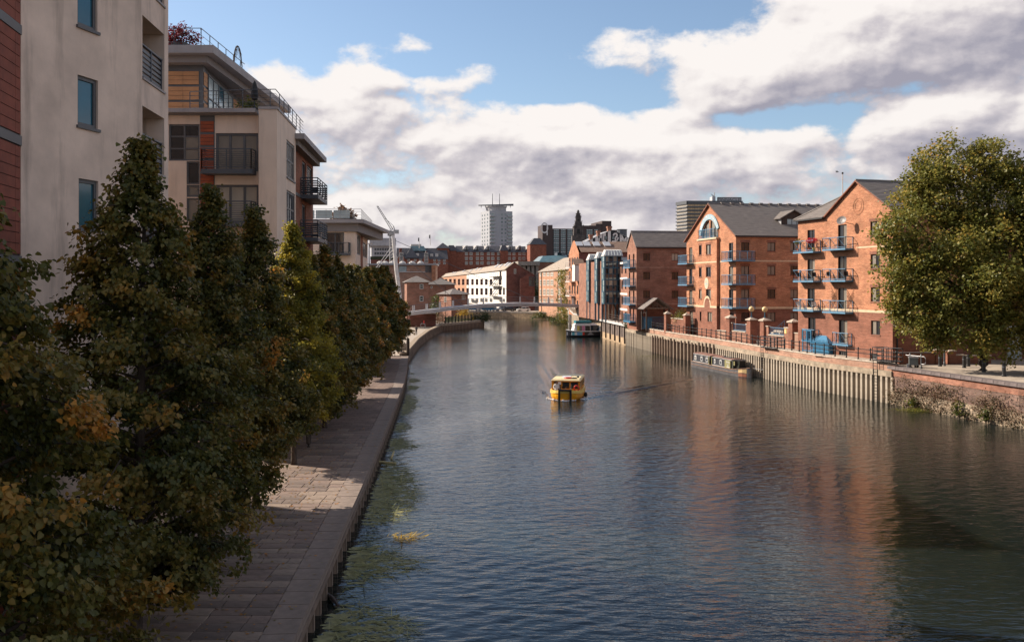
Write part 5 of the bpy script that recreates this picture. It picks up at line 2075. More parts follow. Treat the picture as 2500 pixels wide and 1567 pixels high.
# balconies
for (x0, x1), fls in (((225, 375), fl_l), ((443, 615), fl_r)):
 u0, u1 = fD.px(*zz5(x0, 700))[0], fD.px(*zz5(x1, 700))[0]
 for f_ in fls:
  balcony(D, fD, u0, u1, f_, .95, blue_steel, 1.12, .17, 'x', posts=3)
u0, u1 = fD.px(*zz5(488, 1330))[0], fD.px(*zz5(606, 1330))[0]
balcony(D, fD, u0, u1, gd2[2] + .02, .5, blue_steel, 1.12, .17, 'x', posts=2)
u0, u1 = fD.px(*zz5(268, 1300))[0], fD.px(*zz5(362, 1300))[0]
balcony(D, fD, u0, u1, gd1[2] + .02, .6, blue_steel, 1.12, .17, 'x', posts=2)
# trellis beside a balcony door
b = MB()
for s, (ua, ub_) in enumerate((((fD.px(*zz5(455, 950))[0]), (fD.px(*zz5(500, 950))[0])), ((fD.px(*zz5(570, 950))[0]), (fD.px(*zz5(622, 950))[0])))):
 za, zb_ = fl_r[2] + .3, fl_r[2] + 2.5
 n = 9
 for k in range(-n, n * 2):
  z0 = za + k * .28
  for sg in (1, -1):
   p0 = (ua, z0 if sg > 0 else z0 + (ub_ - ua) * 1.2)
   p1 = (ub_, z0 + (ub_ - ua) * 1.2 if sg > 0 else z0)
   if min(p0[1], p1[1]) < za or max(p0[1], p1[1]) > zb_:
    continue
   b.tube([P(p0[0], p0[1], .05), P(p1[0], p1[1], .05)], .018, 3, cap=False)
b.build('trellis', timber_d, D)
# satellite dish
uc, zc_ = fD.px(*zz5(600, 425))
sd = thing('satellite_dish', tuple(P(uc, zc_ + RZ - RZ, .1)), 'grey satellite dish on the gabled flats above the upper right balcony', 'satellite dish')
b = MB()
cpt = P(uc - .1, zc_ + .05, 1.0)
axis = Vector((-.75, -.55, .35)).normalized()
a_ = axis.cross(Vector((0, 0, 1))).normalized()
b_ = axis.cross(a_)
rings = []
for r_, dp in ((.0, 0), (.3, .04), (.55, .13)):
 rings.append([cpt + axis * dp + (a_ * math.cos(t) + b_ * math.sin(t) * .82) * r_ for t in np.linspace(0, 2 * math.pi, 17)[:-1]])
for k in range(16):
 j = (k + 1) % 16
 b.face([rings[0][0], rings[1][k], rings[1][j]])
 b.face([rings[1][k], rings[2][k], rings[2][j], rings[1][j]])
b.build('reflector', dish_m, sd)
b = MB()
b.tube([P(uc + .3, zc_ - .3, .02), P(uc + .25, zc_ - .2, .6), cpt], .03, 5)
b.tube([cpt - b_ * -.45, cpt + axis * .55], .018, 4)
b.build('arm', black_iron, sd)
# things on the balconies
def on_balcony(x, y, w):
 u, z = fD.px(*zz5(x, y))
 return u
u0, u1 = fD.px(*zz5(225, 700))[0], fD.px(*zz5(375, 700))[0]
for k, (uu, mat_, lab, tn) in enumerate(((u1 - .2, flower_m, 'red geraniums in a pot at the end of the topmost left blue balcony', .5), (u1 - 1.0, flower_m, 'pink red flowers beside the red geraniums on the topmost left balcony', .9),
          (u0 + .7, bush_leaf, 'trailing green plants along the rail of the topmost left balcony', .4))):
 q = P(uu, fl_l[0] + .02, .70)
 pl = thing('potted_flowers', tuple(q), lab, 'plant')
 b = MB()
 b.lathe(tuple(q), [(.12, 0), (.17, .3), (.18, .32), (.14, .33)], 9)
 b.build('pot', yellow_p if k == 0 else tile_red, pl)
 gg = np.random.default_rng(300 + k)
 d_ = gg.normal(0, 1, (16, 3))
 d_ /= np.linalg.norm(d_, axis=1)[:, None]
 h_ = 1.0 if k < 2 else 1.0
 b = MB()
 b.tube([q + Vector((0, 0, .3)), q + Vector((0, 0, h_))], .02, 4)
 b.build('stem', bark, pl)
 cc = np.array(q) + np.array((0, 0, h_ + .12)) + d_ * np.array((.26, .4 if k < 2 else .7, .2))
 cen, out, sz, ti = clusters(cc, d_, 16, .08, 310 + k, np.full(16, tn), .2, .09)
 leaf_mesh('flower_head' if k < 2 else 'foliage', cen, out, sz, ti, mat_, 320 + k, .1, .9, False, pl)
u0, u1 = fD.px(*zz5(443, 700))[0], fD.px(*zz5(615, 700))[0]
cnt = 0
for (fls, ua, ub_, side) in ((fl_l, fD.px(*zz5(225, 700))[0], fD.px(*zz5(375, 700))[0], 'left'), (fl_r, u0, u1, 'right')):
 for lev, f_ in enumerate(fls):
  if lev == 0:
   continue
  for e_ in (0, 1):
   uu = (ua + .55) if e_ == 0 else (ub_ - .45)
   if side == 'right' and lev == 2:
    continue
   q = P(uu, f_ + .004, .45)
   ch = thing('balcony_chair', tuple(q), ('pale' if (side == 'left' and lev == 2) else 'dark') + ' chair at the ' + ('far' if e_ == 0 else 'near') + ' end of the ' + ('middle' if lev == 1 else 'lower') + ' balcony in the ' + side + ' column', 'chair', 'chairs on the blue balconies')
   cm = frame_white if (side == 'left' and lev == 2) else black_iron
   for dx, dy in ((-.2, -.2), (.2, -.2), (.2, .2), (-.2, .2)):
    b = MB()
    b.box(q.x + dx - .018, q.x + dx + .018, q.y + dy - .018, q.y + dy + .018, q.z, q.z + .43)
    b.build('leg', cm, ch)
   b = MB()
   b.box(q.x - .23, q.x + .23, q.y - .23, q.y + .23, q.z + .43, q.z + .47)
   b.build('seat', cm, ch)
   b = MB()
   b.hexa([(q.x - .23, q.y + .2, q.z + .47), (q.x + .23, q.y + .2, q.z + .47), (q.x + .23, q.y + .23, q.z + .47), (q.x - .23, q.y + .23, q.z + .47),
     (q.x - .22, q.y + .27, q.z + .88), (q.x + .22, q.y + .27, q.z + .88), (q.x + .22, q.y + .3, q.z + .88), (q.x - .22, q.y + .3, q.z + .88)])
   b.build('backrest', cm, ch)
# flagpole behind the roofs
fp = thing('flagpole', tuple(at(2057, 560, 118)), 'tall white flagpole rising behind the roof of the gabled flats', 'flagpole')
b = MB()
p0, p1 = at(2057, 620, 118), at(2057, 425, 118)
b.tube([p0, p1], [.09, .06], 6)
b.build('pole', white_steel, fp)
b = MB()
b.sphere(tuple(p1 + Vector((0, 0, .1))), .14, 8, 5)
b.build('finial', black_iron, fp)
q = at(2043.5, 420.5, 160)
bd = thing('bird', tuple(q), 'small dark bird in flight beside the top of the flagpole', 'bird')
b = MB()
b.tube([q + Vector((-.28, 0, -.02)), q + Vector((0, 0, .0)), q + Vector((.22, 0, .04)), q + Vector((.32, 0, .05))], [.01, .075, .06, .01], 6)
for s in (1, -1):
 b.face([q + Vector((.10, 0, .04)), q + Vector((-.10, 0, .04)), q + Vector((-.16 * s - .05, s * .35, .2 if s > 0 else .12)), q + Vector((.28 * s - .05, s * .42, .30 if s > 0 else -.12))])
b.build('body', black_rub, bd)
# ---- C
Cb = thing('wharf_brick_flats', (27, 128, RZ), 'long slate roofed brick flats with an arched top window and corner balconies on the river', 'building')
fC = Frame(28.76, 121.0, RZ, U=(.2, -.98))
fC2 = fC.side(0)
CL = -16.6
ZEc = 13.66
PKc, ZPc = fC.px(*zz4(948, 227))
PKc = CL / 2
ZPc = 18.15
zb1 = fC.px(*zz4(850, 1169))[1]
zb2 = fC.px(*zz4(850, 766))[1]
bay0, bay1 = fC.px(*zz4(872, 700))[0], fC.px(*zz4(1020, 700), w=.4)[0]
cw = []
for (x0, x1, ys) in ((880, 906, ((603, 690), (808, 893), (1010, 1093))), (946, 992, ((595, 686), (803, 891), (1008, 1096)))):
 for y0, y1 in ys:
  cw.append(rr(fC, zz4, x0, y0, x1, y1))
cwg = [rr(fC, zz4, 888, 1213, 903, 1300), rr(fC, zz4, 960, 1217, 1000, 1305)]
flC = [fC.px(*zz4(805, y))[1] for y in (764, 962, 1158)]
flR = [fC.px(*zz4(1197, y))[1] for y in (738, 955, 1172)]
ld = []
for (x0, x1, tops, fls) in ((766, 796, (622, 818, 1015), flC), (1133, 1172, (578, 795, 1008), flR)):
 u0, u1 = fC.px(*zz4(x0, 900))[0], fC.px(*zz4(x1, 900))[0]
 for t_, f_ in zip(tops, fls):
  ld.append((u0, u1, f_ + .02, fC.px(*zz4((x0 + x1) / 2, t_))[1]))
lg = [rr(fC, zz4, 770, 1210, 800, 1345), rr(fC, zz4, 1140, 1222, 1178, 1330)]
# arched top window
ua0, ua1 = fC.px(*zz4(888, 480))[0], fC.px(*zz4(1028, 480))[0]
za0 = fC.px(*zz4(955, 535))[1]
zatop = fC.px(*zz4(957, 372))[1]
ucen = (ua0 + ua1) / 2
ra_ = (ua1 - ua0) / 2
zs_ = zatop - ra_ * .95
arch = [(ua0, za0), (ua1, za0), (ua1, zs_)] + [(ucen + ra_ * math.cos(t), zs_ + (zatop - zs_) * math.sin(t)) for t in np.linspace(0, math.pi, 15)[1:-1]] + [(ua0, zs_)]
b = MB()
b.wall(fC, [(CL, 0), (0, 0), (0, zb1), (CL, zb1)], [rect_hole(r) for r in lg], .13)
lc = [rr(fC2, zz4, x0, y0, x1, y1) for (x0, x1) in ((1246, 1320), (1488, 1562), (1700, 1772)) for (y0, y1) in ((575, 655), (792, 875), (1008, 1090), (1220, 1304))]
# windows of the long side: take the columns' width from the first row
cols = sorted({round(r[0], 2) for r in lc})
low2 = [r for i, r in enumerate(lc) if i % 4 == 3]
up2 = [r for i, r in enumerate(lc) if i % 4 != 3]
CLEN = 46
b.wall(fC2, [(0, 0), (CLEN, 0), (CLEN, zb1), (0, zb1)], [rect_hole(r) for r in low2], .13)
b.wall(fC.sideL(CL, CLEN), [(0, 0), (CLEN, 0), (CLEN, zb1), (0, zb1)], [], .1)
b.build('lower_wall', brick_r, Cb)
z1 = zb1 + .27
b = MB()
b.wall(fC, [(CL, z1), (0, z1), (0, ZEc), (PKc, ZPc), (CL, ZEc)], [rect_hole(r) for r in ld] + [arch], .2)
b.wall(fC2, [(0, z1), (CLEN, z1), (CLEN, ZEc), (0, ZEc)], [rect_hole(r) for r in up2], .13)
b.wall(fC.sideL(CL, CLEN), [(0, z1), (CLEN, z1), (CLEN, ZEc), (0, ZEc)], [], .1)
b.build('wall', brick_o, Cb)
# projecting centre bay
zbt = za0 - .25
fbay = Frame(*fC.pt(0, 0, .4), U=fC.U.xy)
b = MB()
b.wall(fbay, [(bay0, z1), (bay1, z1), (bay1, zbt), (bay0, zbt)], [rect_hole(r) for r in cw], .14)
b.wall(Frame(*fbay.pt(bay1, 0), U=(-fC.N.x, -fC.N.y)), [(0, z1), (.4, z1), (.4, zbt), (0, zbt)], [], .1)
b.wall(Frame(*fC.pt(bay0, 0), U=(fC.N.x, fC.N.y)), [(0, z1), (.4, z1), (.4, zbt), (0, zbt)], [], .1)
b.build('bay_wall', brick_o, Cb)
b = MB()
b.wall(fbay, [(bay0, 0), (bay1, 0), (bay1, zb1), (bay0, zb1)], [rect_hole(r) for r in cwg], .14)
b.wall(Frame(*fbay.pt(bay1, 0), U=(-fC.N.x, -fC.N.y)), [(0, 0), (.4, 0), (.4, zb1), (0, zb1)], [], .1)
b.build('bay_lower_wall', brick_r, Cb)
b = MB()
b.fbox(fC, bay0 - .12, bay1 + .12, zbt, zbt + .22, .0, .55)
b.build('bay_ledge', cream_band, Cb)
for r in cw + cwg:
 window(Cb, fbay, *r, frame_brown, 2 if r[1] - r[0] > 1.0 else 1, 1, None)
 lintel(Cb, fbay, r)
for k, r in enumerate(ld + lg):
 window(Cb, fC, *r, frame_brown, 2 if r[1] - r[0] > .9 else 1, 1, glass if k % 2 else glass_c, name='balcony_door')
for i, r in enumerate(lc):
 window(Cb, fC2, *r, frame_brown, 2, 1, glass_c if i % 3 else glass)
 lintel(Cb, fC2, r)
# arch window: two halves with a brick mullion between
b = MB()
b.fbox(fC, ucen - .2, ucen + .2, za0, zatop - .02, -.19, .0)
b.build('brick_mullion', brick_o, Cb)
for s in (-1, 1):
 pts = [(ucen + s * .2, za0), (ucen + s * ra_ * .98, za0), (ucen + s * ra_ * .98, zs_)] + [(ucen + s * ra_ * .98 * math.cos(t), zs_ + (zatop - zs_) * .98 * math.sin(t)) for t in np.linspace(0, math.pi * .47, 8)[1:]]
 pts.append((ucen + s * .2, zatop - .05))
 b = MB()
 b.wall(fC, pts if s > 0 else pts[::-1], [], .1, w=-.17)
 f_ = b.build('arched_window', glass_c, Cb)
 b = MB()
 q = [fC.pt(u, z, -.13) for u, z in pts]
 b.tube(q + [q[0]], .06, 4)
 b.tube([fC.pt(ucen + s * ra_ * .58, za0, -.13), fC.pt(ucen + s * ra_ * .58, zs_ + (zatop - zs_) * .78, -.13)], .05, 4)
 b.build('window_frame', frame_brown, f_)
balcony(Cb, fC, ua0 - .15, ua1 + .15, za0 + .02, .52, blue_steel, 1.15, .15, 'v', posts=4)
# bands, arch motif, roundel
b = MB()
b.fbox(fC, CL - .02, bay0 - .01, zb1 + .001, z1 - .001, -.1, .03)
b.fbox(fC, bay1 + .02, .02, zb1 + .001, z1 - .001, -.1, .03)
b.fbox(fC2, .02, CLEN, zb1 + .001, z1 - .001, -.1, .03)
b.build('cream_band', cream_band, Cb)
b = MB()
for (f_, u0, u1) in ((fC, CL, bay0 - .02), (fC, bay1 + .02, .01), (fC2, .01, CLEN)):
 b.fbox(f_, u0, u1, zb2 - .06, zb2 + .12, .002, .022)
b.fbox(fbay, bay0, bay1, zb2 - .06, zb2 + .12, .002, .022)
b.build('cream_band', cream_band, Cb)
um = fbay.px(*zz4(933, 1140))[0]
b = MB()
for k in range(14):
 a0, a1 = math.pi * k / 14, math.pi * (k + 1) / 14
 q = []
 for r_, a in ((.95, a0), (1.22, a0), (1.22, a1), (.95, a1)):
  q.append(fbay.pt(um + r_ * math.cos(a), z1 - .0 + (r_ + .05) * math.sin(a) * 1.05, .03))
 b.face(q)
for u0, u1 in ((bay0, um - .95), (um + .95, bay1)):
 b.fbox(fbay, u0, u1, zb1 + .001, z1 - .001, .0, .03)
b.build('cream_arch', cream_band, Cb)
b = MB()
b.face([fbay.pt(um - .95, zb1, .015), fbay.pt(um + .95, zb1, .015)] + [fbay.pt(um + .95 * math.cos(t), z1 + 1.0 * 1.05 * math.sin(t), .015) for t in np.linspace(0, math.pi, 12)])
b.build('arch_infill', brick_r, Cb)
ur, zr_ = fbay.px(*zz4(928, 951))
b = MB()
ring_o = [fbay.pt(ur + .72 * math.cos(t), zr_ + .80 * math.sin(t), .05) for t in np.linspace(0, 2 * math.pi, 21)[:-1]]
b.face(ring_o)
for k in range(20):
 j = (k + 1) % 20
 b.face([ring_o[k], ring_o[k] - fbay.N * .05, ring_o[j] - fbay.N * .05, ring_o[j]])
pq = b.build('plaque', cream_band, Cb)
b = MB()
for k in range(16):
 a0, a1 = 2 * math.pi * k / 16, 2 * math.pi * (k + 1) / 16
 b.face([fbay.pt(ur + r_ * math.cos(a), zr_ + r_ * 1.1 * math.sin(a), .056) for r_, a in ((.5, a0), (.56, a0), (.56, a1), (.5, a1))])
b.fbox(fbay, ur - .3, ur + .25, zr_ - .16, zr_ - .02, .051, .07)
b.fbox(fbay, ur - .05, ur + .02, zr_ - .02, zr_ + .3, .051, .07)
b.build('ship_emblem', sign_blue, pq)
dentils(Cb, fC, [(PKc, ZPc - .05), (0, ZEc + .02)])
dentils(Cb, fC, [(CL, ZEc + .02), (PKc, ZPc - .05)])
# roof
b = MB()
P = fC.pt
b.slope(P(.4, ZEc - .2, .25), P(.4, ZEc - .2, -CLEN), P(PKc, ZPc + .08, -CLEN), P(PKc, ZPc + .08, .25), .30)
b.slope(P(CL - .4, ZEc - .2, -CLEN), P(CL - .4, ZEc - .2, .25), P(PKc, ZPc + .08, .25), P(PKc, ZPc + .08, -CLEN), .30)
b.build('roof', slate, Cb)
b = MB()
b.tube([P(PKc, ZPc + .16, .25), P(PKc, ZPc + .16, -CLEN)], .12, 5)
b.build('ridge_tiles', slate_l, Cb)
for k in range(14):
 b = MB()
 w_ = -1.6 - k * 1.42
 b.hexa([P(PKc - .32, ZPc + .1, w_), P(PKc + .32, ZPc + .1, w_), P(PKc + .32, ZPc + .1, w_ - .5), P(PKc - .32, ZPc + .1, w_ - .5),
   P(PKc - .2, ZPc + .36, w_), P(PKc + .2, ZPc + .36, w_), P(PKc + .2, ZPc + .36, w_ - .5), P(PKc - .2, ZPc + .36, w_ - .5)])
 b.build('ridge_vent', slate, Cb)
b = MB()
for a, c in (((.42, ZEc - .2), (PKc, ZPc + .14)), ((PKc, ZPc + .14), (CL - .42, ZEc - .2))):
 b.hexa([P(a[0], a[1] - .12, .31), P(c[0], c[1] - .12, .31), P(c[0], c[1] - .12, .0), P(a[0], a[1] - .12, .0),
   P(a[0], a[1] + .02, .31), P(c[0], c[1] + .02, .31), P(c[0], c[1] + .02, .0), P(a[0], a[1] + .02, .0)])
b.build('verge', brick_r, Cb)
b = MB()
b.fbox(fC2, -.2, CLEN, ZEc - .34, ZEc - .16, .05, .42)
b.build('gutter', black_iron, Cb)
# dormer on the slope
pitch = (ZPc - ZEc) / (-CL / 2)
ud, _ = fC2.px(*zz4(1727, 400))
zd0 = fC2.px(*zz4(1727, 445))[1] + .55
d_in = 2.6
f_in = Frame(*fC2.pt(0, 0, -d_in), U=fC2.U.xy)
ud = f_in.px(*zz4(1727, 400))[0]
zde, zdp, zds = f_in.px(*zz4(1727, 352))[1], f_in.px(*zz4(1745, 286))[1], f_in.px(*zz4(1727, 436))[1]
b = MB()
f2 = f_in
w_ = 1.75
u = ud
b.wall(f2, [(u - w_, zds - .6), (u + w_, zds - .6), (u + w_, zde), (u, zdp), (u - w_, zde)], [[(u - .9, zds), (u + 1.3, zds), (u + 1.3, zde - .05), (u - .9, zde - .05)]], .1)
dr = b.build('dormer', timber_d, Cb)
b = MB()
for s in (-1, 1):
 b.face([f2.pt(u + s * w_, zds - .6, -.001), f2.pt(u + s * w_, zde, -.001), f2.pt(u + s * w_, zde, -4), f2.pt(u + s * w_, zds - .6, -4)])
b.build('dormer_cheek', lead, dr)
b = MB()
for s in (-1, 1):
 b.slope(f2.pt(u + s * (w_ + .35), zde - .12, .4), f2.pt(u + s * (w_ + .35), zde - .12, -6), f2.pt(u, zdp + .1, -6), f2.pt(u, zdp + .1, .4), .3)
b.build('dormer_roof', slate, dr)
window(Cb, f2, u - .9, u + 1.3, zds, zde - .05, frame_brown, 3, 1, glass_gw, .05, name='dormer_window')
# balconies
u0, u1 = fC.px(*zz4(720, 760))[0], fC.px(*zz4(806, 760))[0]
for f_ in flC:
 balcony(Cb, fC, u0, u1, f_, 1.0, blue_steel, 1.12, .17, 'v', posts=3)
u1l = lg[0][1] + .2
balcony(Cb, fC, lg[0][0] - .2, u1l, lg[0][2] + .02, .55, blue_steel, 1.12, .15, 'x', posts=2)
for f_ in flR:
 # wraps round the corner: floor on both walls, rail along the three outer edges
 u0 = fC.px(*zz4(1062, 700), w=1.0)[0]
 u2 = fC2.px(*zz4(1378, 700), w=1.0)[0]
 b = MB()
 b.fbox(fC, u0, 1.0, f_ - .17, f_, .002, 1.0)
 b.fbox(fC2, .0, u2, f_ - .17, f_, .002, 1.0)
 fl = b.build('corner_balcony', blue_steel, Cb)
 b = MB()
 path = [fC.pt(u0 + .03, f_, .04), fC.pt(u0 + .03, f_, .97), fC.pt(.97, f_, .97), fC2.pt(u2 - .03, f_, .97), fC2.pt(u2 - .03, f_, .04)]
 for z_, r_ in ((1.12, .034), (.12, .025)):
  b.tube([q + Vector((0, 0, z_)) for q in path], r_, 5)
 for q0, q1 in zip(path, path[1:]):
  L = (q1 - q0).length
  n = max(1, round(L / 1.1))
  for k in range(n + 1):
   q = q0.lerp(q1, k / n)
   b.box(q.x - .025, q.x + .025, q.y - .025, q.y + .025, q.z, q.z + 1.12)
  m = int(L / .14)
  for k in range(m):
   q = q0.lerp(q1, k / m)
   b.tube([q + Vector((0, 0, .12)), q + Vector((0, 0, 1.12))], .011, 3, cap=False)
 b.build('railing', blue_steel, fl)
# arched name board
sg = thing('arched_wharf_sign', tuple(fC.pt(ucen, zatop + .3, .05)), 'pale blue arched sign lettered over the round topped window of the wharf flats', 'sign')
b = MB()
ro, ri = ra_ + 1.0, ra_ + .25
ky = (zatop - zs_) / ra_
A0, A1 = R(24), R(168)
for k in range(18):
 a0, a1 = A0 + (A1 - A0) * k / 18, A0 + (A1 - A0) * (k + 1) / 18
 q = [(ucen + r_ * math.cos(a), zs_ - .1 + r_ * ky * math.sin(a)) for r_, a in ((ri, a0), (ro, a0), (ro, a1), (ri, a1))]
 f_, bk = [fC.pt(u, z, .16) for u, z in q], [fC.pt(u, z, .02) for u, z in q]
 b.face(f_)
 b.face([f_[1], bk[1], bk[2], f_[2]])
 b.face([f_[3], bk[3], bk[0], f_[0]])
 if k == 0:
  b.face([f_[0], bk[0], bk[1], f_[1]])
 if k == 17:
  b.face([f_[2], bk[2], bk[3], f_[3]])
b.build('board', sign_blue, sg)
b = MB()
txt = 'LANGTONS WHARF'
for k, ch in enumerate(txt):
 if ch == ' ':
  continue
 a = A1 - (A1 - A0) * (k + .6) / (len(txt) + .2)
 r_ = ri + .18
 put_text(b, ch, .62, fC, ucen + r_ * math.cos(a), zs_ - .1 + r_ * ky * math.sin(a), .165, .01, a - math.pi / 2)
b.build('lettering', mural_white, sg)
# ---- E
Eb = thing('small_gable_brick_flats', (20, 154, RZ), 'brick flats with a narrow river gable and three small balconies behind the timber porch', 'building')
fE = Frame(19.96, 151.0, RZ, U=(.113, -.994))
fE2 = fE.side(0)
EL, ZEe, ZPe = -6.3, 13.35, 15.75
PKe = EL / 2
zbe1 = fE2.px(*zz4(320, 1150))[1]
zbe2 = fE2.px(*zz4(320, 806))[1]
ew = [rr(fE2, zz4, x0, y0, x1, y1) for (x0, x1) in ((342, 404), (604, 665)) for (y0, y1) in ((675, 743), (848, 915), (1020, 1088))]
flE = [fE.px(*zz4(268, y))[1] for y in (802, 973, 1145)]
ed = []
for (x0, x1) in ((209, 221), (247, 260)):
 u0, u1 = fE.px(*zz4(x0, 800))[0], fE.px(*zz4(x1, 800))[0]
 for f_ in flE:
  ed.append((u0, u1, f_ + .02, f_ + 2.15))
eg = [rr(fE, zz4, 214, 1187, 228, 1255), rr(fE, zz4, 246, 1187, 258, 1300)]
b = MB()
b.wall(fE, [(EL, 0), (0, 0), (0, zbe1), (EL, zbe1)], [rect_hole(r) for r in eg], .12)
b.wall(fE2, [(0, 0), (30, 0), (30, zbe1), (0, zbe1)], [], .1)
b.wall(fE.sideL(EL, 30), [(0, 0), (30, 0), (30, zbe1), (0, zbe1)], [], .1)
b.build('lower_wall', brick_r, Eb)
z1 = zbe1 + .25
b = MB()
b.wall(fE, [(EL, z1), (0, z1), (0, ZEe), (PKe, ZPe), (EL, ZEe)], [rect_hole(r) for r in ed], .12)
b.wall(fE2, [(0, z1), (30, z1), (30, ZEe), (0, ZEe)], [rect_hole(r) for r in ew], .12)
b.wall(fE.sideL(EL, 30), [(0, z1), (30, z1), (30, ZEe), (0, ZEe)], [], .1)
b.build('wall', brick_s, Eb)
b = MB()
for f_, u0, u1 in ((fE, EL, 0), (fE2, .03, 30)):
 b.fbox(f_, u0, u1, zbe1 + .001, z1 - .001, -.1, .03)
 b.fbox(f_, u0, u1, zbe2 - .07, zbe2 + .1, .002, .02)
b.build('cream_band', brick_p, Eb)
for r in ew:
 window(Eb, fE2, *r, frame_brown, 2, 1, glass_w if rnd.random() < .4 else glass)
 lintel(Eb, fE2, r)
for r in ed + eg:
 window(Eb, fE, *r, frame_brown, 1, 1, glass, name='balcony_door')
b = MB()
P = fE.pt
b.slope(P(.3, ZEe - .15, .2), P(.3, ZEe - .15, -30), P(PKe, ZPe + .08, -30), P(PKe, ZPe + .08, .2), .32)
b.slope(P(EL - .3, ZEe - .15, -30), P(EL - .3, ZEe - .15, .2), P(PKe, ZPe + .08, .2), P(PKe, ZPe + .08, -30), .32)
b.build('roof', slate, Eb)
b = MB()
b.tube([P(PKe, ZPe + .17, .2), P(PKe, ZPe + .17, -30)], .12, 5)
b.build('ridge_tiles', slate_l, Eb)
b = MB()
b.fbox(fE2, -.1, 30, ZEe - .3, ZEe - .12, .05, .36)
b.build('gutter', black_iron, Eb)
uc, zc_ = fE.px(*zz4(236, 575))
b = MB()
for k in range(16):
 a0, a1 = 2 * math.pi * k / 16, 2 * math.pi * (k + 1) / 16
 b.face([fE.pt(uc + r_ * math.cos(a), zc_ + r_ * math.sin(a), .03) for r_, a in ((.6, a0), (.75, a0), (.75, a1), (.6, a1))])
b.build('brick_roundel', brick_s, Eb)
u0, u1 = fE.px(*zz4(205, 760))[0], fE.px(*zz4(272, 760))[0]
for f_ in flE:
 balcony(Eb, fE, u0, u1, f_, .95, blue_steel, 1.12, .17, 'v', posts=3)
balcony(Eb, fE, u0, u1, eg[1][2] - .02, .9, blue_gate, 1.15, .2, 'v', posts=3)
# timber porch in front of it
po = thing('timber_porch', (22, 147.5, RZ), 'open timber gabled porch with blue gates in front of the small gable flats', 'porch')
fpo = Frame(*(on(1571, 807, RZ) + Vector((0, 0, 0))), U=(.985, .17))
fpo = Frame(20.6, 147.6, RZ, U=(.99, .14))
pu0, pu1 = fpo.px(1573, 754)[0], fpo.px(1640, 754)[0]
pzE = fpo.px(1605, 753)[1]
pum, pzA = fpo.px(1605, 728)
for wv in (0, -2.6):
 for u in (pu0 + .4, pu1 - .4):
  b = MB()
  b.fbox(fpo, u - .1, u + .1, 0, pzE, wv - .2, wv)
  b.build('post', timber_d, po)
 b = MB()
 q = lambda u, z: fpo.pt(u, z, wv - .1)
 for a, c, r_ in (((pu0, pzE - .1), (pum, pzA - .1), .1), ((pum, pzA - .1), (pu1, pzE - .1), .1), ((pu0 + .2, pzE), (pu1 - .2, pzE), .09), ((pum, pzE), (pum, pzA - .2), .06),
     ((pum - 1.0, pzE), (pum - .25, pzA - 1.0), .05), ((pum - 1.0, pzE), (pum - 1.4, pzA - 1.35), .05), ((pum + 1.0, pzE), (pum + .25, pzA - 1.0), .05), ((pum + 1.0, pzE), (pum + 1.4, pzA - 1.35), .05)):
  b.tube([q(*a), q(*c)], r_, 4)
 b.build('roof_truss', timber, po)
b = MB()
for s, ue in ((-1, pu0 - .2), (1, pu1 + .2)):
 b.slope(fpo.pt(ue, pzE - .15, .3), fpo.pt(ue, pzE - .15, -3), fpo.pt(pum, pzA, -3), fpo.pt(pum, pzA, .3), .3)
b.build('roof', slate, po)
b = MB()
for k in range(24):
 u = pu0 + .5 + (pu1 - pu0 - 1.0) * k / 23
 b.fbox(fpo, u - .02, u + .02, .1, 2.1, -2.5, -2.46)
for z in (.2, 2.0):
 b.fbox(fpo, pu0 + .4, pu1 - .4, z, z + .07, -2.52, -2.45)
b.fbox(fpo, pu0 + .6, pum - .1, .3, 1.9, -2.46, -2.44)
b.build('gate', blue_gate, po)
# ---- forecourt wall with capped piers between the two big gables
fw_ = thing('forecourt_wall', (29, 113, RZ), 'brick forecourt wall with pyramid capped piers between the two big gabled flats', 'wall')
fF = Frame(27.5, 120.0, RZ, U=(3.8, -14))
pier_px = [(1776.7, 776.5), (1827.3, 782.0), (1859.6, 783.5), (1929.2, 787.5)]
piers = []
for px_, py_ in pier_px:
 u, zt_ = fF.px(px_, py_)
 piers.append((u, zt_))
 b = MB()
 b.fbox(fF, u - .42, u + .42, 0, zt_, -.84, 0)
 p_ = b.build('pier', brick_r, fw_)
 b = MB()
 b.hexa([fF.pt(u - .56, zt_ + .002, .14), fF.pt(u + .56, zt_ + .002, .14), fF.pt(u + .56, zt_ + .002, -.98), fF.pt(u - .56, zt_ + .002, -.98),
   fF.pt(u - .56, zt_ + .12, .14), fF.pt(u + .56, zt_ + .12, .14), fF.pt(u + .56, zt_ + .12, -.98), fF.pt(u - .56, zt_ + .12, -.98)])
 q = [fF.pt(u - .56, zt_ + .12, .14), fF.pt(u + .56, zt_ + .12, .14), fF.pt(u + .56, zt_ + .12, -.98), fF.pt(u - .56, zt_ + .12, -.98)]
 ap = fF.pt(u, zt_ + .42, -.42)
 for k in range(4):
  b.face([q[k], q[(k + 1) % 4], ap])
 b.build('pier_cap', stone_cop, p_)
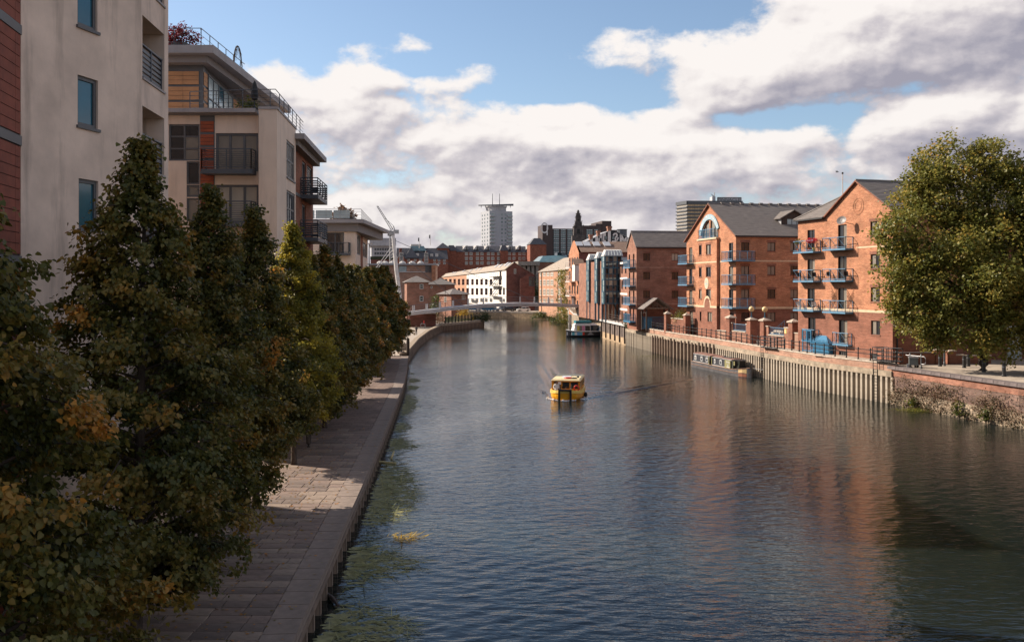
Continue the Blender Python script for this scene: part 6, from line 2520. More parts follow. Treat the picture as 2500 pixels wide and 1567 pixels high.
for (i, j, dip) in ((0, 1, (1147, 1272)), (2, 3, (1480, 1625))):
 ua, ub_ = piers[i][0] + .42, piers[j][0] - .42
 zt_ = piers[i][1] - .65
 b = MB()
 ud0, ud1 = fF.px(*zz4(dip[0], 1350))[0], fF.px(*zz4(dip[1], 1350))[0]
 ud0, ud1 = max(ua + .3, ud0), min(ub_ - .3, ud1)
 zd = zt_ - 1.0
 b.wall(fF, [(ua, 0), (ub_, 0), (ub_, zt_), (ud1, zt_), (ud1, zd), (ud0, zd), (ud0, zt_), (ua, zt_)], [], .1, w=-.25)
 b.wall(Frame(*fF.pt(ub_, 0, -.55), U=(-fF.U.x, -fF.U.y)), [(0, 0), (ub_ - ua, 0), (ub_ - ua, zd), (0, zd)], [], .1)
 b.build('wall_panel', brick_s, fw_)
 b = MB()
 for (u0, u1, z) in ((ua, ud0, zt_), (ud0 + .0, ud1, zd), (ud1, ub_, zt_)):
  b.fbox(fF, u0 + .003, u1 - .003, z + .002, z + .12, -.62, -.18)
 b.build('coping', stone_cop, fw_)
 b = MB()
 n = 12
 for k in range(n + 1):
  u = ud0 + .05 + (ud1 - ud0 - .1) * k / n
  b.tube([fF.pt(u, zd + .12, -.4), fF.pt(u, zt_ - .05, -.4)], .018, 4)
 for z in (zd + .2, zt_ - .05):
  b.tube([fF.pt(ud0, z, -.4), fF.pt(ud1, z, -.4)], .03, 5)
 b.build('blue_railing', blue_steel, fw_)
# low return wall right of the last pier and left of the first
b = MB()
u0 = piers[3][0] + .42
b.fbox(fF, u0, u0 + 2.4, 0, 1.75, -.5, -.2)
b.fbox(fF, piers[0][0] - 3.2, piers[0][0] - .42, 0, 1.2, -.5, -.2)
b.build('wall_panel', brick_p, fw_)
b = MB()
b.fbox(fF, u0, u0 + 2.4, 1.752, 1.86, -.56, -.14)
b.fbox(fF, piers[0][0] - 3.2, piers[0][0] - .42, 1.202, 1.31, -.56, -.14)
b.build('coping', stone_cop, fw_)
# steps with a slanting blue rail
stp = thing('entrance_steps', tuple(fF.pt((piers[1][0] + piers[2][0]) / 2, 0, -1)), 'steps with a slanting blue handrail between the two lamp topped piers', 'steps')
for k in range(7):
 b = MB()
 b.fbox(fF, piers[1][0] + .5, piers[2][0] - .5, 0, .24 * (k + 1), -1.0 - .35 * (k + 1), -1.0 - .35 * k - .003)
 b.build('step', stone_cop, stp)
b = MB()
for u in (piers[2][0] - .55,):
 b.tube([fF.pt(u, .9, -.8), fF.pt(u, 2.9, -3.4)], .03, 5)
 for k in range(8):
  t = k / 7
  b.tube([fF.pt(u, .1 + 1.7 * t, -.8 - 2.6 * t), fF.pt(u, .9 + 2.0 * t, -.8 - 2.6 * t)], .016, 4)
b.build('handrail', blue_steel, stp)
# globe lamps on the middle piers
for k, i in enumerate((1, 2)):
 u, zt_ = piers[i]
 q = fF.pt(u, zt_ + .38, -.42)
 gl = thing('globe_lamp', tuple(q), ['cream globe lamp on the left of the two middle brick piers', 'cream globe lamp on the right of the two middle brick piers'][k], 'lamp', 'globe lamps on brick piers')
 b = MB()
 b.lathe(tuple(q), [(.16, 0), (.16, .08), (.08, .12), (.075, .62), (.12, .66), (.12, .72)], 8)
 b.build('lamp_post', frame_teal, gl)
 b = MB()
 b.sphere((q.x, q.y, q.z + 1.0), .34, 14, 9)
 b.build('globe', globe_m, gl, smooth=True)
# notice on the wall
q0 = fF.rect(1915.5, 804.5, 1922.5, 814, w=-.25)
nt_ = thing('yellow_notice', tuple(fF.pt(q0[0], q0[2], -.24)), 'small blank yellow notice board on the forecourt wall', 'sign')
b = MB()
b.fbox(fF, q0[0], q0[0] + .42, q0[2], q0[2] + .5, -.248, -.22)
b.build('board', yellow_p, nt_)
b = MB()
b.fbox(fF, q0[0] + .05, q0[0] + .37, q0[2] + .05, q0[2] + .45, -.219, -.215)
b.build('panel', globe_m, nt_)
# piers, walls and shrub by the porch
pw2 = thing('porch_wall', (23, 142, RZ), 'brick wall with capped piers and low coping right of the timber porch', 'wall')
fQ = Frame(21.6, 147.0, RZ, U=(3.2, -14))
for px_, py_ in ((1564, 765), (1623.5, 766), (1670.5, 770)):
 u, zt_ = fQ.px(px_, py_)
 b = MB()
 b.fbox(fQ, u - .4, u + .4, 0, zt_, -.8, 0)
 p_ = b.build('pier', brick_r, pw2)
 b = MB()
 q = [fQ.pt(u - .52, zt_ + .002, .12), fQ.pt(u + .52, zt_ + .002, .12), fQ.pt(u + .52, zt_ + .002, -.92), fQ.pt(u - .52, zt_ + .002, -.92)]
 ap = fQ.pt(u, zt_ + .42, -.4)
 for k in range(4):
  b.face([q[k], q[(k + 1) % 4], ap])
 b.face(q[::-1])
 b.build('pier_cap', stone_cop, p_)
u0, u1 = fQ.px(1636, 790)[0], fQ.px(1664, 790)[0]
b = MB()
b.fbox(fQ, u0, u1 + 1, 0, 2.2, -.5, -.15)
b.build('wall_panel', brick_r, pw2)
b = MB()
b.fbox(fQ, u0, u1 + .9, 2.202, 2.33, -.56, -.09)
b.build('coping', stone_cop, pw2)
q = fQ.pt((u0 + u1) / 2 - .3, 1.6, -1.4)
bush('shrub', (q.x, q.y, q.z), (1.7, 1.6, 2.4), 'yellow green shrub growing over the low wall beside the porch', seed=201, n=70, leaf=.14, tint=.65)
# blue bin store and gate by the corner of D
gt = thing('blue_bin_store', tuple(fD.pt(-9.2, 0, 1.5)), 'bright blue metal bin store with sloping lid and spiked gate', 'bin store')
ug0, ug1 = fD.px(*zz5(306, 1380), w=.7)[0], fD.px(*zz5(424, 1380), w=.7)[0]
zg = fD.px(*zz5(370, 1322), w=.7)[1]
zgt = fD.px(*zz5(330, 1262), w=.1)[1]
b = MB()
b.fbox(fD, ug0, ug1, 0, zg, .05, .6)
b.build('body', blue_gate, gt)
b = MB()
b.hexa([fD.pt(ug0 - .05, zg + .004, .68), fD.pt(ug1 + .05, zg + .004, .68), fD.pt(ug1 + .05, zg + .004, .01), fD.pt(ug0 - .05, zg + .004, .01),
  fD.pt(ug0 - .05, zg + .06, .68), fD.pt(ug1 + .05, zg + .06, .68), fD.pt(ug1 - 1.2, zgt, .01), fD.pt(ug0 + .1, zgt, .01)])
b.build('lid', blue_gate, gt)
b = MB()
for k in range(14):
 u = ug0 + (ug1 - ug0 + .3) * k / 13
 b.tube([fD.pt(u, .05, .72), fD.pt(u, zg + .3, .72), fD.pt(u, zg + .4, .72)], [.022, .022, .004], 4)
for z in (.2, zg - .1):
 b.fbox(fD, ug0 - .1, ug1 + .35, z, z + .07, .69, .76)
b.build('spiked_gate', blue_gate, gt)
gf2 = thing('blue_steel_gate', tuple(fD.pt(ug0 - 1.0, 0, 1.4)), 'open blue steel gate frame left of the bin store', 'gate')
b = MB()
for u in (ug0 - 1.7, ug0 - .9, ug0 - .15):
 b.fbox(fD, u - .05, u + .05, 0, 2.35, .6, .7)
for z in (.1, 1.1, 2.25):
 b.fbox(fD, ug0 - 1.7, ug0 - .15, z, z + .09, .61, .69)
b.build('frame', blue_gate, gf2)
b = MB()
for k in range(9):
 u = ug0 - 1.62 + k * .17
 b.tube([fD.pt(u, .15, .65), fD.pt(u, 2.3, .65)], .014, 4)
b.build('bar', blue_gate, gf2)
# ladder cages on the parapet
def cage(px0, px1, pyt, pyb, label, wz):
 """black steel ladder cage standing on the river wall"""
 pm = on((px0 + px1) / 2, wz, 3.5)
 seg_ = min(resample(R_PILE, .5), key=lambda s: abs(s[0].x / s[0].y - ((px0 + px1) / 2 - 1250) / FPX))
 p, d = seg_
 fr = Frame(p.x, p.y, RZ, U=(-d.x, -d.y))
 t = thing('ladder_cage', (p.x, p.y, 3.5), label, 'ladder cage', 'black ladder cages on the river wall')
 u0, u1 = fr.px(px0, pyt)[0], fr.px(px1, pyt)[0]
 zt_ = fr.px(px0, pyt)[1]
 zb_ = fr.px(px0, pyb)[1]
 b = MB()
 w0, w1 = -.75, .45
 for u in np.linspace(u0, u1, 5):
  for w in (w0, w1):
   b.tube([fr.pt(u, zb_, w), fr.pt(u, zt_, w)], .035, 4)
 for z in np.linspace(zb_, zt_, 4):
  b.tube([fr.pt(u0, z, w0), fr.pt(u1, z, w0), fr.pt(u1, z, w1), fr.pt(u0, z, w1), fr.pt(u0, z, w0)], .035, 4)
 b.build('cage', black_iron, t)
 b = MB()
 b.fbox(fr, u0, u1, zb_ - .06, zb_, w0, w1)
 b.build('platform', black_iron, t)
 for u in (u0 + .1, u0 + .65):
  b = MB()
  b.tube([fr.pt(u, zb_ - .06, w1), fr.pt(u, -1.0, w1), fr.pt(u, -3.3, w1)], .035, 5)
  b.build('leg', black_iron, t)
 b = MB()
 for k in range(16):
  z = -3.2 + k * .28
  b.tube([fr.pt(u0 + .1, z, w1), fr.pt(u0 + .65, z, w1)], .018, 4)
 b.build('rungs', black_iron, t)
 return t
cage(1866, 1901, 820.5, 846, 'black ladder cage on the river wall right of the narrowboat', 862)
cage(2140, 2187, 847.5, 878, 'black ladder cage on the river wall at the right corner of the gabled flats', 880)
# grey control box on its post in the river
kb = thing('control_box', tuple(on(2232, 992, 0)), 'grey metal box on a tall steel post standing in the water by the old wall', 'box')
p = on(2230, 990, 0)
fk = Frame(p.x, p.y, 0, U=(.95, -.31))
s_ = FPX / p.y
zb_ = EYE - (891 - HOR) / s_
for u in (-.45, .15, .32):
 b = MB()
 b.fbox(fk, u - .07, u + .07, -.5, zb_ + .1, -.1, .05)
 b.build('post', timber_d if u > 0 else galv, kb)
b = MB()
b.fbox(fk, -.36, .36, zb_, zb_ + .62, -.25, .30)
b.build('cabinet', plain('grey_green_cabinet', (.15, .165, .16), .5, var=.1), kb)
b = MB()
b.fbox(fk, -.41, .41, zb_ + .622, zb_ + .69, -.3, .35)
b.build('lid', lead, kb)
b = MB()
b.tube([fk.pt(-.3, zb_, .3), fk.pt(.2, zb_ - .6, 0)], .04, 5)
b.tube([fk.pt(.4, zb_, .3), fk.pt(.25, zb_ - .6, 0)], .04, 5)
b.build('bracket', black_iron, kb)
# promenade furniture under the plane tree
rail2 = thing('hoop_railing', tuple(on(2238, 900, RZ)), 'short grey railing with a rounded end behind the control box', 'railing')
for k, px_ in enumerate((2222, 2249)):
 q = on(px_, 897 + k * 3, RZ)
 b = MB()
 b.lathe(tuple(q), [(.11, 0), (.11, .18), (.06, .24), (.055, 1.1), (.09, 1.14), (.05, 1.25)], 8)
 b.build('post', frame_grey, rail2)
q0, q1 = on(2222, 897, RZ), on(2249, 900, RZ)
b = MB()
dv = (q1 - q0).normalized()
up = Vector((0, 0, 1))
b.tube([q0 + up * 1.05 - dv * .5, q0 + up * 1.05, q1 + up * 1.05, q1 + up * 1.05 + dv * .35, q1 + up * .9 + dv * .5, q1 + up * .5 + dv * .5, q1 + up * .4 + dv * .3, q1 + up * .4], .03, 6)
b.build('rail', galv, rail2)
for k, (px_, py_) in enumerate(((2295, 894), (2354, 898), (2364, 894), (2402, 908), (2451, 919))):
 q = on(px_, py_, RZ)
 lab = ['black bollard left of the slim post, nearest the brick gate pier', 'black bollard right of the slim post, in sunlight', 'black bollard half hidden behind the sunlit one', 'black bollard under the drooping plane branch', 'black bollard in deep shade near the right edge'][k]
 t = thing('bollard', tuple(q), lab, 'bollard', 'black bollards along the promenade')
 b = MB()
 b.lathe(tuple(q), [(.17, 0), (.17, .12), (.145, .16), (.145, .85), (.16, .88), (.16, .96), (.10, 1.02), (.02, 1.04)], 12)
 b.build('shaft', black_iron, t)
 b = MB()
 b.lathe((q.x, q.y, q.z + .70), [(.150, 0), (.156, .02), (.156, .07), (.150, .09)], 12)
 b.build('collar', grey_steel, t)
q = on(2306, 893, RZ)
t = thing('slim_lamp_post', tuple(q), 'slim grey lamp post rising into the plane tree', 'lamp post')
b = MB()
b.lathe(tuple(q), [(.11, 0), (.11, .3), (.09, .34), (.08, 1.4), (.05, 1.45), (.045, 6.2)], 8)
b.build('pole', grey_steel, t)
b = MB()
b.lathe((q.x, q.y, q.z + 6.2), [(.06, 0), (.2, .1), (.24, .4), (.05, .55)], 8)
b.build('lantern', globe_m, t)
gw = thing('garden_wall', (43, 92, RZ), 'low brick garden wall with two square piers behind the bollards', 'wall')
f6 = Frame(*on(2180, 890, RZ), U=(.99, .10))
segs_ = ((2180, 2284, 862), (2331, 2353, 867), (2353, 2400, 868))
def u6(px_):
 return f6.px(px_, 870)[0]
for (a, c, yt) in ((2195, 2284, 862.5), (2332, 2356, 868), (2356, 2420, 869)):
 zt_ = f6.px((a + c) / 2, yt)[1]
 b = MB()
 b.fbox(f6, u6(a) + .003, u6(c) - .003, 0, zt_, -.3, 0)
 b.build('wall_panel', brick_r, gw)
 b = MB()
 b.fbox(f6, u6(a) + .003, u6(c) - .003, zt_ + .002, zt_ + .09, -.36, .06)
 b.build('coping', stone_dark if a == 2195 else stone_cop, gw)
for a, c, yt in ((2284, 2303, 856), (2316, 2332, 858)):
 zt_ = f6.px(a, yt)[1]
 b = MB()
 b.fbox(f6, u6(a), u6(c), 0, zt_, -.5, .12)
 p_ = b.build('pier', brick_r, gw)
 b = MB()
 b.fbox(f6, u6(a) - .05, u6(c) + .05, zt_ + .002, zt_ + .1, -.55, .17)
 b.build('pier_cap', stone_cop, p_)
# the brick block behind the plane tree
Bk = thing('brick_block', (52, 92, RZ), 'red brick block with a large dark window behind the plane tree at the right edge', 'building')
f7 = Frame(45.3, 90.5, RZ, U=(.97, -.24))
wr = [f7.rect(2458, 795, 2496, 876)]
b = MB()
b.wall(f7, [(0, 0), (26, 0), (26, 11), (0, 11)], [rect_hole(wr[0])], .2)
b.wall(f7.sideL(0, 12), [(0, 0), (12, 0), (12, 11), (0, 11)], [], .1)
b.face([f7.pt(0, 11), f7.pt(26, 11), f7.pt(26, 11, -12), f7.pt(0, 11, -12)])
b.build('wall', brick_r, Bk)
window(Bk, f7, *wr[0], frame_white, 2, 2, glass_gw, .1)
b = MB()
b.fbox(f7, wr[0][0] - .15, wr[0][1] + .15, wr[0][2] - .15, wr[0][2] - .01, .002, .1)
b.build('sill', stone_cop, Bk)
b = MB()
b.slope(f7.pt(-.3, 10.9, .4), f7.pt(26, 10.9, .4), f7.pt(26, 14, -6), f7.pt(-.3, 14, -6), .3)
b.slope(f7.pt(26, 10.9, -12.4), f7.pt(-.3, 10.9, -12.4), f7.pt(-.3, 14, -6), f7.pt(26, 14, -6), .3)
b.build('roof', slate, Bk)
# ------------------------------------------------------------------ buildings beyond the footbridge
def zz3(x, y):
 return 1080 + x / 4.2, 460 + y / 4.2
def z2b(x, y):
 return 750 + x / 3.78, 450 + y / 3.78
def block(parent, fr, u0, u1, z0, z1, dep, mat, name='wall', roofmat=None, para=0):
 b = MB()
 b.wall(fr, [(u0, z0), (u1, z0), (u1, z1), (u0, z1)], [], .1)
 b.wall(fr.side(u1), [(0, z0), (dep, z0), (dep, z1), (0, z1)], [], .1)
 b.wall(fr.sideL(u0, dep), [(0, z0), (dep, z0), (dep, z1), (0, z1)], [], .1)
 b.face([fr.pt(u1, z0, -dep), fr.pt(u0, z0, -dep), fr.pt(u0, z1, -dep), fr.pt(u1, z1, -dep)])
 if not roofmat:
  b.face([fr.pt(u0, z1), fr.pt(u1, z1), fr.pt(u1, z1, -dep), fr.pt(u0, z1, -dep)])
 o = b.build(name, mat, parent)
 if roofmat:
  b = MB()
  b.fbox(fr, u0 - .15, u1 + .15, z1 + .003, z1 + .4, -dep - .15, .15)
  b.build('roof', roofmat, parent)
 return o
def hip(parent, fr, u0, u1, z0, z1, dep, mat, ov=.5, inset=None, course=.35):
 """hipped roof over a rectangle in the frame"""
 P = fr.pt
 i = inset if inset is not None else dep / 2
 A, B, C, D_ = P(u0 - ov, z0, ov), P(u1 + ov, z0, ov), P(u1 + ov, z0, -dep - ov), P(u0 - ov, z0, -dep - ov)
 r0, r1 = P(u0 + i, z1, -dep / 2), P(u1 - i, z1, -dep / 2)
 b = MB()
 b.slope(A, B, r1, r0, course)
 b.slope(B, C, r1, r1, course)
 b.slope(C, D_, r0, r1, course)
 b.slope(D_, A, r0, r0, course)
 return b.build('roof', mat, parent)
def gable_u(parent, fr, u0, u1, z0, z1, dep, mat, ov=.4, course=.35, name='roof'):
 """roof with its ridge along the wall"""
 P = fr.pt
 b = MB()
 b.slope(P(u0 - .1, z0, ov), P(u1 + .1, z0, ov), P(u1 + .1, z1, -dep / 2), P(u0 - .1, z1, -dep / 2), course)
 b.slope(P(u1 + .1, z0, -dep - ov), P(u0 - .1, z0, -dep - ov), P(u0 - .1, z1, -dep / 2), P(u1 + .1, z1, -dep / 2), course)
 return b.build(name, mat, parent)
def fw_rect(fr, zf, x0, y0, x1, y1):
 a, c = zf(x0, y0), zf(x1, y1)
 return fr.rect(a[0], a[1], c[0], c[1])
# small brick houses left of the footbridge
S1 = thing('brick_house', (-19, 214, FZ), 'small red brick house with a grey hipped roof beside the end of the tree row', 'house')
f = Frame(*at(*z2b(920, 1100), 210).xy, FZ, U=(.985, .17))
u0, u1 = 0, f.px(*z2b(1120, 1000))[0]
ze, zr = f.px(*z2b(1000, 905))[1], f.px(*z2b(958, 848))[1]
block(S1, f, u0, u1, -1.5, ze, 9, brick_s)
hip(S1, f, u0, u1, ze, zr, 9, slate_l, .5, 2.2)
for (x0, y0, x1, y1) in ((1038, 920, 1072, 965), (1038, 1030, 1072, 1080)):
 farwin(S1, f, *fw_rect(f, z2b, x0, y0, x1, y1), frame_white, glass, 1, 2)
b = MB()
b.fbox(f, .4, u1 + 1.5, -1.3, f.px(*z2b(1000, 1195))[1], .5, 1.6)
b.build('garage_front', brick_d, S1)
b = MB()
b.fbox(f, .3, u1 + 1.6, f.px(*z2b(1000, 1193))[1], f.px(*z2b(1000, 1183))[1], .4, 1.7)
b.build('ledge', white_steel, S1)
S2 = thing('brick_house', (-16, 252, FZ), 'brick house with a wide grey hipped roof between two smaller houses', 'house')
f = Frame(*at(*z2b(1115, 1000), 250).xy, FZ, U=(.99, .1))
u1 = f.px(*z2b(1362, 950))[0]
ze, zr = f.px(*z2b(1200, 926))[1], f.px(*z2b(1200, 866))[1]
block(S2, f, 0, u1, -1, ze, 10, brick_s)
hip(S2, f, 0, u1, ze, zr, 10, slate_l, .6, 4)
farwin(S2, f, *fw_rect(f, z2b, 1140, 940, 1156, 960), frame_white, glass, 1, 1)
S3 = thing('brick_house', (-15, 236, FZ), 'sunlit brick cottage with grey hipped roof just behind the footbridge deck', 'house')
f = Frame(*at(*z2b(1330, 1100), 236).xy, FZ, U=(.88, .475))
u1 = f.px(*z2b(1482, 1060))[0]
ze, zr = f.px(*z2b(1330, 1016))[1], f.px(*z2b(1345, 966))[1]
block(S3, f, 0, u1, -1, ze, 7.5, brick_s)
hip(S3, f, 0, u1, ze, zr, 7.5, slate_l, .6, 2.2)
farwin(S3, f, *fw_rect(f, z2b, 1428, 1022, 1458, 1063), frame_white, glass_c, 2, 1)
fl = f.sideL(0, 7.5)
farwin(S3, fl, 3.2, 4.6, ze - 2.0, ze - .7, frame_white, glass_c, 1, 1)
for k, (px_, y_, hgt, lab, mt) in enumerate(((1072, 236, 5.2, 'leafy green tree between the two brick houses behind the footbridge', bush_leaf),)):
 q = at(px_, 760, 244)
 t = thing('garden_tree', (q.x, 244, 1.2), lab, 'tree')
 gg = np.random.default_rng(600)
 d_ = gg.normal(0, 1, (90, 3))
 d_ /= np.linalg.norm(d_, axis=1)[:, None]
 cc = np.array((q.x, 244, 5.2)) + d_ * np.array((2.9, 2.4, 3.2)) * gg.uniform(.5, 1.05, 90)[:, None]
 cen, out, sz, ti = clusters(cc, d_, 20, .42, 601, .3 + .12 * d_[:, 2], .15, .3)
 leaf_mesh('crown', cen, out, sz, ti, mt, 602, .3, .9, False, t)
 b = MB()
 b.tube([(q.x, 244, 1.0), (q.x, 244, 4)], [.2, .12], 7)
 b.build('trunk', bark, t)
# white and brick warehouse
W = thing('white_warehouse', (-5, 330, FZ), 'white painted brick warehouse with tiled roof and dark red gable behind the footbridge', 'building')
fWh = Frame(-1.9, 310, FZ, U=(.14, -.99))
Lw = -318
def rw(x0, y0, x1, y1):
 return fw_rect(fWh, zz3, x0, y0, x1, y1)
ze = fWh.px(*zz3(655, 832))[1]
uw = fWh.px(*zz3(250, 900))[0]
fG = fWh.side(0)
pk = fG.px(*zz3(738, 762))
zrd = pk[1]
ug = fG.px(*zz3(945, 1000))[0]
zeg = fG.px(*zz3(945, 888))[1]
b = MB()
b.wall(fWh, [(uw, 0), (0, 0), (0, ze), (uw, ze)], [], .1)
b.build('white_wall', white_wall, W)
b = MB()
b.wall(fWh, [(Lw, 0), (uw, 0), (uw, ze), (Lw, ze)], [], .1)
b.build('brick_wall', brick_far, W)
b = MB()
b.wall(fG, [(0, 0), (ug, 0), (ug, zeg), (pk[0], zrd), (0, ze)], [], .1)
b.build('gable_wall', brick_d, W)
b = MB()
P = fG.pt
b.slope(P(-.5, ze - .1, .1 - .3), P(-.5, ze - .1, Lw), P(pk[0], zrd + .1, Lw), P(pk[0], zrd + .1, -.2), .5)
b.slope(P(ug + .3, zeg - .1, Lw), P(ug + .3, zeg - .1, .2), P(pk[0], zrd + .1, .2), P(pk[0], zrd + .1, Lw), .5)
b.build('roof', tile_pale, W)
cols_x = [(248, 273), (297, 322), (343, 369), (390, 416), (438, 464), (487, 513)]
for k, (x0, x1) in enumerate(cols_x + [(28, 50), (70, 95), (115, 138), (160, 182), (202, 226)]):
 for (y0, y1) in ((928, 990), (1022, 1092), (1128, 1165)):
  r = rw(x0, y0, x1, y1)
  farwin(W, fWh, r[0], r[1], r[2], r[3], frame_grey, glass, 1, 2)
for (x0, y0, x1, y1) in ((588, 850, 606, 900), (580, 925, 607, 990), (580, 1020, 607, 1090), (622, 1020, 642, 1092), (588, 1130, 607, 1165), (622, 1130, 642, 1165), (305, 1142, 362, 1178)):
 farwin(W, fWh, *rw(x0, y0, x1, y1), frame_grey, glass, 1, 2)
farwin(W, fG, *fw_rect(fG, zz3, 734, 826, 757, 875), frame_white, glass, 2, 2)
for k, x in enumerate((70, 100, 175, 255, 300, 345, 495, 545, 590, 625)):
 t_ = .35 if k % 2 else .5
 u = rw(x, 800, x + 20, 830)[0]
 q = fWh.pt(u, ze + (zrd - ze) * t_ + .25, -pk[0] * t_)
 b = MB()
 sl = Vector((0, 0, 1)) * (zrd - ze) / math.hypot(zrd - ze, pk[0]) - fWh.N * pk[0] / math.hypot(zrd - ze, pk[0])
 n_ = fWh.U.cross(sl).normalized()
 if n_.z < 0:
  n_ = -n_
 A_, B_ = q, q + fWh.U * 4.0
 C_, D_ = B_ + sl * 1.8, A_ + sl * 1.8
 b.hexa([A_, B_, C_, D_, A_ + n_ * .2, B_ + n_ * .2, C_ + n_ * .2, D_ + n_ * .2])
 b.build('rooflight', white_clad, W)
# fire escape
fe = MB()
for (x0, x1, y) in ((520, 610, 905), (520, 610, 1005), (520, 610, 1110)):
 r = rw(x0, y - 2, x1, y + 2)
 fe.fbox(fWh, r[0], r[1], r[2], r[2] + .15, .02, 1.5)
 fe.fbox(fWh, r[0], r[1], r[2] + 1.1, r[2] + 1.2, 1.4, 1.5)
 for k in range(5):
  u = r[0] + (r[1] - r[0]) * k / 4
  fe.fbox(fWh, u - .05, u + .05, r[2], r[2] + 1.15, 1.42, 1.5)
for (xa, ya, xb, yb) in ((600, 905, 525, 1000), (600, 1005, 525, 1105)):
 a = fWh.px(*zz3(xa, ya))
 c = fWh.px(*zz3(xb, yb))
 for w in (.5, 1.4):
  fe.tube([fWh.pt(a[0], a[1], w), fWh.pt(c[0], c[1], w)], .12, 4)
fe.build('fire_escape', black_iron, W)
Wl = thing('brick_lean_to', (8, 309, FZ), 'lower red brick gabled annex against the warehouse gable', 'building')
fA = Frame(*fG.pt(fG.px(*zz3(785, 1000))[0], 0, 3.0), U=fG.U.xy)
ua = fA.px(*zz3(948, 1000))[0]
pa_ = fA.px(*zz3(880, 875))
za = fA.px(*zz3(785, 925))[1]
b = MB()
b.wall(fA, [(0, 0), (ua, 0), (ua, za - 1.6), (pa_[0], pa_[1]), (0, za)], [], .1)
b.wall(fA.sideL(0, 3), [(0, 0), (3, 0), (3, za), (0, za)], [], .1)
b.wall(fA.side(ua), [(0, 0), (12, 0), (12, za - 1.6), (0, za - 1.6)], [], .1)
b.build('wall', brick_d, Wl)
farwin(Wl, fA, *fw_rect(fA, zz3, 888, 905, 942, 1000), frame_teal, glass, 4, 4)
# warm brick riverside building right of it
Hh = thing('riverside_brick_flats', (11, 275, FZ), 'sunlit orange brick riverside flats with tiled roof draped in yellow creeper', 'building')
fH = Frame(15.3, 250, FZ, U=(.129, -.99))
uL = fH.px(*zz3(990, 1000))[0]
ze = fH.px(*zz3(1080, 848))[1]
zrH = ze + 4.2
block(Hh, fH, uL, 0, -1, ze, 14, brick_far)
b = MB()
P = fH.pt
b.slope(P(uL - .3, ze - .1, .4), P(.3, ze - .1, .4), P(.3, zrH, -7), P(uL + 6, zrH, -7), .5)
b.slope(P(uL - .3, ze - .1, -14.4), P(uL - .3, ze - .1, .4), P(uL + 6, zrH, -7), P(uL + 6, zrH, -7.1), .5)
b.build('roof', tile_pale, Hh)
for (x0, x1) in ((999, 1018), (1036, 1060), (1072, 1100), (1110, 1140), (1190, 1212)):
 for (y0, y1) in ((862, 900), (938, 995), (1032, 1097), (1130, 1170)):
  farwin(Hh, fH, *fw_rect(fH, zz3, x0, y0, x1, y1), frame_white, glass_w, 2, 2, th=.16)
b = MB()
for x in (1020, 1190):
 u = fH.px(*zz3(x, 1000))[0]
 b.tube([fH.pt(u, 0, .1), fH.pt(u, ze, .1)], .12, 5)
b.build('drainpipe', timber_d, Hh)
cp = thing('wall_ivy', tuple(fH.pt(-6, 2, .4)), 'yellow green creeper hanging down the orange brick flats', 'creeper')
gg = np.random.default_rng(640)
cc, oo = [], []
ua_, ub2 = fH.px(*zz3(1205, 900))[0], fH.px(*zz3(1295, 900))[0]
for k in range(130):
 t = gg.random()
 u = (ua_ + ub2) / 2 + (ub2 - ua_) * .5 * gg.normal(0, .55)
 z = ze - .3 - 11 * gg.random() ** 1.3
 cc.append(fH.pt(u, z, .5))
 oo.append(tuple(fH.N))
cen, out, sz, ti = clusters(np.array(cc), np.array(oo), 14, .4, 641, np.full(130, .78), .15, .34)
leaf_mesh('foliage', cen, out, sz, ti, bush_leaf, 642, .5, .8, False, cp)
# tall gable and brown roofed brick building behind the glazed flats
Gb = thing('tall_gable_brick_flats', (15, 225, RZ), 'tall orange gabled brick building with a long brown roof behind the glazed flats', 'building')
fGb = Frame(15.4, 217, RZ, U=(.12, -.99))
uL = fGb.px(*zz3(1297, 800))[0]
ze = fGb.px(*zz3(1400, 655))[1]
zp = fGb.px(*zz3(1342, 540))[1]
um = (uL) / 2
f2 = fGb.side(0)
b = MB()
b.wall(fGb, [(uL, 0), (0, 0), (0, ze), (um + 1, zp), (um - 1, zp), (uL, ze)], [], .1)
b.wall(fGb.sideL(uL, 40), [(0, 0), (40, 0), (40, ze), (0, ze)], [], .1)
b.build('gable_wall', brick_o, Gb)
b = MB()
b.wall(f2, [(0, 0), (45, 0), (45, ze), (0, ze)], [], .1)
b.build('side_wall', brick_d, Gb)
b = MB()
P = fGb.pt
zr2 = f2.px(*zz3(1600, 547))[1] * 1.0
b.slope(P(.4, ze, -.5), P(.4, ze, -45), P(um, zp - .2, -45), P(um, zp - .2, -.5), .4)
b.slope(P(uL - .4, ze, -45), P(uL - .4, ze, -.5), P(um, zp - .2, -.5), P(um, zp - .2, -45), .4)
b.build('roof', tile_br, Gb)
for x in (1400, 1480, 1580, 1690):
 u = f2.px(*zz3(x, 600))[0]
 t_ = .45
 b = MB()
 q = f2.pt(u, ze + (zp - ze) * t_ + .2, um * t_)
 sl = (f2.pt(0, zp, um) - f2.pt(0, ze, 0)).normalized()
 n_ = f2.U.cross(sl)
 if n_.z < 0:
  n_ = -n_
 A_, B_ = q, q + f2.U * 1.6
 C_, D_ = B_ + sl * 2.4, A_ + sl * 2.4
 b.hexa([A_, B_, C_, D_, A_ + n_ * .2, B_ + n_ * .2, C_ + n_ * .2, D_ + n_ * .2])
 b.build('rooflight', white_clad, Gb)
for i, u in enumerate(np.linspace(uL + 1.5, -1.5, 4)):
 for z in (1.5, 5, 8.5, 11.6):
  farwin(Gb, fGb, u - .7, u + .7, z, z + 2.0, frame_brown, glass, 2, 1)
for z in (4.6, 8.0, 11.3):
 balcony(Gb, fGb, uL + 3, uL + 8.5, z, 1.4, white_steel, 1.2, .2, 'x', posts=3)
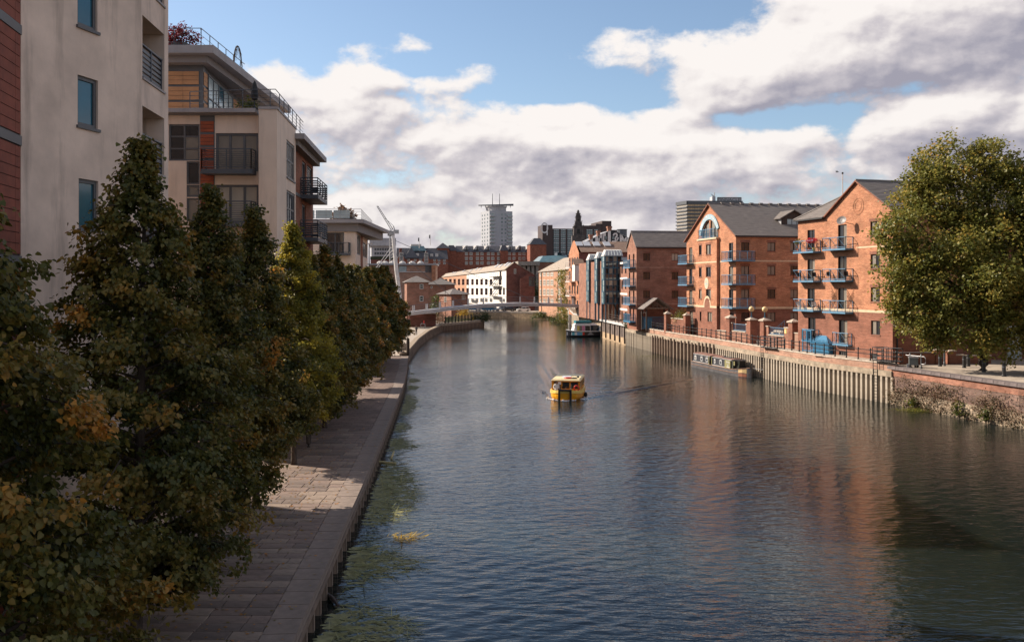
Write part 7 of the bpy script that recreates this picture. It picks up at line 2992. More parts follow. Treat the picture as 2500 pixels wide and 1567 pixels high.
# white bay with slanting struts
b = MB()
r = fw_rect(f2, zz3, 1362, 785, 1430, 950)
b.fbox(f2, r[0] - .5, r[1], r[2], r[3], -1, 2.0)
bay = b.build('white_bay', white_wall, Gb)
farwin(bay, Frame(*f2.pt(0, 0, 2.0), U=f2.U.xy), r[0] + .6, r[1] - .5, r[2] + 2.0, r[3] - 1.2, frame_white, glass_gw, 2, 1)
b = MB()
for du in (.3, 1.6):
 b.tube([f2.pt(r[0] + du, r[2], 1.8), f2.pt(r[0] + du + 2.6, .2, .5)], .2, 5)
b.build('strut', timber_d, Gb)
b = MB()
b.slope(f2.pt(r[0] - .7, r[3], 2.3), f2.pt(r[1] + .2, r[3], 2.3), f2.pt(r[1] + .2, r[3] + 1.4, 0), f2.pt(r[0] - .7, r[3] + 1.4, 0), .4)
b.build('bay_roof', tile_br, Gb)
# glazed stepped flats on stilts
F_ = thing('glazed_bay_flats', (20, 190, RZ), 'flats with three stepped teal glass bays standing on stilts above the terrace', 'building')
fF0 = Frame(18.0, 181.0, RZ, U=(.12, -.99))
bays = ((1475.0, 181.0, 612, 741, 1518), (1457.5, 189.0, 618, 739, 1478), (1437, 198.0, 623, 735, 1458))
for k, (px_, Y_, yt, yb, pxr) in enumerate(bays):
 X_ = (px_ - 1250) / FPX * Y_
 fr = Frame(X_, Y_, RZ, U=(.12, -.99))
 fs_ = fr.side(0)
 w_ = fs_.px(pxr, 680)[0]
 zt_ = EYE - (yt - HOR) / FPX * Y_ - RZ
 zb_ = EYE - (yb - HOR) / FPX * Y_ - RZ
 dpt = 2.4
 hgt = zt_ - zb_ - 1.0
 # inner dark volume, glass skin, steel grid
 b = MB()
 b.fbox(fs_, .25, w_, zb_ + .1, zb_ + hgt, -dpt, -.3)
 core = b.build('glazed_bay', timber_d, F_)
 for j in range(4):
  z0, z1_ = zb_ + hgt * j / 4, zb_ + hgt * (j + 1) / 4
  n = 4 if k == 0 else 3
  for i in range(n):
   for half in (0, 1):
    za, zc2 = (z0 + .12, z0 + hgt / 4 * .45) if half == 0 else (z0 + hgt / 4 * .47, z1_ - .1)
    b = MB()
    b.fbox(fs_, .1 + (w_ - .1) * i / n + .05, .1 + (w_ - .1) * (i + 1) / n - .05, za, zc2, -.1, -.04)
    gm = glass_t if half == 0 or (i + j + k) % 4 == 0 else (glass_c if (i + j) % 2 else glass_w if j == 1 and k == 0 else glass)
    b.build('pane', gm, core)
  for i in range(2):
   b = MB()
   b.fbox(fr, -dpt / 2 * (i + 1) + .06, -dpt / 2 * i - .06, z0 + .12, z1_ - .1, -.1, -.03)
   b.build('pane', glass_gw if (i + j) % 2 else glass_g, core)
 b = MB()
 for j in range(5):
  z = zb_ + hgt * j / 4
  b.fbox(fs_, .02, w_, z - .12, z + .12, -.35, .02)
  b.fbox(fr, -dpt, .0, z - .12, z + .12, -.35, .021)
  if j < 4:
   b.fbox(fs_, .03, w_, z + hgt / 8 - .05, z + hgt / 8 + .05, -.2, .015)
   b.fbox(fr, -dpt, -.01, z + hgt / 8 - .05, z + hgt / 8 + .05, -.2, .016)
 n = 4 if k == 0 else 3
 for i in range(n + 1):
  u = .1 + (w_ - .2) * i / n
  b.fbox(fs_, u - .07, u + .07, zb_, zb_ + hgt, -.3, .025)
 for i in range(3):
  u = -dpt / 2 * i
  b.fbox(fr, u - .09, u + .09, zb_, zb_ + hgt, -.3, .026)
 b.build('steel_grid', frame_teal, core)
 b = MB()
 # sloping glazed cap
 zc2 = zb_ + hgt
 b.hexa([fs_.pt(-.1, zc2 + .003, .25), fs_.pt(w_ + .2, zc2 + .003, .25), fs_.pt(w_ + .2, zc2 + .003, -dpt), fs_.pt(-.1, zc2 + .003, -dpt),
   fs_.pt(.5, zc2 + 1.1, -.8), fs_.pt(w_ + .2, zc2 + 1.1, -1.0), fs_.pt(w_ + .2, zc2 + 1.3, -dpt), fs_.pt(.5, zc2 + 1.3, -dpt)])
 b.build('bay_roof', concrete_w, F_)
 b = MB()
 for i in range(6):
  u = .3 + (w_ - .5) * i / 5
  b.tube([fs_.pt(u, zc2 + .08, .26), fs_.pt(.5 + (u - .3) * .92, zc2 + 1.16, -.98)], .06, 4)
 b.build('glazing_bar', frame_teal, F_)
 for i in range(3):
  for w in (-.4, -3.6):
   u = .4 + (w_ - .8) * i / 2
   b = MB()
   b.tube([fs_.pt(u, 0, w), fs_.pt(u, zb_, w)], .16, 6)
   b.build('stilt', timber if i % 2 else frame_teal, F_)
 if k == 0:
  for s in (0, 1):
   b = MB()
   b.tube([fs_.pt(w_ * .55 + s, zb_, -.3), fs_.pt(w_ * .95, .4, -.6)], .16, 5)
   b.build('strut', timber_d, F_)
b = MB()
q = fF0.side(0)
b.fbox(q, .6, 26, 0, 11.9, -30, -5.6)
b.build('rear_body', brick_s, F_)
# narrow white banded block between the bays and the small gable flats
b = MB()
fz = Frame(*at(1532, 760, 172).xy, RZ, U=(.05, -1))
b.fbox(fz, -9, 0, 0, 10.6, -12, 0)
sbk = b.build('side_wing', brick_s, F_)
for j in range(4):
 b = MB()
 b.fbox(fz, -9, .02, 2.4 + j * 2.9, 2.75 + j * 2.9, .003, .06)
 b.build('white_band', white_wall, sbk)
 farwin(sbk, fz, -2.4, -1.2, .6 + j * 2.9, 2.2 + j * 2.9, frame_brown, glass, 1, 1)
 farwin(sbk, fz, -6.4, -5.2, .6 + j * 2.9, 2.2 + j * 2.9, frame_brown, glass, 1, 1)
# planks sitting between: brick ground floor strips behind the stilts
for i in range(7):
 b = MB()
 u = 1.0 + i * 1.5
 b.fbox(q, u, u + .7, 0, 3.4, -5.6, -5.2)
 b.build('brick_pier', brick_o, F_)
b = MB()
zt_ = 13.4
b.slope(q.pt(2, 12.0, -5.2), q.pt(26, 12.0, -5.2), q.pt(26, 12.9, -16), q.pt(2, 12.9, -16), .5)
b.build('roof', lead, F_)
# terrace, gangway
tr_ = thing('gangway', (15, 210, 3.5), 'pale railed gangway sloping from the footbridge to the terrace', 'gangway')
gA, gB, gC = at(1391, 757, 228), at(1400, 765, 222), at(1474, 785, 189.5)
gC.z = 3.45
gB.z = 3.75
gA.z = 4.4
def deck(pts, wd, th):
 b = MB()
 P_ = [Vector(p) for p in pts]
 o = offset([(p.x, p.y) for p in P_], -wd)
 for i in range(len(P_) - 1):
  a, c = P_[i], P_[i + 1]
  b.hexa([(a.x, a.y, a.z - th), (c.x, c.y, c.z - th), (o[i + 1].x, o[i + 1].y, c.z - th), (o[i].x, o[i].y, a.z - th),
    (a.x, a.y, a.z), (c.x, c.y, c.z), (o[i + 1].x, o[i + 1].y, c.z), (o[i].x, o[i].y, a.z)])
 return b
deck([gC, gB, gA], 2.2, .3).build('deck', concrete_w, tr_)
def bar_rail(parent, pts, h, mat, step, rad=.045, name='railing'):
 b = MB()
 for a, c in zip(pts, pts[1:]):
  L = (c - a).length
  n = max(1, int(L / step))
  for k in range(n + 1):
   q_ = a.lerp(c, k / n)
   b.tube([q_, q_ + Vector((0, 0, h))], rad * .8, 4, cap=False)
  for z in (h, h * .82, .1):
   b.tube([a + Vector((0, 0, z)), c + Vector((0, 0, z))], rad, 4)
 return b.build(name, mat, parent)
bar_rail(tr_, [gC, gB, gA], 1.35, stone_cop, .45, .06)
o_ = offset([(gC.x, gC.y), (gB.x, gB.y), (gA.x, gA.y)], -2.2)
bar_rail(tr_, [Vector((o_[0].x, o_[0].y, gC.z)), Vector((o_[1].x, o_[1].y, gB.z)), Vector((o_[2].x, o_[2].y, gA.z))], 1.35, stone_cop, .45, .06)
tre = thing('terrace_railing', (19.5, 178, 3.6), 'thin dark railing along the terrace above the brown retaining wall', 'railing')
pp = [Vector((p.x, p.y, 3.61)) for p in offset(R_BROWN, .35)]
b = MB()
for k in range(9):
 q_ = pp[0].lerp(pp[1], k / 8)
 b.tube([q_, q_ + Vector((0, 0, 1.3))], .05, 5)
b.build('posts', timber_d, tre)
b = MB()
for z in (1.25, .8, .4):
 b.tube([pp[0] + Vector((0, 0, z)), pp[1] + Vector((0, 0, z))], .03, 4)
b.build('rail', timber_d, tre)
for k in range(3):
 q_ = pp[0].lerp(pp[1], .2 + .28 * k) + Vector((1.6, 0, 0))
 t = thing('picnic_table', (q_.x, q_.y, RZ), ['wooden picnic table nearest the small gable flats on the terrace', 'middle wooden picnic table on the terrace', 'wooden picnic table nearest the gangway on the terrace'][k], 'table', 'picnic tables on the terrace')
 b = MB()
 b.box(q_.x - .4, q_.x + .4, q_.y - .9, q_.y + .9, RZ + .72, RZ + .78)
 b.build('table_top', timber, t)
 for s in (-1, 1):
  b = MB()
  b.box(q_.x + s * .75 - .14, q_.x + s * .75 + .14, q_.y - .9, q_.y + .9, RZ + .42, RZ + .47)
  b.build('bench', timber, t)
  b = MB()
  b.tube([(q_.x - .8, q_.y + s * .6, RZ), (q_.x + .3, q_.y + s * .6, RZ + .72)], .05, 4)
  b.tube([(q_.x + .8, q_.y + s * .6, RZ), (q_.x - .3, q_.y + s * .6, RZ + .72)], .05, 4)
  b.build('legs', timber_d, t)
# hotel
Ho = thing('red_brick_hotel', (-15, 660, FZ), 'long red brick hotel with grey mansard roof and white dormers', 'building')
fHo = Frame(*at(*zz3(140, 700), 660).xy, FZ, U=(.985, .17))
def rh(x0, y0, x1, y1):
 return fw_rect(fHo, zz3, x0, y0, x1, y1)
u1 = fHo.px(*zz3(975, 720))[0]
ze = fHo.px(*zz3(400, 652))[1]
zt_ = fHo.px(*zz3(400, 588))[1]
block(Ho, fHo, 0, u1, 0, ze, 16, brick_h)
P = fHo.pt
b = MB()
b.hexa([P(-.6, ze + .003, .7), P(u1 + .6, ze + .003, .7), P(u1 + .6, ze + .003, -16.5), P(-.6, ze + .003, -16.5),
  P(.5, zt_, -5.5), P(u1 - 6, zt_, -5.5), P(u1 - 6, zt_, -13), P(.5, zt_, -13)])
b.build('roof', mansard, Ho)
for x in (245, 355, 466, 690, 790, 895):
 r = rh(x - 38, 592, x + 20, 630)
 b = MB()
 zc2 = r[3]
 b.hexa([P(r[0], r[2] + .2, -.2), P(r[1], r[2] + .2, -.2), P(r[1], r[2] + .2, -4), P(r[0], r[2] + .2, -4),
   P(r[0] + (r[1] - r[0]) * .6, zc2 + .4, -.8), P(r[1] - .1, zc2 + .4, -.8), P(r[1] - .1, zc2 + .4, -4), P(r[0] + .6, zc2 + .2, -4)])
 d_ = b.build('dormer', concrete_w, Ho)
 rwin = rh(x - 3, 596, x + 14, 627)
 farwin(d_, fHo, *rwin, frame_grey, glass, 1, 1, proud=.15)
for (xa, xb) in ((232, 262), (279, 309), (345, 375), (391, 421), (458, 488), (502, 532), (562, 592), (674, 702), (720, 748), (780, 808), (822, 850), (886, 912), (924, 950)):
 for (y0, y1) in ((655, 686), (703, 734), (750, 781)):
  farwin(Ho, fHo, *rh(xa, y0, xb, y1), frame_white, glass_c, 2, 1, th=.22)
for (x0, x1, y) in ((590, 668, 585), (45, 140, 592)):
 r = rh(x0, y, x1, 800)
 b = MB()
 b.fbox(fHo, r[0], r[1], 0, fHo.px(*zz3(x0, 640))[1], -14, 1.6)
 b.build('projecting_bay', brick_h, Ho)
 za, zb_ = fHo.px(*zz3(x0, 640))[1], fHo.px(*zz3(x0, 583))[1]
 b = MB()
 b.hexa([P(r[0] - .4, za + .003, 2.0), P(r[1] + .4, za + .003, 2.0), P(r[1] + .4, za + .003, -14), P(r[0] - .4, za + .003, -14),
   P(r[0] + 1.5, zb_, .2), P(r[1] - 1.5, zb_, .2), P(r[1] - 1.5, zb_, -12), P(r[0] + 1.5, zb_, -12)])
 b.build('roof', mansard, Ho)
Ht = thing('hotel_tower', (13, 650, FZ), 'square red tower with grey pyramid roof at the right end of the hotel', 'building')
fHt = Frame(*at(*zz3(900, 700), 648).xy, FZ, U=(.985, .17))
u1 = fHt.px(*zz3(1066, 650))[0]
za, zb_ = fHt.px(*zz3(960, 575))[1], fHt.px(*zz3(960, 508))[1]
block(Ht, fHt, 0, u1, 0, za, u1, brick_h)
P = fHt.pt
b = MB()
b.hexa([P(-.5, za + .003, .5), P(u1 + .5, za + .003, .5), P(u1 + .5, za + .003, -u1 - .5), P(-.5, za + .003, -u1 - .5),
  P(u1 * .3, zb_, -u1 * .3), P(u1 * .68, zb_, -u1 * .3), P(u1 * .68, zb_, -u1 * .7), P(u1 * .3, zb_, -u1 * .7)])
b.build('roof', mansard, Ht)
tp = thing('tower_of_shrubs', (8, 330, FZ), None, None)
bpy.data.objects.remove(tp)
bush('hillside_bush', tuple(at(1298, 735, 335)), (5.5, 4, 6.5), 'shrubs and ivy between the warehouse annex and the orange flats', seed=650, n=110, per=16, leaf=.45, tint=.45)
# white tower block
K = thing('white_tower_block', (-18, 690, FZ), 'pale grey tower block with a flat antenna crown on the skyline', 'tower')
fK = Frame(*at(1195, 600, 690).xy, FZ, U=(.93, .37))
u1 = fK.px(1251, 560)[0]
zt_ = fK.px(1220, 515.5)[1]
fKl = Frame(*fK.pt(0, 0, -19), U=(fK.N.x, fK.N.y))
block(K, fK, 0, u1, 0, zt_, 19, white_clad)
for j in range(17):
 z0 = zt_ - 4.2 - j * 2.72
 if z0 < 14:
  break
 for (a, c) in ((.2, 4.3), (u1 - 4.0, u1 - .2)):
  b = MB()
  b.fbox(fK, a, c, z0, z0 + 1.1, .05, 1.1)
  bal = b.build('balcony', white_clad, K)
  farwin(K, fK, a + .3, c - .3, z0 + 1.2, z0 + 2.5, frame_white, glass_g, 3, 1, proud=.12, th=.2)
 for a in (9.2, 12.0):
  farwin(K, fK, a, a + 1.3, z0 + 1.0, z0 + 2.3, frame_grey, glass_g if j % 3 else glass_gw, 1, 1, proud=.1, th=.2)
 for a in (3.0, 8.2, 14.2):
  farwin(K, fKl, a, a + 1.5, z0 + 1.0, z0 + 2.3, frame_grey, glass_g, 1, 1, proud=.1, th=.2)
b = MB()
q_ = fK.pt(u1 * .45, zt_, -8)
b.lathe((q_.x, q_.y, q_.z + .01), [(7.5, 0), (7.5, 3.2), (8.2, 3.25), (8.2, 3.9), (6, 4.0)], 16)
b.build('plant_room', grey_conc, K)
b = MB()
b.hexa([(q_.x - 13, q_.y - 2, q_.z + 4.6), (q_.x + 13, q_.y - 2, q_.z + 4.6), (q_.x + 13, q_.y + 2, q_.z + 4.6), (q_.x - 13, q_.y + 2, q_.z + 4.6),
  (q_.x - 13, q_.y - 2, q_.z + 5.0), (q_.x + 13, q_.y - 2, q_.z + 5.8), (q_.x + 13, q_.y + 2, q_.z + 5.8), (q_.x - 13, q_.y + 2, q_.z + 5.0)])
for k in range(8):
 x_ = q_.x - 11 + k * 3.1
 b.tube([(x_, q_.y, q_.z + 3), (x_, q_.y, q_.z + 5.2)], .2, 4)
b.build('antenna_crown', grey_steel, K)
for dx in (-2.6, 2.6):
 b = MB()
 b.tube([(q_.x + dx, q_.y, q_.z + 3.9), (q_.x + dx, q_.y, q_.z + 13.5)], [.3, .18], 5)
 b.build('mast', grey_steel, K)
# brown and glass office
Of = thing('brown_glass_office', (70, 700, FZ), 'dark brown office block with bands of pale green glass behind the church spire', 'building')
fO = Frame(*at(1324, 600, 700).xy, FZ, U=(.985, .17))
def ro(x0, y0, x1, y1):
 return fw_rect(fO, zz3, x0, y0, x1, y1)
r = ro(1027, 375, 1130, 680)
block(Of, fO, r[0], r[1], 0, r[3], 18, brown_clad)
r2 = ro(1130, 413, 1600, 680)
b = MB()
b.fbox(fO, r2[0], r2[1], 0, r2[3], -18, -1.2)
b.build('glazed_wall', brown_clad, Of)
for (xa, xb) in ((1143, 1200), (1216, 1269), (1284, 1338), (1480, 1545), (1560, 1600)):
 for j in range(6):
  y0 = 418 + j * 45
  ra = ro(xa, y0, xb, y0 + 17)
  rb = ro(xa, y0 + 18, xb, y0 + 44)
  farwin(Of, fO, ra[0], ra[1], ra[2], ra[3], frame_grey, glass_gw, 3, 1, proud=-1.0, th=.25)
  farwin(Of, fO, rb[0], rb[1], rb[2], rb[3], frame_grey, glass_g, 3, 1, proud=-1.0, th=.25)
r3_ = ro(1430, 380, 1600, 560)
b = MB()
b.fbox(fO, r3_[0], r3_[1], r3_[2] + 8, r3_[3], -30, -1.9)
b.fbox(fO, *ro(1580, 362, 1660, 700)[:2], 0, ro(1580, 362, 1660, 700)[3], -34, -1.6)
b.fbox(fO, *ro(1642, 333, 1738, 700)[:2], 0, ro(1642, 333, 1738, 700)[3], -34, -1.2)
b.fbox(fO, *ro(1738, 425, 1797, 700)[:2], 0, ro(1738, 425, 1797, 700)[3], -30, -1.5)
b.build('upper_block', brown_clad, Of)
b = MB()
r = ro(1032, 386, 1062, 425)
uc, zc2 = (r[0] + r[1]) / 2, (r[2] + r[3]) / 2
for k in range(16):
 a0, a1 = 2 * math.pi * k / 16, 2 * math.pi * (k + 1) / 16
 b.face([fO.pt(uc + ra_ * .7 * math.cos(a), zc2 + ra_ * math.sin(a), .06) for ra_, a in ((3.0, a0), (4.1, a0), (4.1, a1), (3.0, a1))])
b.fbox(fO, uc + 1.6, uc + 2.4, zc2 - 5.4, zc2 + .8, .05, .09)
b.build('ring_logo', mural_white, Of)
# church tower
Ch = thing('church_spire', (29, 395, FZ), 'blackened stone church tower of tiered stages with a ball finial', 'church tower')
q_ = at(1411.5, 600, 395)
sC = FPX / 395.0
def zpx(py, Y):
 return EYE - (py - HOR) / FPX * Y
tiers = [(5.2, 600, 576), (3.9, 576, 555), (4.4, 555, 553.5), (2.9, 553.5, 545), (2.1, 545, 531), (2.6, 531, 529.8), (1.6, 529.8, 522), (2.0, 522, 521), (1.0, 521, 517)]
for w_, yb, yt in tiers:
 b = MB()
 h_ = w_ / 2 * 1.05
 b.box(q_.x - h_, q_.x + h_, 395 - h_, 395 + h_, (FZ if yb == 600 else zpx(yb, 395)) + .003, zpx(yt, 395))
 b.build('stage', soot_stone, Ch)
 if w_ in (3.9, 2.9, 2.1) and yb - yt > 5:
  for s in (-1, 1):
   b = MB()
   zb_, zt_ = zpx(yb, 395), zpx(yt, 395)
   b.box(q_.x + s * h_ * .82 - h_ * .13, q_.x + s * h_ * .82 + h_ * .13, 395 - h_ - .35, 395 - h_ - .002, zb_, zt_ + .5)
   b.sphere((q_.x + s * h_ * .95, 395 - h_ - .2, zt_ + .7), .22, 6, 4)
   b.build('corner_pinnacle', soot_stone, Ch)
  b = MB()
  b.box(q_.x - h_ * .3, q_.x + h_ * .3, 395 - h_ - .02, 395 - h_ + .3, zpx(yb, 395) + .8, zpx(yt, 395) - .8)
  b.build('belfry_opening', black_rub, Ch)
b = MB()
b.lathe((q_.x, 395, zpx(517, 395)), [(.6, 0), (.3, .4), (.2, .6), (.2, .7)], 8)
b.sphere((q_.x, 395, zpx(514.8, 395)), .42, 8, 6)
b.build('finial', soot_stone, Ch)
# black and white mural gable
Mu = thing('mural_gable', (34, 300, FZ), 'house gable painted black with giant white letters, chimneys along its slope', 'building')
fM = Frame(*at(1432, 590, 300).xy, FZ, U=(.99, .12))
zm = lambda x, y: (1430 + x / 20.1, 540 + y / 20.1)
mp_ = lambda x, y: fM.px(*zm(x, y))
b = MB()
a_, pk_, c_ = mp_(80, 985), mp_(1180, 465), mp_(2150, 830)
pk2 = mp_(1430, 475)
zb_ = mp_(1000, 1012)[1]
outl = [(a_[0], zb_), (c_[0] + 1, zb_), (c_[0] + 1, c_[1] - .8), pk2, pk_, (a_[0], a_[1])]
b.wall(fM, outl, [], .1)
b.wall(fM, [(a_[0], 0), (c_[0] + 1, 0), (c_[0] + 1, zb_), (a_[0], zb_)], [], .1)
b.build('gable_wall', mural_black, Mu)
b = MB()
for u0_, z0_, u1_, z1_ in ((a_[0] - .4, a_[1] - .2, pk_[0], pk_[1]), (c_[0] + 1.4, c_[1] - .9, pk2[0], pk2[1])):
 b.slope(fM.pt(u0_, z0_, .15), fM.pt(u0_, z0_, -14), fM.pt(u1_, z1_, -14), fM.pt(u1_, z1_, .15), .5)
b.build('roof', lead, Mu)
b = MB()
def mbox(x0, y0, x1, y1, w=.05, yl=None):
 p0_, p1_ = mp_(x0, y1), mp_(x1, y1)
 zl, zr_ = mp_(x0, y0 if yl is None else yl)[1], mp_(x1, y0)[1]
 i = [fM.pt(p0_[0], p0_[1], w), fM.pt(p1_[0], p1_[1], w), fM.pt(p1_[0], zr_, w), fM.pt(p0_[0], zl, w)]
 b.face(i)
mbox(200, 870, 345, 1010, yl=945)
mbox(465, 740, 605, 1010, yl=815)
mbox(625, 830, 680, 1005)
mbox(680, 620, 815, 830, yl=690)
mbox(790, 830, 815, 1005)
mbox(850, 545, 985, 730, yl=610)
mbox(850, 730, 905, 1003)
mbox(905, 930, 985, 1003)
mbox(1085, 485, 1225, 1003)
# ampersand
def stroke(pts, r_):
 for (xa, ya), (xb, yb2) in zip(pts, pts[1:]):
  L_ = math.hypot(xb - xa, yb2 - ya)
  nx, ny = -(yb2 - ya) / L_ * r_, (xb - xa) / L_ * r_
  b.face([fM.pt(*mp_(x, y), .05) for x, y in ((xa + nx, ya + ny), (xb + nx, yb2 + ny), (xb - nx, yb2 - ny), (xa - nx, ya - ny))][::-1])
stroke([(1355, 720), (1375, 650), (1450, 600), (1530, 640), (1540, 720), (1470, 800)], 38)
stroke([(1475, 790), (1445, 900), (1520, 985)], 36)
stroke([(1590, 800), (1560, 900), (1500, 985), (1290, 985)], 32)
mbox(1670, 690, 1765, 1003, yl=640)
mbox(1985, 830, 2090, 1003, yl=790)
stroke([(1730, 690), (1870, 980)], 55)
stroke([(2010, 830), (1880, 980)], 55)
b.build('lettering', mural_white, Mu)
for (x0, y0, x1, y1) in ((920, 750, 1045, 890), (1290, 750, 1415, 890)):
 a = mp_(x0, y1)
 c = mp_(x1, y0)
 farwin(Mu, fM, a[0], c[0], a[1], c[1], frame_grey, glass_g, 2, 2, proud=.12)
for k, (x0, x1, yt, yb) in enumerate(((215, 370, 665, 900), (590, 730, 485, 660), (1105, 1290, 265, 480))):
 a, c = mp_(x0, yb), mp_(x1, yt)
 b = MB()
 b.fbox(fM, a[0], c[0], a[1] - 1.0, c[1], -2.2, -.5)
 b.fbox(fM, a[0] - .15, c[0] + .15, c[1] - .45, c[1] + .1, -2.35, -.35)
 b.build('chimney', brick_s, Mu)
b = MB()
q_ = fM.pt(mp_(1925, 600)[0], mp_(1925, 690)[1] - .5, -4)
b.lathe(tuple(q_), [(1.6, 0), (1.6, 2.4), (1.75, 2.45), (1.75, 2.6)], 12)
b.build('water_tank', grey_steel, Mu)
# striped office tower with roof sign
Pn = thing('striped_office_tower', (95, 480, FZ), 'office tower striped in dark and amber bands rising behind the wharf flats', 'tower')
fPn = Frame(*at(1678, 520, 480).xy, FZ, U=(1, .05))
fPl = None
u1 = fPn.px(1811, 500)[0]
zt_ = fPn.px(1700, 492)[1]
uL = 10.0
b = MB()
b.fbox(fPn, 0, u1, 0, zt_ - 6, -16, -.3)
ful = Frame(*fPn.pt(0, 0, -0), U=(-.62, -.785))
b.build('core', timber_d, Pn)
z16 = lambda x, y: (1650 + x / 13.4, 470 + y / 13.4)
zb_top0, zb_top1 = fPn.px(*z16(600, 385))[1], fPn.px(*z16(600, 275))[1]
pitch_ = (fPn.px(*z16(600, 385))[1] - fPn.px(*z16(600, 1180))[1]) / 7.0
fLft = Frame(*(fPn.pt(0, 0) + Vector((-3.7, 9.0, 0))), U=(3.7, -9.0))
lw = math.hypot(3.7, 9.0)
b = MB()
for j in range(0, 11):
 z = zb_top0 - j * pitch_
 hb = zb_top1 - zb_top0 if j == 0 else pitch_ * .36
 b.fbox(fPn, .0, u1 + .3, z if j == 0 else z - .0, z + hb, -16, .7)
 b.fbox(fLft, -.2, lw + .3, z, z + hb, -6, .699)
b.build('dark_band', grey_steel, Pn)
nb = int(u1 / 2.2)
for j in range(11):
 z = zb_top0 - (j + 1) * pitch_ + pitch_ * .36
 for i in range(8):
  ua, ub_ = u1 * i / 8, u1 * (i + 1) / 8
  farwin(Pn, fPn, ua, ub_, z + .003, z + pitch_ * .64 - .003, frame_grey, glass_y, 4, 1, proud=.15, th=.12)
 farwin(Pn, fLft, 0, lw, z + .003, z + pitch_ * .64 - .003, frame_white, glass_w, 8, 1, proud=.15, th=.12)
b = MB()
r = [fPn.px(*z16(960, 300)), fPn.px(*z16(1350, 170))]
b.fbox(fPn, r[0][0], r[1][0], zb_top1 + .003, r[1][1] - 1.6, -12, -3)
b.fbox(fPn, fPn.px(*z16(1240, 200))[0], r[1][0], r[1][1] - 1.6, r[1][1] + .8, -8, -3)
b.build('roof_plant', grey_conc, Pn)
b = MB()
q0_ = fPn.pt(r[1][0] - .5, r[1][1] + .8, -4)
q1_ = fPn.pt(*fPn.px(*z16(1215, 25)), -4)
b.tube([q0_, q1_], [.35, .12], 4)
b.tube([q0_ + Vector((0, 0, -1)), q0_ + Vector((.2, 0, 2.2))], .25, 4)
b.build('roof_crane', galv, Pn)
Ps = thing('roof_sign', tuple(fPn.pt(r[1][0] + 1, zb_top1, .2)), 'long white framed rooftop sign reading PINNACLE on the striped tower', 'sign')
ra0, ra1 = fPn.px(*z16(1372, 300)), fPn.px(*z16(2135, 165))
b = MB()
b.fbox(fPn, ra0[0], ra1[0], ra0[1], ra1[1], -.3, .0)
b.build('panel', white_clad, Ps)
b = MB()
for (u0_, u1_, z0_, z1_) in ((ra0[0], ra1[0], ra1[1] - .25, ra1[1] + .1), (ra1[0] - .2, ra1[0] + .2, ra0[1], ra1[1]), (ra0[0] - .3, ra0[0] + .2, ra0[1], ra1[1])):
 b.fbox(fPn, u0_, u1_, z0_, z1_, -.4, .12)
b.build('frame', grey_steel, Ps)
b = MB()
hgt = (ra1[1] - ra0[1])
put_text(b, 'PINNACLE', hgt * .98, fPn, (ra0[0] + ra1[0]) / 2 - .3, ra0[1] + hgt * .14, .03, .05, 0, 1.18)
b.build('lettering', grey_steel, Ps)
for s in range(3):
 b = MB()
 u = ra0[0] + (ra1[0] - ra0[0]) * (s + .5) / 3
 b.tube([fPn.pt(u, zb_top1, -2.5), fPn.pt(u, ra1[1], -.35)], .2, 4)
 b.build('brace', grey_steel, Ps)
# grey concrete tower, gothic red buildings, flat market hall, left of the mast
Gt = thing('grey_concrete_office', (-105, 760, FZ), 'grey concrete office with overhanging top floor left of the leaning white mast', 'building')
fGt = Frame(*at(*z2b(592, 640), 760).xy, FZ, U=(.985, .17))
u1 = fGt.px(*z2b(800, 620))[0]
zt_, z1_ = fGt.px(*z2b(690, 497))[1], fGt.px(*z2b(690, 575))[1]
block(Gt, fGt, 0, u1, 0, z1_, 25, grey_conc)
b = MB()
b.fbox(fGt, -1, u1 + 1, z1_ + .003, zt_ - 6.2, -26, 1.5)
b.fbox(fGt, -1.6, u1 + 1.6, zt_ - 6.197, zt_, -26.5, 2.3)
b.build('top_floor', grey_conc, Gt)
for i in range(7):
 for j in range(6):
  u = 2.5 + i * (u1 - 5) / 6.5
  z = z1_ - 3.2 - j * 3.3
  farwin(Gt, fGt, u, u + 1.6, z, z + 2.0, frame_grey, glass, 2, 1, proud=.1, th=.18)
Ql = thing('red_brick_terrace_block', (-95, 660, FZ), 'dull red flat block with planted roof edge below the grey office', 'building')
f = Frame(*at(*z2b(585, 720), 660).xy, FZ, U=(1, .02))
u1 = f.px(*z2b(830, 720))[0]
zt_ = f.px(*z2b(700, 695))[1]
block(Ql, f, 0, u1, 0, zt_, 14, brick_d)
b = MB()
b.fbox(f, -.3, u1 + .3, zt_ + .003, zt_ + 2.2, -3, -.5)
b.build('roof_hedge', plain('roof_hedge_green', (.035, .042, .022), .95, var=.4, scale=.8), Ql)
Qg = thing('gothic_brick_building', (-64, 640, FZ), 'red brick building with steep pyramid roofs and gables right of the mast', 'building')
fQg = Frame(*at(*z2b(830, 720), 640).xy, FZ, U=(.985, .17))
def rq(x0, y0, x1, y1):
 return fw_rect(fQg, z2b, x0, y0, x1, y1)
P = fQg.pt
u1 = fQg.px(*z2b(1300, 720))[0]
ze = fQg.px(*z2b(1000, 690))[1]
block(Qg, fQg, 0, u1, 0, ze, 22, brick_h)
b = MB()
b.slope(P(-.3, ze, .4), P(u1, ze, .4), P(u1, fQg.px(*z2b(1150, 585))[1], -9), P(0, fQg.px(*z2b(1150, 585))[1], -9), .6)
b.build('roof', mansard, Qg)
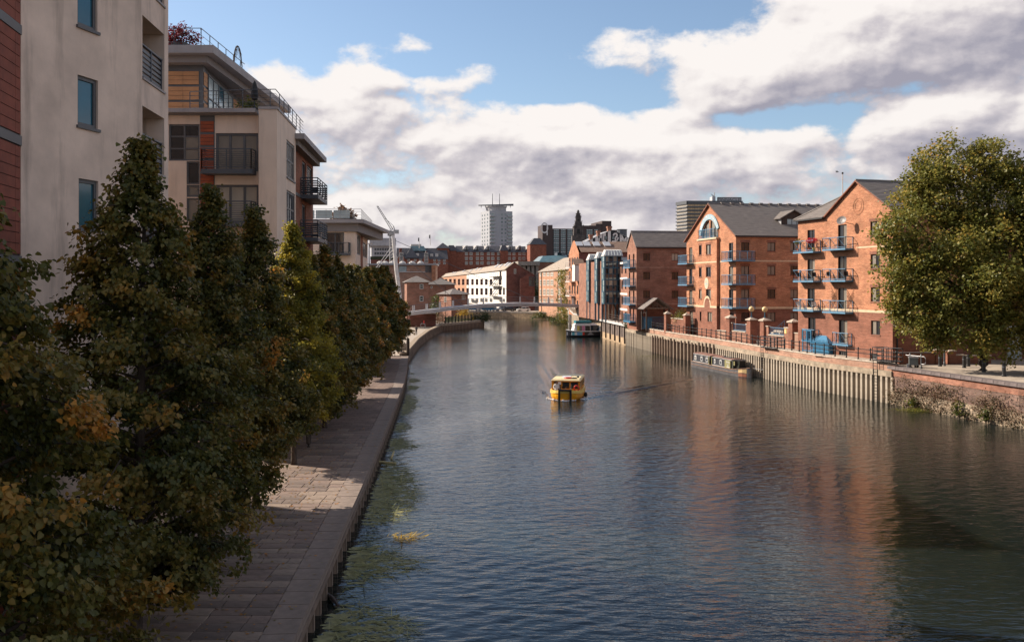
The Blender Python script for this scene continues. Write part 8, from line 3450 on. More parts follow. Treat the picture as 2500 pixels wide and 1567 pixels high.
for (x0, x1, xm, yp, ye, w) in ((830, 905, 868, 620, 700, 1.0), (1065, 1130, 1097, 615, 700, 1.0)):
 a, m_, c = fQg.px(*z2b(x0, ye)), fQg.px(*z2b(xm, yp)), fQg.px(*z2b(x1, ye))
 b = MB()
 b.wall(fQg, [(a[0], 0), (c[0], 0), (c[0], c[1]), (m_[0], m_[1]), (a[0], a[1])], [], .1, w=w)
 for u_ in (a[0], c[0]):
  b.face([P(u_, 0, w), P(u_, a[1], w), P(u_, a[1], -2), P(u_, 0, -2)])
 gb = b.build('gable', brick_h, Qg)
 b = MB()
 for s_ in (a, c):
  b.slope(P(s_[0], s_[1], w + .1), P(s_[0], s_[1], -8), P(m_[0], m_[1] + .1, -8), P(m_[0], m_[1] + .1, w + .1), .6)
 b.build('gable_roof', mansard, Qg)
 farwin(Qg, Frame(*P(0, 0, w), U=fQg.U.xy), m_[0] - 1.3, m_[0] + 1.3, a[1] - 2, a[1] + 5, frame_white, glass, 3, 3, proud=.1, th=.25)
for (x0, x1, xm, yp, ye) in ((895, 1030, 962, 580, 680),):
 a, m_, c = fQg.px(*z2b(x0, ye)), fQg.px(*z2b(xm, yp)), fQg.px(*z2b(x1, ye))
 b = MB()
 q = [P(a[0], a[1], 1.2), P(c[0], a[1], 1.2), P(c[0], a[1], -9), P(a[0], a[1], -9)]
 ap = P(m_[0], m_[1], -4)
 for k in range(4):
  b.face([q[k], q[(k + 1) % 4], ap])
 b.build('pyramid_roof', mansard, Qg)
r = rq(962, 565, 1105, 612)
b = MB()
b.hexa([P(r[0] + .5, r[2], -5), P(r[1], r[2], -5), P(r[1], r[2], -12), P(r[0], r[2], -12), P(r[0], r[3], -8), P(r[1] - 1.5, r[3], -8), P(r[1] - 1.5, r[3], -12), P(r[0], r[3], -12)])
b.build('glass_roof', glass_g, Qg)
r = rq(965, 548, 1060, 565)
b = MB()
b.fbox(fQg, r[0], r[1], r[2] - .3, r[3], -12, -8)
b.build('roof_plant', concrete_w, Qg)
for x in (925, 985, 1035, 1165, 1205, 1255):
 farwin(Qg, fQg, *rq(x, 690, x + 22, 712), frame_white, glass, 2, 2, proud=.1, th=.2)
 farwin(Qg, fQg, *rq(x, 722, x + 22, 738), frame_white, glass, 2, 1, proud=.1, th=.2)
for (x, y) in ((1150, 655), (1198, 655), (1020, 650)):
 r = rq(x - 14, y - 14, x + 14, y + 12)
 b = MB()
 b.fbox(fQg, r[0], r[1], r[2], r[3], -7, -1.5)
 b.build('dormer', concrete_w, Qg)
b = MB()
r = rq(852, 590, 875, 660)
b.fbox(fQg, r[0], r[1], r[2] - 3, r[3], -5, -2)
b.build('chimney', brick_d, Qg)
Qt = thing('pyramid_roof_tower', (-33, 652, FZ), 'broad brick tower with low dark pyramid roof left of the hotel', 'building')
fQt = Frame(*at(*z2b(1203, 700), 652).xy, FZ, U=(.985, .17))
u1 = fQt.px(*z2b(1310, 660))[0]
za, zp = fQt.px(*z2b(1250, 590))[1], fQt.px(*z2b(1247, 540))[1]
block(Qt, fQt, 0, u1, 0, za, u1, brick_h)
hip(Qt, fQt, 0, u1, za, zp, u1, mansard, .8, u1 / 2 - .2, .6)
Mk = thing('flat_roofed_brick_hall', (-32, 300, FZ), 'flat roofed pinkish brick hall with glazed bays behind the brick houses', 'building')
fMk = Frame(*at(*z2b(575, 800), 300).xy, FZ, U=(1, .03))
u1 = fMk.px(*z2b(1180, 800))[0]
zt_ = fMk.px(*z2b(900, 745))[1]
block(Mk, fMk, 0, u1, 0, zt_, 16, brick_p)
b = MB()
b.fbox(fMk, -.5, u1 + .5, zt_ + .003, zt_ + .45, -16.5, .8)
b.build('roof', lead, Mk)
for (x0, x1, y0, y1) in ((630, 735, 755, 808), (845, 918, 752, 812), (1090, 1145, 748, 812)):
 farwin(Mk, fMk, *fw_rect(fMk, z2b, x0, y0, x1, y1), frame_grey, glass_gw if x0 < 1000 else glass, 8, 1, proud=.1, th=.1)
b = MB()
r = fw_rect(fMk, z2b, 850, 806, 1090, 812)
b.fbox(fMk, r[0], r[1], r[2], r[3], .003, .25)
b.build('white_band', concrete_w, Mk)
for x in (660, 712, 775, 870, 960, 1040):
 q_ = fMk.pt(fMk.px(*z2b(x, 745))[0], zt_ + .45, -4)
 b = MB()
 b.lathe(tuple(q_), [(1.1, 0), (1.0, .5), (.4, .9)], 8)
 b.build('roof_cowl', concrete_w, Mk)
b = MB()
r = fw_rect(fMk, z2b, 1152, 750, 1185, 860)
b.fbox(fMk, r[0], r[1], 0, r[3], .002, 1.5)
b.build('corner_pier', brick_o, Mk)
Ls = thing('low_glass_roofed_building', (22, 345, FZ), 'low building with pale curved glass roofs before the brown office', 'building')
f = Frame(*at(*zz3(1000, 760), 345).xy, FZ, U=(.985, .17))
r = fw_rect(f, zz3, 985, 690, 1300, 900)
block(Ls, f, r[0], r[1], 0, r[3] - 2.4, 14, brick_s)
b = MB()
b.hexa([f.pt(r[0], r[3] - 2.397, .5), f.pt(r[1], r[3] - 2.397, .5), f.pt(r[1], r[3] - 2.397, -14), f.pt(r[0], r[3] - 2.397, -14),
  f.pt(r[0] + 2.5, r[3], -4), f.pt(r[1], r[3] + .4, -4), f.pt(r[1], r[3] + .4, -12), f.pt(r[0] + 2.5, r[3], -12)])
b.build('glass_roof', glass_g, Ls)
for (x0, x1) in ((1205, 1240), (1248, 1290)):
 r = fw_rect(f, zz3, x0, 655, x1, 730)
 b = MB()
 b.fbox(f, r[0], r[1], r[2], r[3], -9, -4.2)
 b.build('glazed_tower', glass_t, Ls)
Vd = thing('iron_viaduct', (10, 325, FZ), 'dull grey footbridge or viaduct deck beside the warehouse gable', 'viaduct')
f = Frame(*at(*zz3(778, 800), 340).xy, FZ, U=(.985, .17))
r = fw_rect(f, zz3, 778, 748, 1000, 790)
b = MB()
b.fbox(f, r[0], r[1], r[2], r[3], -6, 0)
b.build('girder', stone_g, Vd)
for k in range(5):
 u = r[0] + (r[1] - r[0]) * (k + .5) / 5
 b = MB()
 b.fbox(f, u - .5, u + .5, 0, r[2] - .003, -5, -1)
 b.build('column', stone_g, Vd)
# skyline filler: the hill of city blocks far behind, each a building of its own
gg = random.Random(12)
lab_c = ['dim red', 'grey', 'brown', 'pale']
fill = ((905, 945, 648, 800, brick_d, 'dim red roofline block left of the mast foot'), (1062, 1100, 650, 800, brick_d, 'dim red block between gothic roofs and hotel'),
  (1300, 1330, 668, 800, grey_conc, 'grey low block behind the hotel tower'), (1545, 1620, 640, 520, brick_s, 'brick block hidden behind the small gable flats'))
for a, c, yt, Y_, mt, lab in fill:
 p0_, p1_ = at(a, yt, Y_), at(c, yt, Y_)
 t = thing('city_block', ((p0_.x + p1_.x) / 2, Y_, FZ), lab, 'building')
 f = Frame(p0_.x, Y_, FZ, ang=0)
 block(t, f, 0, p1_.x - p0_.x, 0, p0_.z - FZ, 16, mt, roofmat=slate)
 farwin(t, f, 2, 4, p0_.z - FZ - 4, p0_.z - FZ - 2, frame_white, glass, 1, 1)
# ------------------------------------------------------------------ footbridge, mast, crane
Br = thing('footbridge', (-2, 212, 0), 'pale grey arched footbridge deck crossing the river on stay cables', 'footbridge')
bp_ = []
for px_, py_, Y_ in ((975, 768, 203), (1040, 760.5, 205), (1105, 752.5, 207), (1180, 745.8, 209), (1270, 742.2, 212), (1340, 743, 214), (1400, 745.8, 216), (1452, 749.5, 218)):
 bp_.append(at(px_, py_, Y_))
b = MB()
o1, o2 = offset([(p.x, p.y) for p in bp_], 0), offset([(p.x, p.y) for p in bp_], 3.2)
for i in range(len(bp_) - 1):
 a, c = bp_[i], bp_[i + 1]
 for (pa, pc, qa, qc, z0a, z1a) in ((o1[i], o1[i + 1], o2[i], o2[i + 1], -.42, .42),):
  b.hexa([(pa.x, pa.y, a.z - .42), (pc.x, pc.y, c.z - .42), (qc.x, qc.y, c.z - .42), (qa.x, qa.y, a.z - .42),
    (pa.x, pa.y, a.z + .34), (pc.x, pc.y, c.z + .34), (qc.x, qc.y, c.z + .34), (qa.x, qa.y, a.z + .34)])
b.build('deck', bridge_paint, Br)
b = MB()
for i in range(len(bp_) - 1):
 a, c = bp_[i], bp_[i + 1]
 b.tube([(a.x, a.y - .05, a.z + .05), (c.x, c.y - .05, c.z + .05)], .13, 6)
 b.tube([(a.x, a.y - .03, a.z - .36), (c.x, c.y - .03, c.z - .36)], .10, 6)
b.build('edge_tube', white_steel, Br)
tot = []
for i in range(len(bp_) - 1):
 n = 4
 for k in range(n):
  tot.append(bp_[i].lerp(bp_[i + 1], k / n))
tot.append(bp_[-1])
ub = MB()
ub.hexa([(-.16, 0, -.3), (.16, 0, -.3), (.16, .12, -.3), (-.16, .12, -.3), (-.1, -.1, 1.35), (.1, -.1, 1.35), (.1, .0, 1.35), (-.1, .0, 1.35)])
t_ = ub.build('parapet_post', white_steel)
ppm = t_.data
bpy.data.objects.remove(t_)
for p in tot[::2]:
 linked('parapet_post', ppm, Br, (p.x, p.y - .06, p.z + .3))
 linked('parapet_post', ppm, Br, (p.x, p.y + 3.1, p.z + .3))
for h_ in (1.65, 1.2, .8):
 b = MB()
 b.tube([(p.x, p.y - .1, p.z + h_) for p in tot], .035 if h_ > 1.5 else .018, 4)
 b.tube([(p.x, p.y + 3.1, p.z + h_) for p in tot], .035 if h_ > 1.5 else .018, 4)
 b.build('handrail', frame_grey, Br)
Ms = thing('bridge_mast', tuple(at(984, 785, 208)), 'leaning white tapered mast that carries the footbridge cables', 'mast')
m0, m1, m2 = at(984, 785, 208), at(968, 660, 208), at(959.5, 577, 208)
b = MB()
b.tube([m0, m1, m2, m2 + (m2 - m1).normalized() * .4], [.40, .46, .32, .26], 12)
b.build('shaft', white_steel, Ms, smooth=False)
b = MB()
q = at(957, 571, 208)
b.box(q.x - .75, q.x + .55, q.y - .4, q.y + .4, q.z - .25, q.z + .45)
b.build('head', galv, Ms)
for t_ in (.25, .5, .75):
 q = m0.lerp(m2, t_)
 b = MB()
 d_ = (m2 - m0).normalized()
 b.tube([q - d_ * .12, q + d_ * .12], .47, 12)
 b.build('collar', white_steel, Ms)
for k, (a, c, r_) in enumerate(((at(966, 588, 208), at(1328, 745, 213), .055), (at(978, 620, 208), at(1127, 745, 208), .055), (at(955, 603, 208), at(914, 660, 204), .06), (at(957, 612, 208), at(912, 668, 204), .06))):
 b = MB()
 b.tube([a, c], r_, 5)
 b.build('stay_cable', frame_grey if k < 2 else white_steel, Ms)
Cr = thing('tower_crane', tuple(at(957, 640, 460)), 'luffing tower crane with a raised lattice jib above the white mast', 'crane')
j0, j1 = at(958, 562, 460), at(921, 503, 460)
def lattice(p0, p1, w0, w1, n, r_):
 b = MB()
 d_ = (p1 - p0)
 a = d_.cross(Vector((0, 1, 0))).normalized()
 c = Vector((0, 1, 0))
 cor = []
 for k in range(n + 1):
  t = k / n
  w = w0 + (w1 - w0) * t
  q = p0 + d_ * t
  cor.append([q + a * w * s + c * w * u for s, u in ((-1, -1), (1, -1), (1, 1), (-1, 1))])
 for j in range(4):
  b.tube([q[j] for q in cor], r_, 4)
 for k in range(n):
  for j in range(4):
   b.tube([cor[k][j], cor[k + 1][(j + 1) % 4]], r_ * .6, 3, cap=False)
 return b
lattice(j0, j1, .5, .25, 14, .09).build('jib', black_iron, Cr)
lattice(at(957, 640, 460), at(957, 562, 460), 1.0, 1.0, 10, .2).build('tower', galv, Cr)
b = MB()
q = at(964, 566, 460)
b.box(q.x - .5, q.x + 1.9, q.y - 1, q.y + 1, q.z - .9, q.z + .9)
b.build('counterweight', galv, Cr)
b = MB()
q = at(955, 567, 460)
b.box(q.x - 1.6, q.x + 1.1, q.y - 1.1, q.y + 1.1, q.z - 1.8, q.z + .5)
b.build('cab', frame_grey, Cr)
b = MB()
b.tube([at(961, 552, 460), at(940, 533, 460)], .1, 4)
b.tube([at(957, 560, 460), at(961, 552, 460), at(965, 566, 460)], .22, 4)
b.build('a_frame', galv, Cr)
for px_, yt, lab in ((1023.5, 580, 'thin flagpole on the gothic brick roofs, left of the taller one'), (1050.5, 573, 'thin white flagpole above the gothic roofs by the hotel'), (901, 596, 'slim lamp column by the corner of the lower cream building')):
 Y_ = 384 if px_ > 950 else 130
 q0, q1 = at(px_, yt + (26 if px_ > 950 else 55), Y_), at(px_, yt, Y_)
 t = thing('flagpole' if px_ > 950 else 'lamp_column', tuple(q0), lab, 'flagpole' if px_ > 950 else 'lamp column')
 b = MB()
 b.tube([q0, q1], [.14, .09] if px_ > 950 else [.1, .07], 5)
 b.build('pole', white_steel if px_ > 950 else grey_steel, t)
 b = MB()
 if px_ > 950:
  b.box(q1.x - .5, q1.x, q1.y - .02, q1.y + .02, q1.z - 1.6, q1.z - .1)
  b.build('flag', frame_grey, t)
 else:
  b.box(q1.x - .25, q1.x + .5, q1.y - .15, q1.y + .15, q1.z, q1.z + .12)
  b.build('lantern', galv, t)
# ------------------------------------------------------------------ parked cars on the far bank
def car(loc, rot, paint, label, van=False):
 t = thing('parked_car', loc, label, 'car', 'cars parked on the far bank', rot)
 def B(name, mb, mat):
  o = mb.build(name, mat, t, local=True)
  return o
 L_, Wd, H_ = (4.3, 1.75, 1.46) if not van else (4.6, 1.8, 1.8)
 # side profile, lofted across
 prof = [(-L_ / 2, .32), (-L_ / 2, .72), (-L_ / 2 + .15, .88), (-L_ * .22 if not van else -L_ / 2 + .3, .93), (L_ * .28, .92), (L_ / 2 - .08, .76), (L_ / 2, .55), (L_ / 2, .3)]
 b = MB()
 n = len(prof)
 for s, w in ((-1, Wd / 2), (1, Wd / 2)):
  pass
 for k in range(n):
  j = (k + 1) % n
  (x0, z0), (x1, z1) = prof[k], prof[j]
  b.face([(x0, -Wd / 2, z0), (x1, -Wd / 2, z1), (x1, Wd / 2, z1), (x0, Wd / 2, z0)][::-1])
 b.face([(x, -Wd / 2, z) for x, z in prof][::-1])
 b.face([(x, Wd / 2, z) for x, z in prof])
 B('body', b, car_paints[paint])
 b = MB()
 cab0, cab1 = (-L_ * .46, L_ * .24) if not van else (-L_ * .49, L_ * .3)
 b.hexa([(cab0, -Wd * .46, .90), (cab1, -Wd * .46, .90), (cab1, Wd * .46, .90), (cab0, Wd * .46, .90),
   (cab0 + .42, -Wd * .38, H_ - .06), (cab1 - .75, -Wd * .38, H_ - .06), (cab1 - .75, Wd * .38, H_ - .06), (cab0 + .42, Wd * .38, H_ - .06)])
 B('windows', b, glass)
 b = MB()
 b.hexa([(cab0 + .38, -Wd * .39, H_ - .07), (cab1 - .7, -Wd * .39, H_ - .07), (cab1 - .7, Wd * .39, H_ - .07), (cab0 + .38, Wd * .39, H_ - .07),
   (cab0 + .5, -Wd * .36, H_), (cab1 - .85, -Wd * .36, H_), (cab1 - .85, Wd * .36, H_), (cab0 + .5, Wd * .36, H_)])
 for x in (cab0 + .2, (cab0 + cab1) / 2 - .2, cab1 - .38):
  for s in (-1, 1):
   b.tube([(x, s * Wd * .465, .9), (x * .82 - .02, s * Wd * .385, H_ - .05)], .045, 4)
 B('roof', b, car_paints[paint])
 for x in (-L_ * .3, L_ * .31):
  for s in (-1, 1):
   b = MB()
   b.tube([(x, s * (Wd / 2 - .2), .32), (x, s * (Wd / 2 + .015), .32)], .32, 14)
   w_ = B('wheel', b, black_rub)
   b = MB()
   b.tube([(x, s * (Wd / 2 + .0), .32), (x, s * (Wd / 2 + .025), .32)], .19, 10)
   r_ = B('rim', b, galv)
   r_.parent = w_
 for s in (-1, 1):
  b = MB()
  b.box(L_ / 2 - .12, L_ / 2 + .012, s * Wd * .36 - .17, s * Wd * .36 + .17, .58, .72)
  B('headlight', b, glass_gw)
  b = MB()
  b.box(-L_ / 2 - .012, -L_ / 2 + .1, s * Wd * .38 - .12, s * Wd * .38 + .12, .66, .84)
  B('tail_light', b, red_paint)
  b = MB()
  b.box(cab1 - .5, cab1 - .3, s * (Wd / 2 + .08) - .08, s * (Wd / 2 + .08) + .08, .92, 1.05)
  B('mirror', b, car_paints[paint])
 return t
for k, (px_, paint, rot, van, lab) in enumerate((
  (1278, 'white', 8, False, 'white hatchback at the right end of the parked cars'),
  (1262, 'black', 12, False, 'black car partly behind the white hatchback'),
  (1240, 'dark', 10, False, 'dark saloon between the black car and the white estate'),
  (1224, 'white', 14, False, 'white car half hidden behind the dark saloon'),
  (1194, 'blue', 4, True, 'blue van parked in the middle of the far bank row'),
  (1207, 'white', 0, False, 'pale low car just right of the blue van'),
  (1180, 'silver', 6, False, 'silver car at the left end of the blue van'),
  (1153, 'blue', 0, True, 'blue van at the left end of the row by the piled wharf'))):
 Y_ = 299 + (3.2 if k in (1, 3, 5) else 0) + (1280 - px_) * .055
 x_ = (px_ - 1250) / FPX * Y_
 car((x_, Y_, FZ + .015), R(180 + rot if k in (0, 1, 2, 3) else rot), paint, lab, van)
fe_ = thing('white_fence', (8, 309, FZ), 'long white boarded fence behind the parked cars under the footbridge', 'fence')
fF_ = Frame(*at(1262, 745, 318).xy, FZ, U=(.97, -.25))
u1 = fF_.px(1374, 745)[0]
nbd = 24
for k in range(nbd):
 b = MB()
 b.fbox(fF_, u1 * k / nbd + .02, u1 * (k + 1) / nbd - .02, .05, 2.5 - .5 * (k / nbd), -.1, 0)
 b.build('board', white_clad, fe_)
b = MB()
b.fbox(fF_, 0, u1, .3, .45, -.2, -.103)
b.fbox(fF_, 0, u1, 1.6, 1.75, -.2, -.103)
b.build('fence_rail', white_clad, fe_)
# ------------------------------------------------------------------ boats
def loft(mb, secs, mi=0, cap=True):
 """secs: list of equal-length point rings"""
 base = len(mb.v)
 n = len(secs[0])
 for s in secs:
  mb.v.extend([tuple(p) for p in s])
 for i in range(len(secs) - 1):
  for j in range(n - 1):
   q = base + i * n + j
   mb.f.append((q, q + 1, q + n + 1, q + n))
   mb.m.append(mi)
 if cap:
  mb.f.append(tuple(base + j for j in range(n)))
  mb.m.append(mi)
  mb.f.append(tuple(base + (len(secs) - 1) * n + j for j in reversed(range(n))))
  mb.m.append(mi)
def person(loc, rot, label, pose, top, legs, hair=hair_m, scale=1.0):
 """one continuous skinned figure; clothes are regions of it by material"""
 t = thing('person', loc, label, 'person', None, rot)
 V, E, Rr = [], [], []
 def add(p, r, par=None):
  V.append(p)
  Rr.append(r)
  if par is not None:
   E.append((par, len(V) - 1))
  return len(V) - 1
 if pose == 'stand':
  pel = add((0, 0, .93), .135)
  hips = {s: (s * .09, 0, .88) for s in (-1, 1)}
  knee = {s: (s * .11, .03, .49) for s in (-1, 1)}
  ank = {s: (s * .12, -.02, .07) for s in (-1, 1)}
  toe = {s: (s * .14, .15, .035) for s in (-1, 1)}
  elb = {s: (s * .25, -.03, 1.14) for s in (-1, 1)}
  wri = {s: (s * .24, .08, .90) for s in (-1, 1)}
  dz = 0
 else:
  pel = add((0, 0, .52), .14)
  hips = {s: (s * .09, .03, .50) for s in (-1, 1)}
  knee = {s: (s * .12, .46, .50) for s in (-1, 1)}
  ank = {s: (s * .12, .42, .08) for s in (-1, 1)}
  toe = {s: (s * .13, .60, .04) for s in (-1, 1)}
  elb = {s: (s * .25, .08, .76) for s in (-1, 1)}
  wri = {s: (s * .12, .32, .66) for s in (-1, 1)}
  dz = -.41
 wst = add((0, 0, 1.10 + dz), .125, pel)
 che = add((0, .0, 1.30 + dz), .155, wst)
 nck = add((0, .01, 1.47 + dz), .062, che)
 hd0 = add((0, .03, 1.56 + dz), .085, nck)
 hd1 = add((0, .025, 1.66 + dz), .098, hd0)
 add((0, .015, 1.74 + dz), .06, hd1)
 for s in (-1, 1):
  h_ = add(hips[s], .10, pel)
  k_ = add(knee[s], .068, h_)
  a_ = add(ank[s], .045, k_)
  add(toe[s], .04, a_)
  sh = add((s * .19, 0, 1.40 + dz), .068, che)
  e_ = add(elb[s], .047, sh)
  w_ = add(wri[s], .034, e_)
  p_ = add((wri[s][0], wri[s][1] + .06, wri[s][2] - (.04 if pose != 'stand' else .08)), .03, w_)
  add((wri[s][0] - s * .01, wri[s][1] + .10, wri[s][2] - (.08 if pose != 'stand' else .15)), .018, p_)
  add((wri[s][0] - s * .045, wri[s][1] + .09, wri[s][2] - .06), .012, w_)
 me = bpy.data.meshes.new('body')
 me.from_pydata([tuple(c * scale for c in v) for v in V], E, [])
 o = bpy.data.objects.new('body', me)
 COL.objects.link(o)
 sk = o.modifiers.new('skin', 'SKIN')
 sv = me.skin_vertices[0].data
 for i, r_ in enumerate(Rr):
  sv[i].radius = (r_ * scale, r_ * scale)
 sv[0].use_root = True
 sub = o.modifiers.new('sub', 'SUBSURF')
 sub.levels = 1
 sub.render_levels = 1
 dg = bpy.context.evaluated_depsgraph_get()
 nm = bpy.data.meshes.new_from_object(o.evaluated_get(dg))
 bpy.data.objects.remove(o)
 nm.materials.clear()
 for m in (top, legs, skin_m, black_rub):
  nm.materials.append(m)
 for p in nm.polygons:
  c = p.center / scale
  z = c.z - dz
  if z > 1.49 or (abs(c.x) > .1 and (c - Vector(wri[1 if c.x > 0 else -1])).length < .11):
   p.material_index = 2
  elif c.z < .10 and pose == 'stand' or (pose != 'stand' and c.z < .12):
   p.material_index = 3
  elif z < .98:
   p.material_index = 1
  else:
   p.material_index = 0
  p.use_smooth = True
 ob = bpy.data.objects.new('body', nm)
 COL.objects.link(ob)
 ob.parent = t
 b = MB()
 b.sphere((0, -.005 * scale, (1.685 + dz) * scale), .118 * scale, 10, 7, sq=(.95, 1.0, .85))
 hr = b.build('hair', hair, t, smooth=True, local=True)
 b = MB()
 zf = 1.64 + dz
 b.sphere((0, .128 * scale, (zf - .02) * scale), .02 * scale, 6, 4)
 b.sphere((.1 * scale, .03 * scale, zf * scale), .025 * scale, 6, 4, sq=(.5, .8, 1.2))
 b.sphere((-.1 * scale, .03 * scale, zf * scale), .025 * scale, 6, 4, sq=(.5, .8, 1.2))
 b.build('nose_and_ears', skin_m, t, local=True)
 b = MB()
 for s in (-1, 1):
  b.sphere((s * .035 * scale, .112 * scale, (zf + .02) * scale), .012 * scale, 6, 4)
 b.box(-.025 * scale, .025 * scale, .112 * scale, .122 * scale, (zf - .075) * scale, (zf - .065) * scale)
 b.build('eyes_and_mouth', hair_m, t, local=True)
 return t
# ---- yellow water taxi
yb_loc = Vector((5.25, 88.6, 0))
yaw = math.atan2(-BOAT_BACK[1], -BOAT_BACK[0])          # bow direction
yaw = R(-90 - 9)
Yb = thing('water_taxi', tuple(yb_loc), 'small orange yellow water taxi with cream roof, coming towards the camera in mid river', 'boat', None, yaw)
def yB(name, mb, mat, par=None, smooth=False):
 o = mb.build(name, mat, par or Yb, smooth, local=True)
 return o
# local x forward, y to port, z up; length 6.6 m, beam 3.0 m
secs = []
for x, w, zk, zg in ((-3.3, 1.28, -.3, 1.0), (-2.2, 1.42, -.4, 1.0), (-.5, 1.5, -.45, 1.0), (1.2, 1.46, -.45, 1.02), (2.2, 1.30, -.4, 1.08), (2.9, 1.05, -.3, 1.15), (3.35, .72, -.1, 1.22), (3.55, .45, .1, 1.25)):
 ring = []
 for a in np.linspace(-1, 1, 11):
  yy = w * math.copysign(min(1, abs(a) * 1.45) ** .8, a)
  zz = zg - (zg - zk) * (1 - abs(a) ** 2.4) ** .75 if abs(a) < 1 else zg
  ring.append((x, yy, zz))
 secs.append(ring)
b = MB()
loft(b, secs)
yB('hull', b, yellow_hull, smooth=False)
b = MB()
for s in (-1, 1):
 pts = [(x, s * (w + .02), zg - .02) for x, w, zk, zg in ((-3.3, 1.28, 0, 1.0), (-2.2, 1.42, 0, 1.0), (-.5, 1.5, 0, 1.0), (1.2, 1.46, 0, 1.02), (2.2, 1.30, 0, 1.08), (2.9, 1.05, 0, 1.15), (3.35, .72, 0, 1.22), (3.55, .45, 0, 1.25))]
 for (x0, y0, z0), (x1, y1, z1) in zip(pts, pts[1:]):
  q = [(x0, y0 + s * .06, z0 - .30), (x1, y1 + s * .06, z1 - .30), (x1, y1 + s * .02, z1 + .08), (x0, y0 + s * .02, z0 + .08)]
  b.face(q if s < 0 else q[::-1])
  b.face([(x0, y0 + s * .02, z0 + .08), (x1, y1 + s * .02, z1 + .08), (x1, y1 - s * .14, z1 + .08), (x0, y0 - s * .14, z0 + .08)])
b.face([(3.58, -.47, .95), (3.58, .47, .95), (3.57, .46, 1.33), (3.57, -.46, 1.33)])
yB('gunwale', b, plain('yellow_gunwale', (.80, .55, .13), .4, var=.05))
b = MB()
b.face([(-3.2, -1.2, .5), (3.2, -.7, .55), (3.2, .7, .55), (-3.2, 1.2, .5)])
yB('deck', b, plain('boat_deck', (.22, .19, .16), .8))
# cabin: front wall with three openings, side posts, roof
CX, CW, CZ0, CZ1 = 1.9, 1.28, .95, 2.28
fc_ = Frame(CX, 0, 0, U=(0, 1))
hol = [[(-CW + .16, 1.02), (-.44, 1.02), (-.44, 2.12), (-CW + .16, 2.12)], [(-.32, 1.30), (.33, 1.30), (.33, 2.06), (-.32, 2.06)], [(.46, 1.30), (CW - .14, 1.30), (CW - .14, 2.06), (.46, 2.06)]]
b = MB()
b.wall(fc_, [(-CW, .6), (CW, .6), (CW, CZ1), (-CW, CZ1)], hol, .06)
b.wall(fc_, [(-CW, .6), (CW, .6), (CW, CZ1), (-CW, CZ1)][::-1], [h[::-1] for h in hol], .0, w=-.07)
yB('cabin_front', b, yellow_cabin)
for i in (1, 2):
 h = hol[i]
 b = MB()
 q = [fc_.pt(u, z, -.03) for u, z in h]
 b.tube(q + [q[0]], .05, 5)
 w_ = yB('windscreen', b, black_rub)
 b = MB()
 b.fbox(fc_, h[0][0] + .03, h[1][0] - .03, h[0][1] + .03, h[2][1] - .03, -.045, -.035)
 g_ = yB('pane', b, glass_boat)
 g_.parent = w_
for s in (-1, 1):
 b = MB()
 b.box(-2.9, CX - .03, s * CW - .04, s * CW + .04, .6, 1.28)
 b.box(-2.9, CX - .03, s * CW - .04, s * CW + .04, 2.1, CZ1)
 for x in (-2.9, -1.35, .2, CX - .15):
  b.box(x, x + .14, s * CW - .04, s * CW + .04, 1.28, 2.1)
 yB('cabin_side', b, yellow_cabin)
 for x in (-2.76, -1.21, .34):
  b = MB()
  b.box(x + .02, x + 1.38, s * CW - .012, s * CW + .012, 1.30, 2.08)
  yB('side_window', b, glass_c if x == .34 else glass_boat)
b = MB()
for x0, x1, w_, z0, z1 in ((-3.05, 2.15, CW + .1, CZ1 + .002, CZ1 + .12),):
 b.hexa([(x0, -w_, z0), (x1, -w_, z0), (x1, w_, z0), (x0, w_, z0), (x0 + .1, -w_ + .16, z1 + .06), (x1 - .14, -w_ + .16, z1 + .06), (x1 - .14, w_ - .16, z1 + .06), (x0 + .1, w_ - .16, z1 + .06)])
yB('roof', b, cream_roof)
b = MB()
b.box(-1.2, .6, -.55, .25, CZ1 + .182, CZ1 + .21)
yB('roof_panel', b, boat_white)
b = MB()
def ring_(mb, c, R0, r0, ax='z', n=14, m=7):
 base = len(mb.v)
 for i in range(n):
  a = 2 * math.pi * i / n
  for j in range(m):
   t = 2 * math.pi * j / m
   rr_ = R0 + r0 * math.cos(t)
   p = (rr_ * math.cos(a), rr_ * math.sin(a), r0 * math.sin(t))
   if ax == 'y':
    p = (p[0], p[2], p[1])
   if ax == 'x':
    p = (p[2], p[0], p[1])
   mb.v.append((c[0] + p[0], c[1] + p[1], c[2] + p[2]))
 for i in range(n):
  for j in range(m):
   mb.f.append((base + i * m + j, base + ((i + 1) % n) * m + j, base + ((i + 1) % n) * m + (j + 1) % m, base + i * m + (j + 1) % m))
   mb.m.append(0)
b = MB()
ring_(b, (1.35, .15, CZ1 + .27), .30, .085)
lb = yB('lifebuoy', b, red_paint)
b = MB()
b.box(1.05, 1.6, .55, .95, CZ1 + .183, CZ1 + .30)
b.sphere((.5, 1.0, CZ1 + .3), .12, 8, 5)
yB('roof_fittings', b, black_rub)
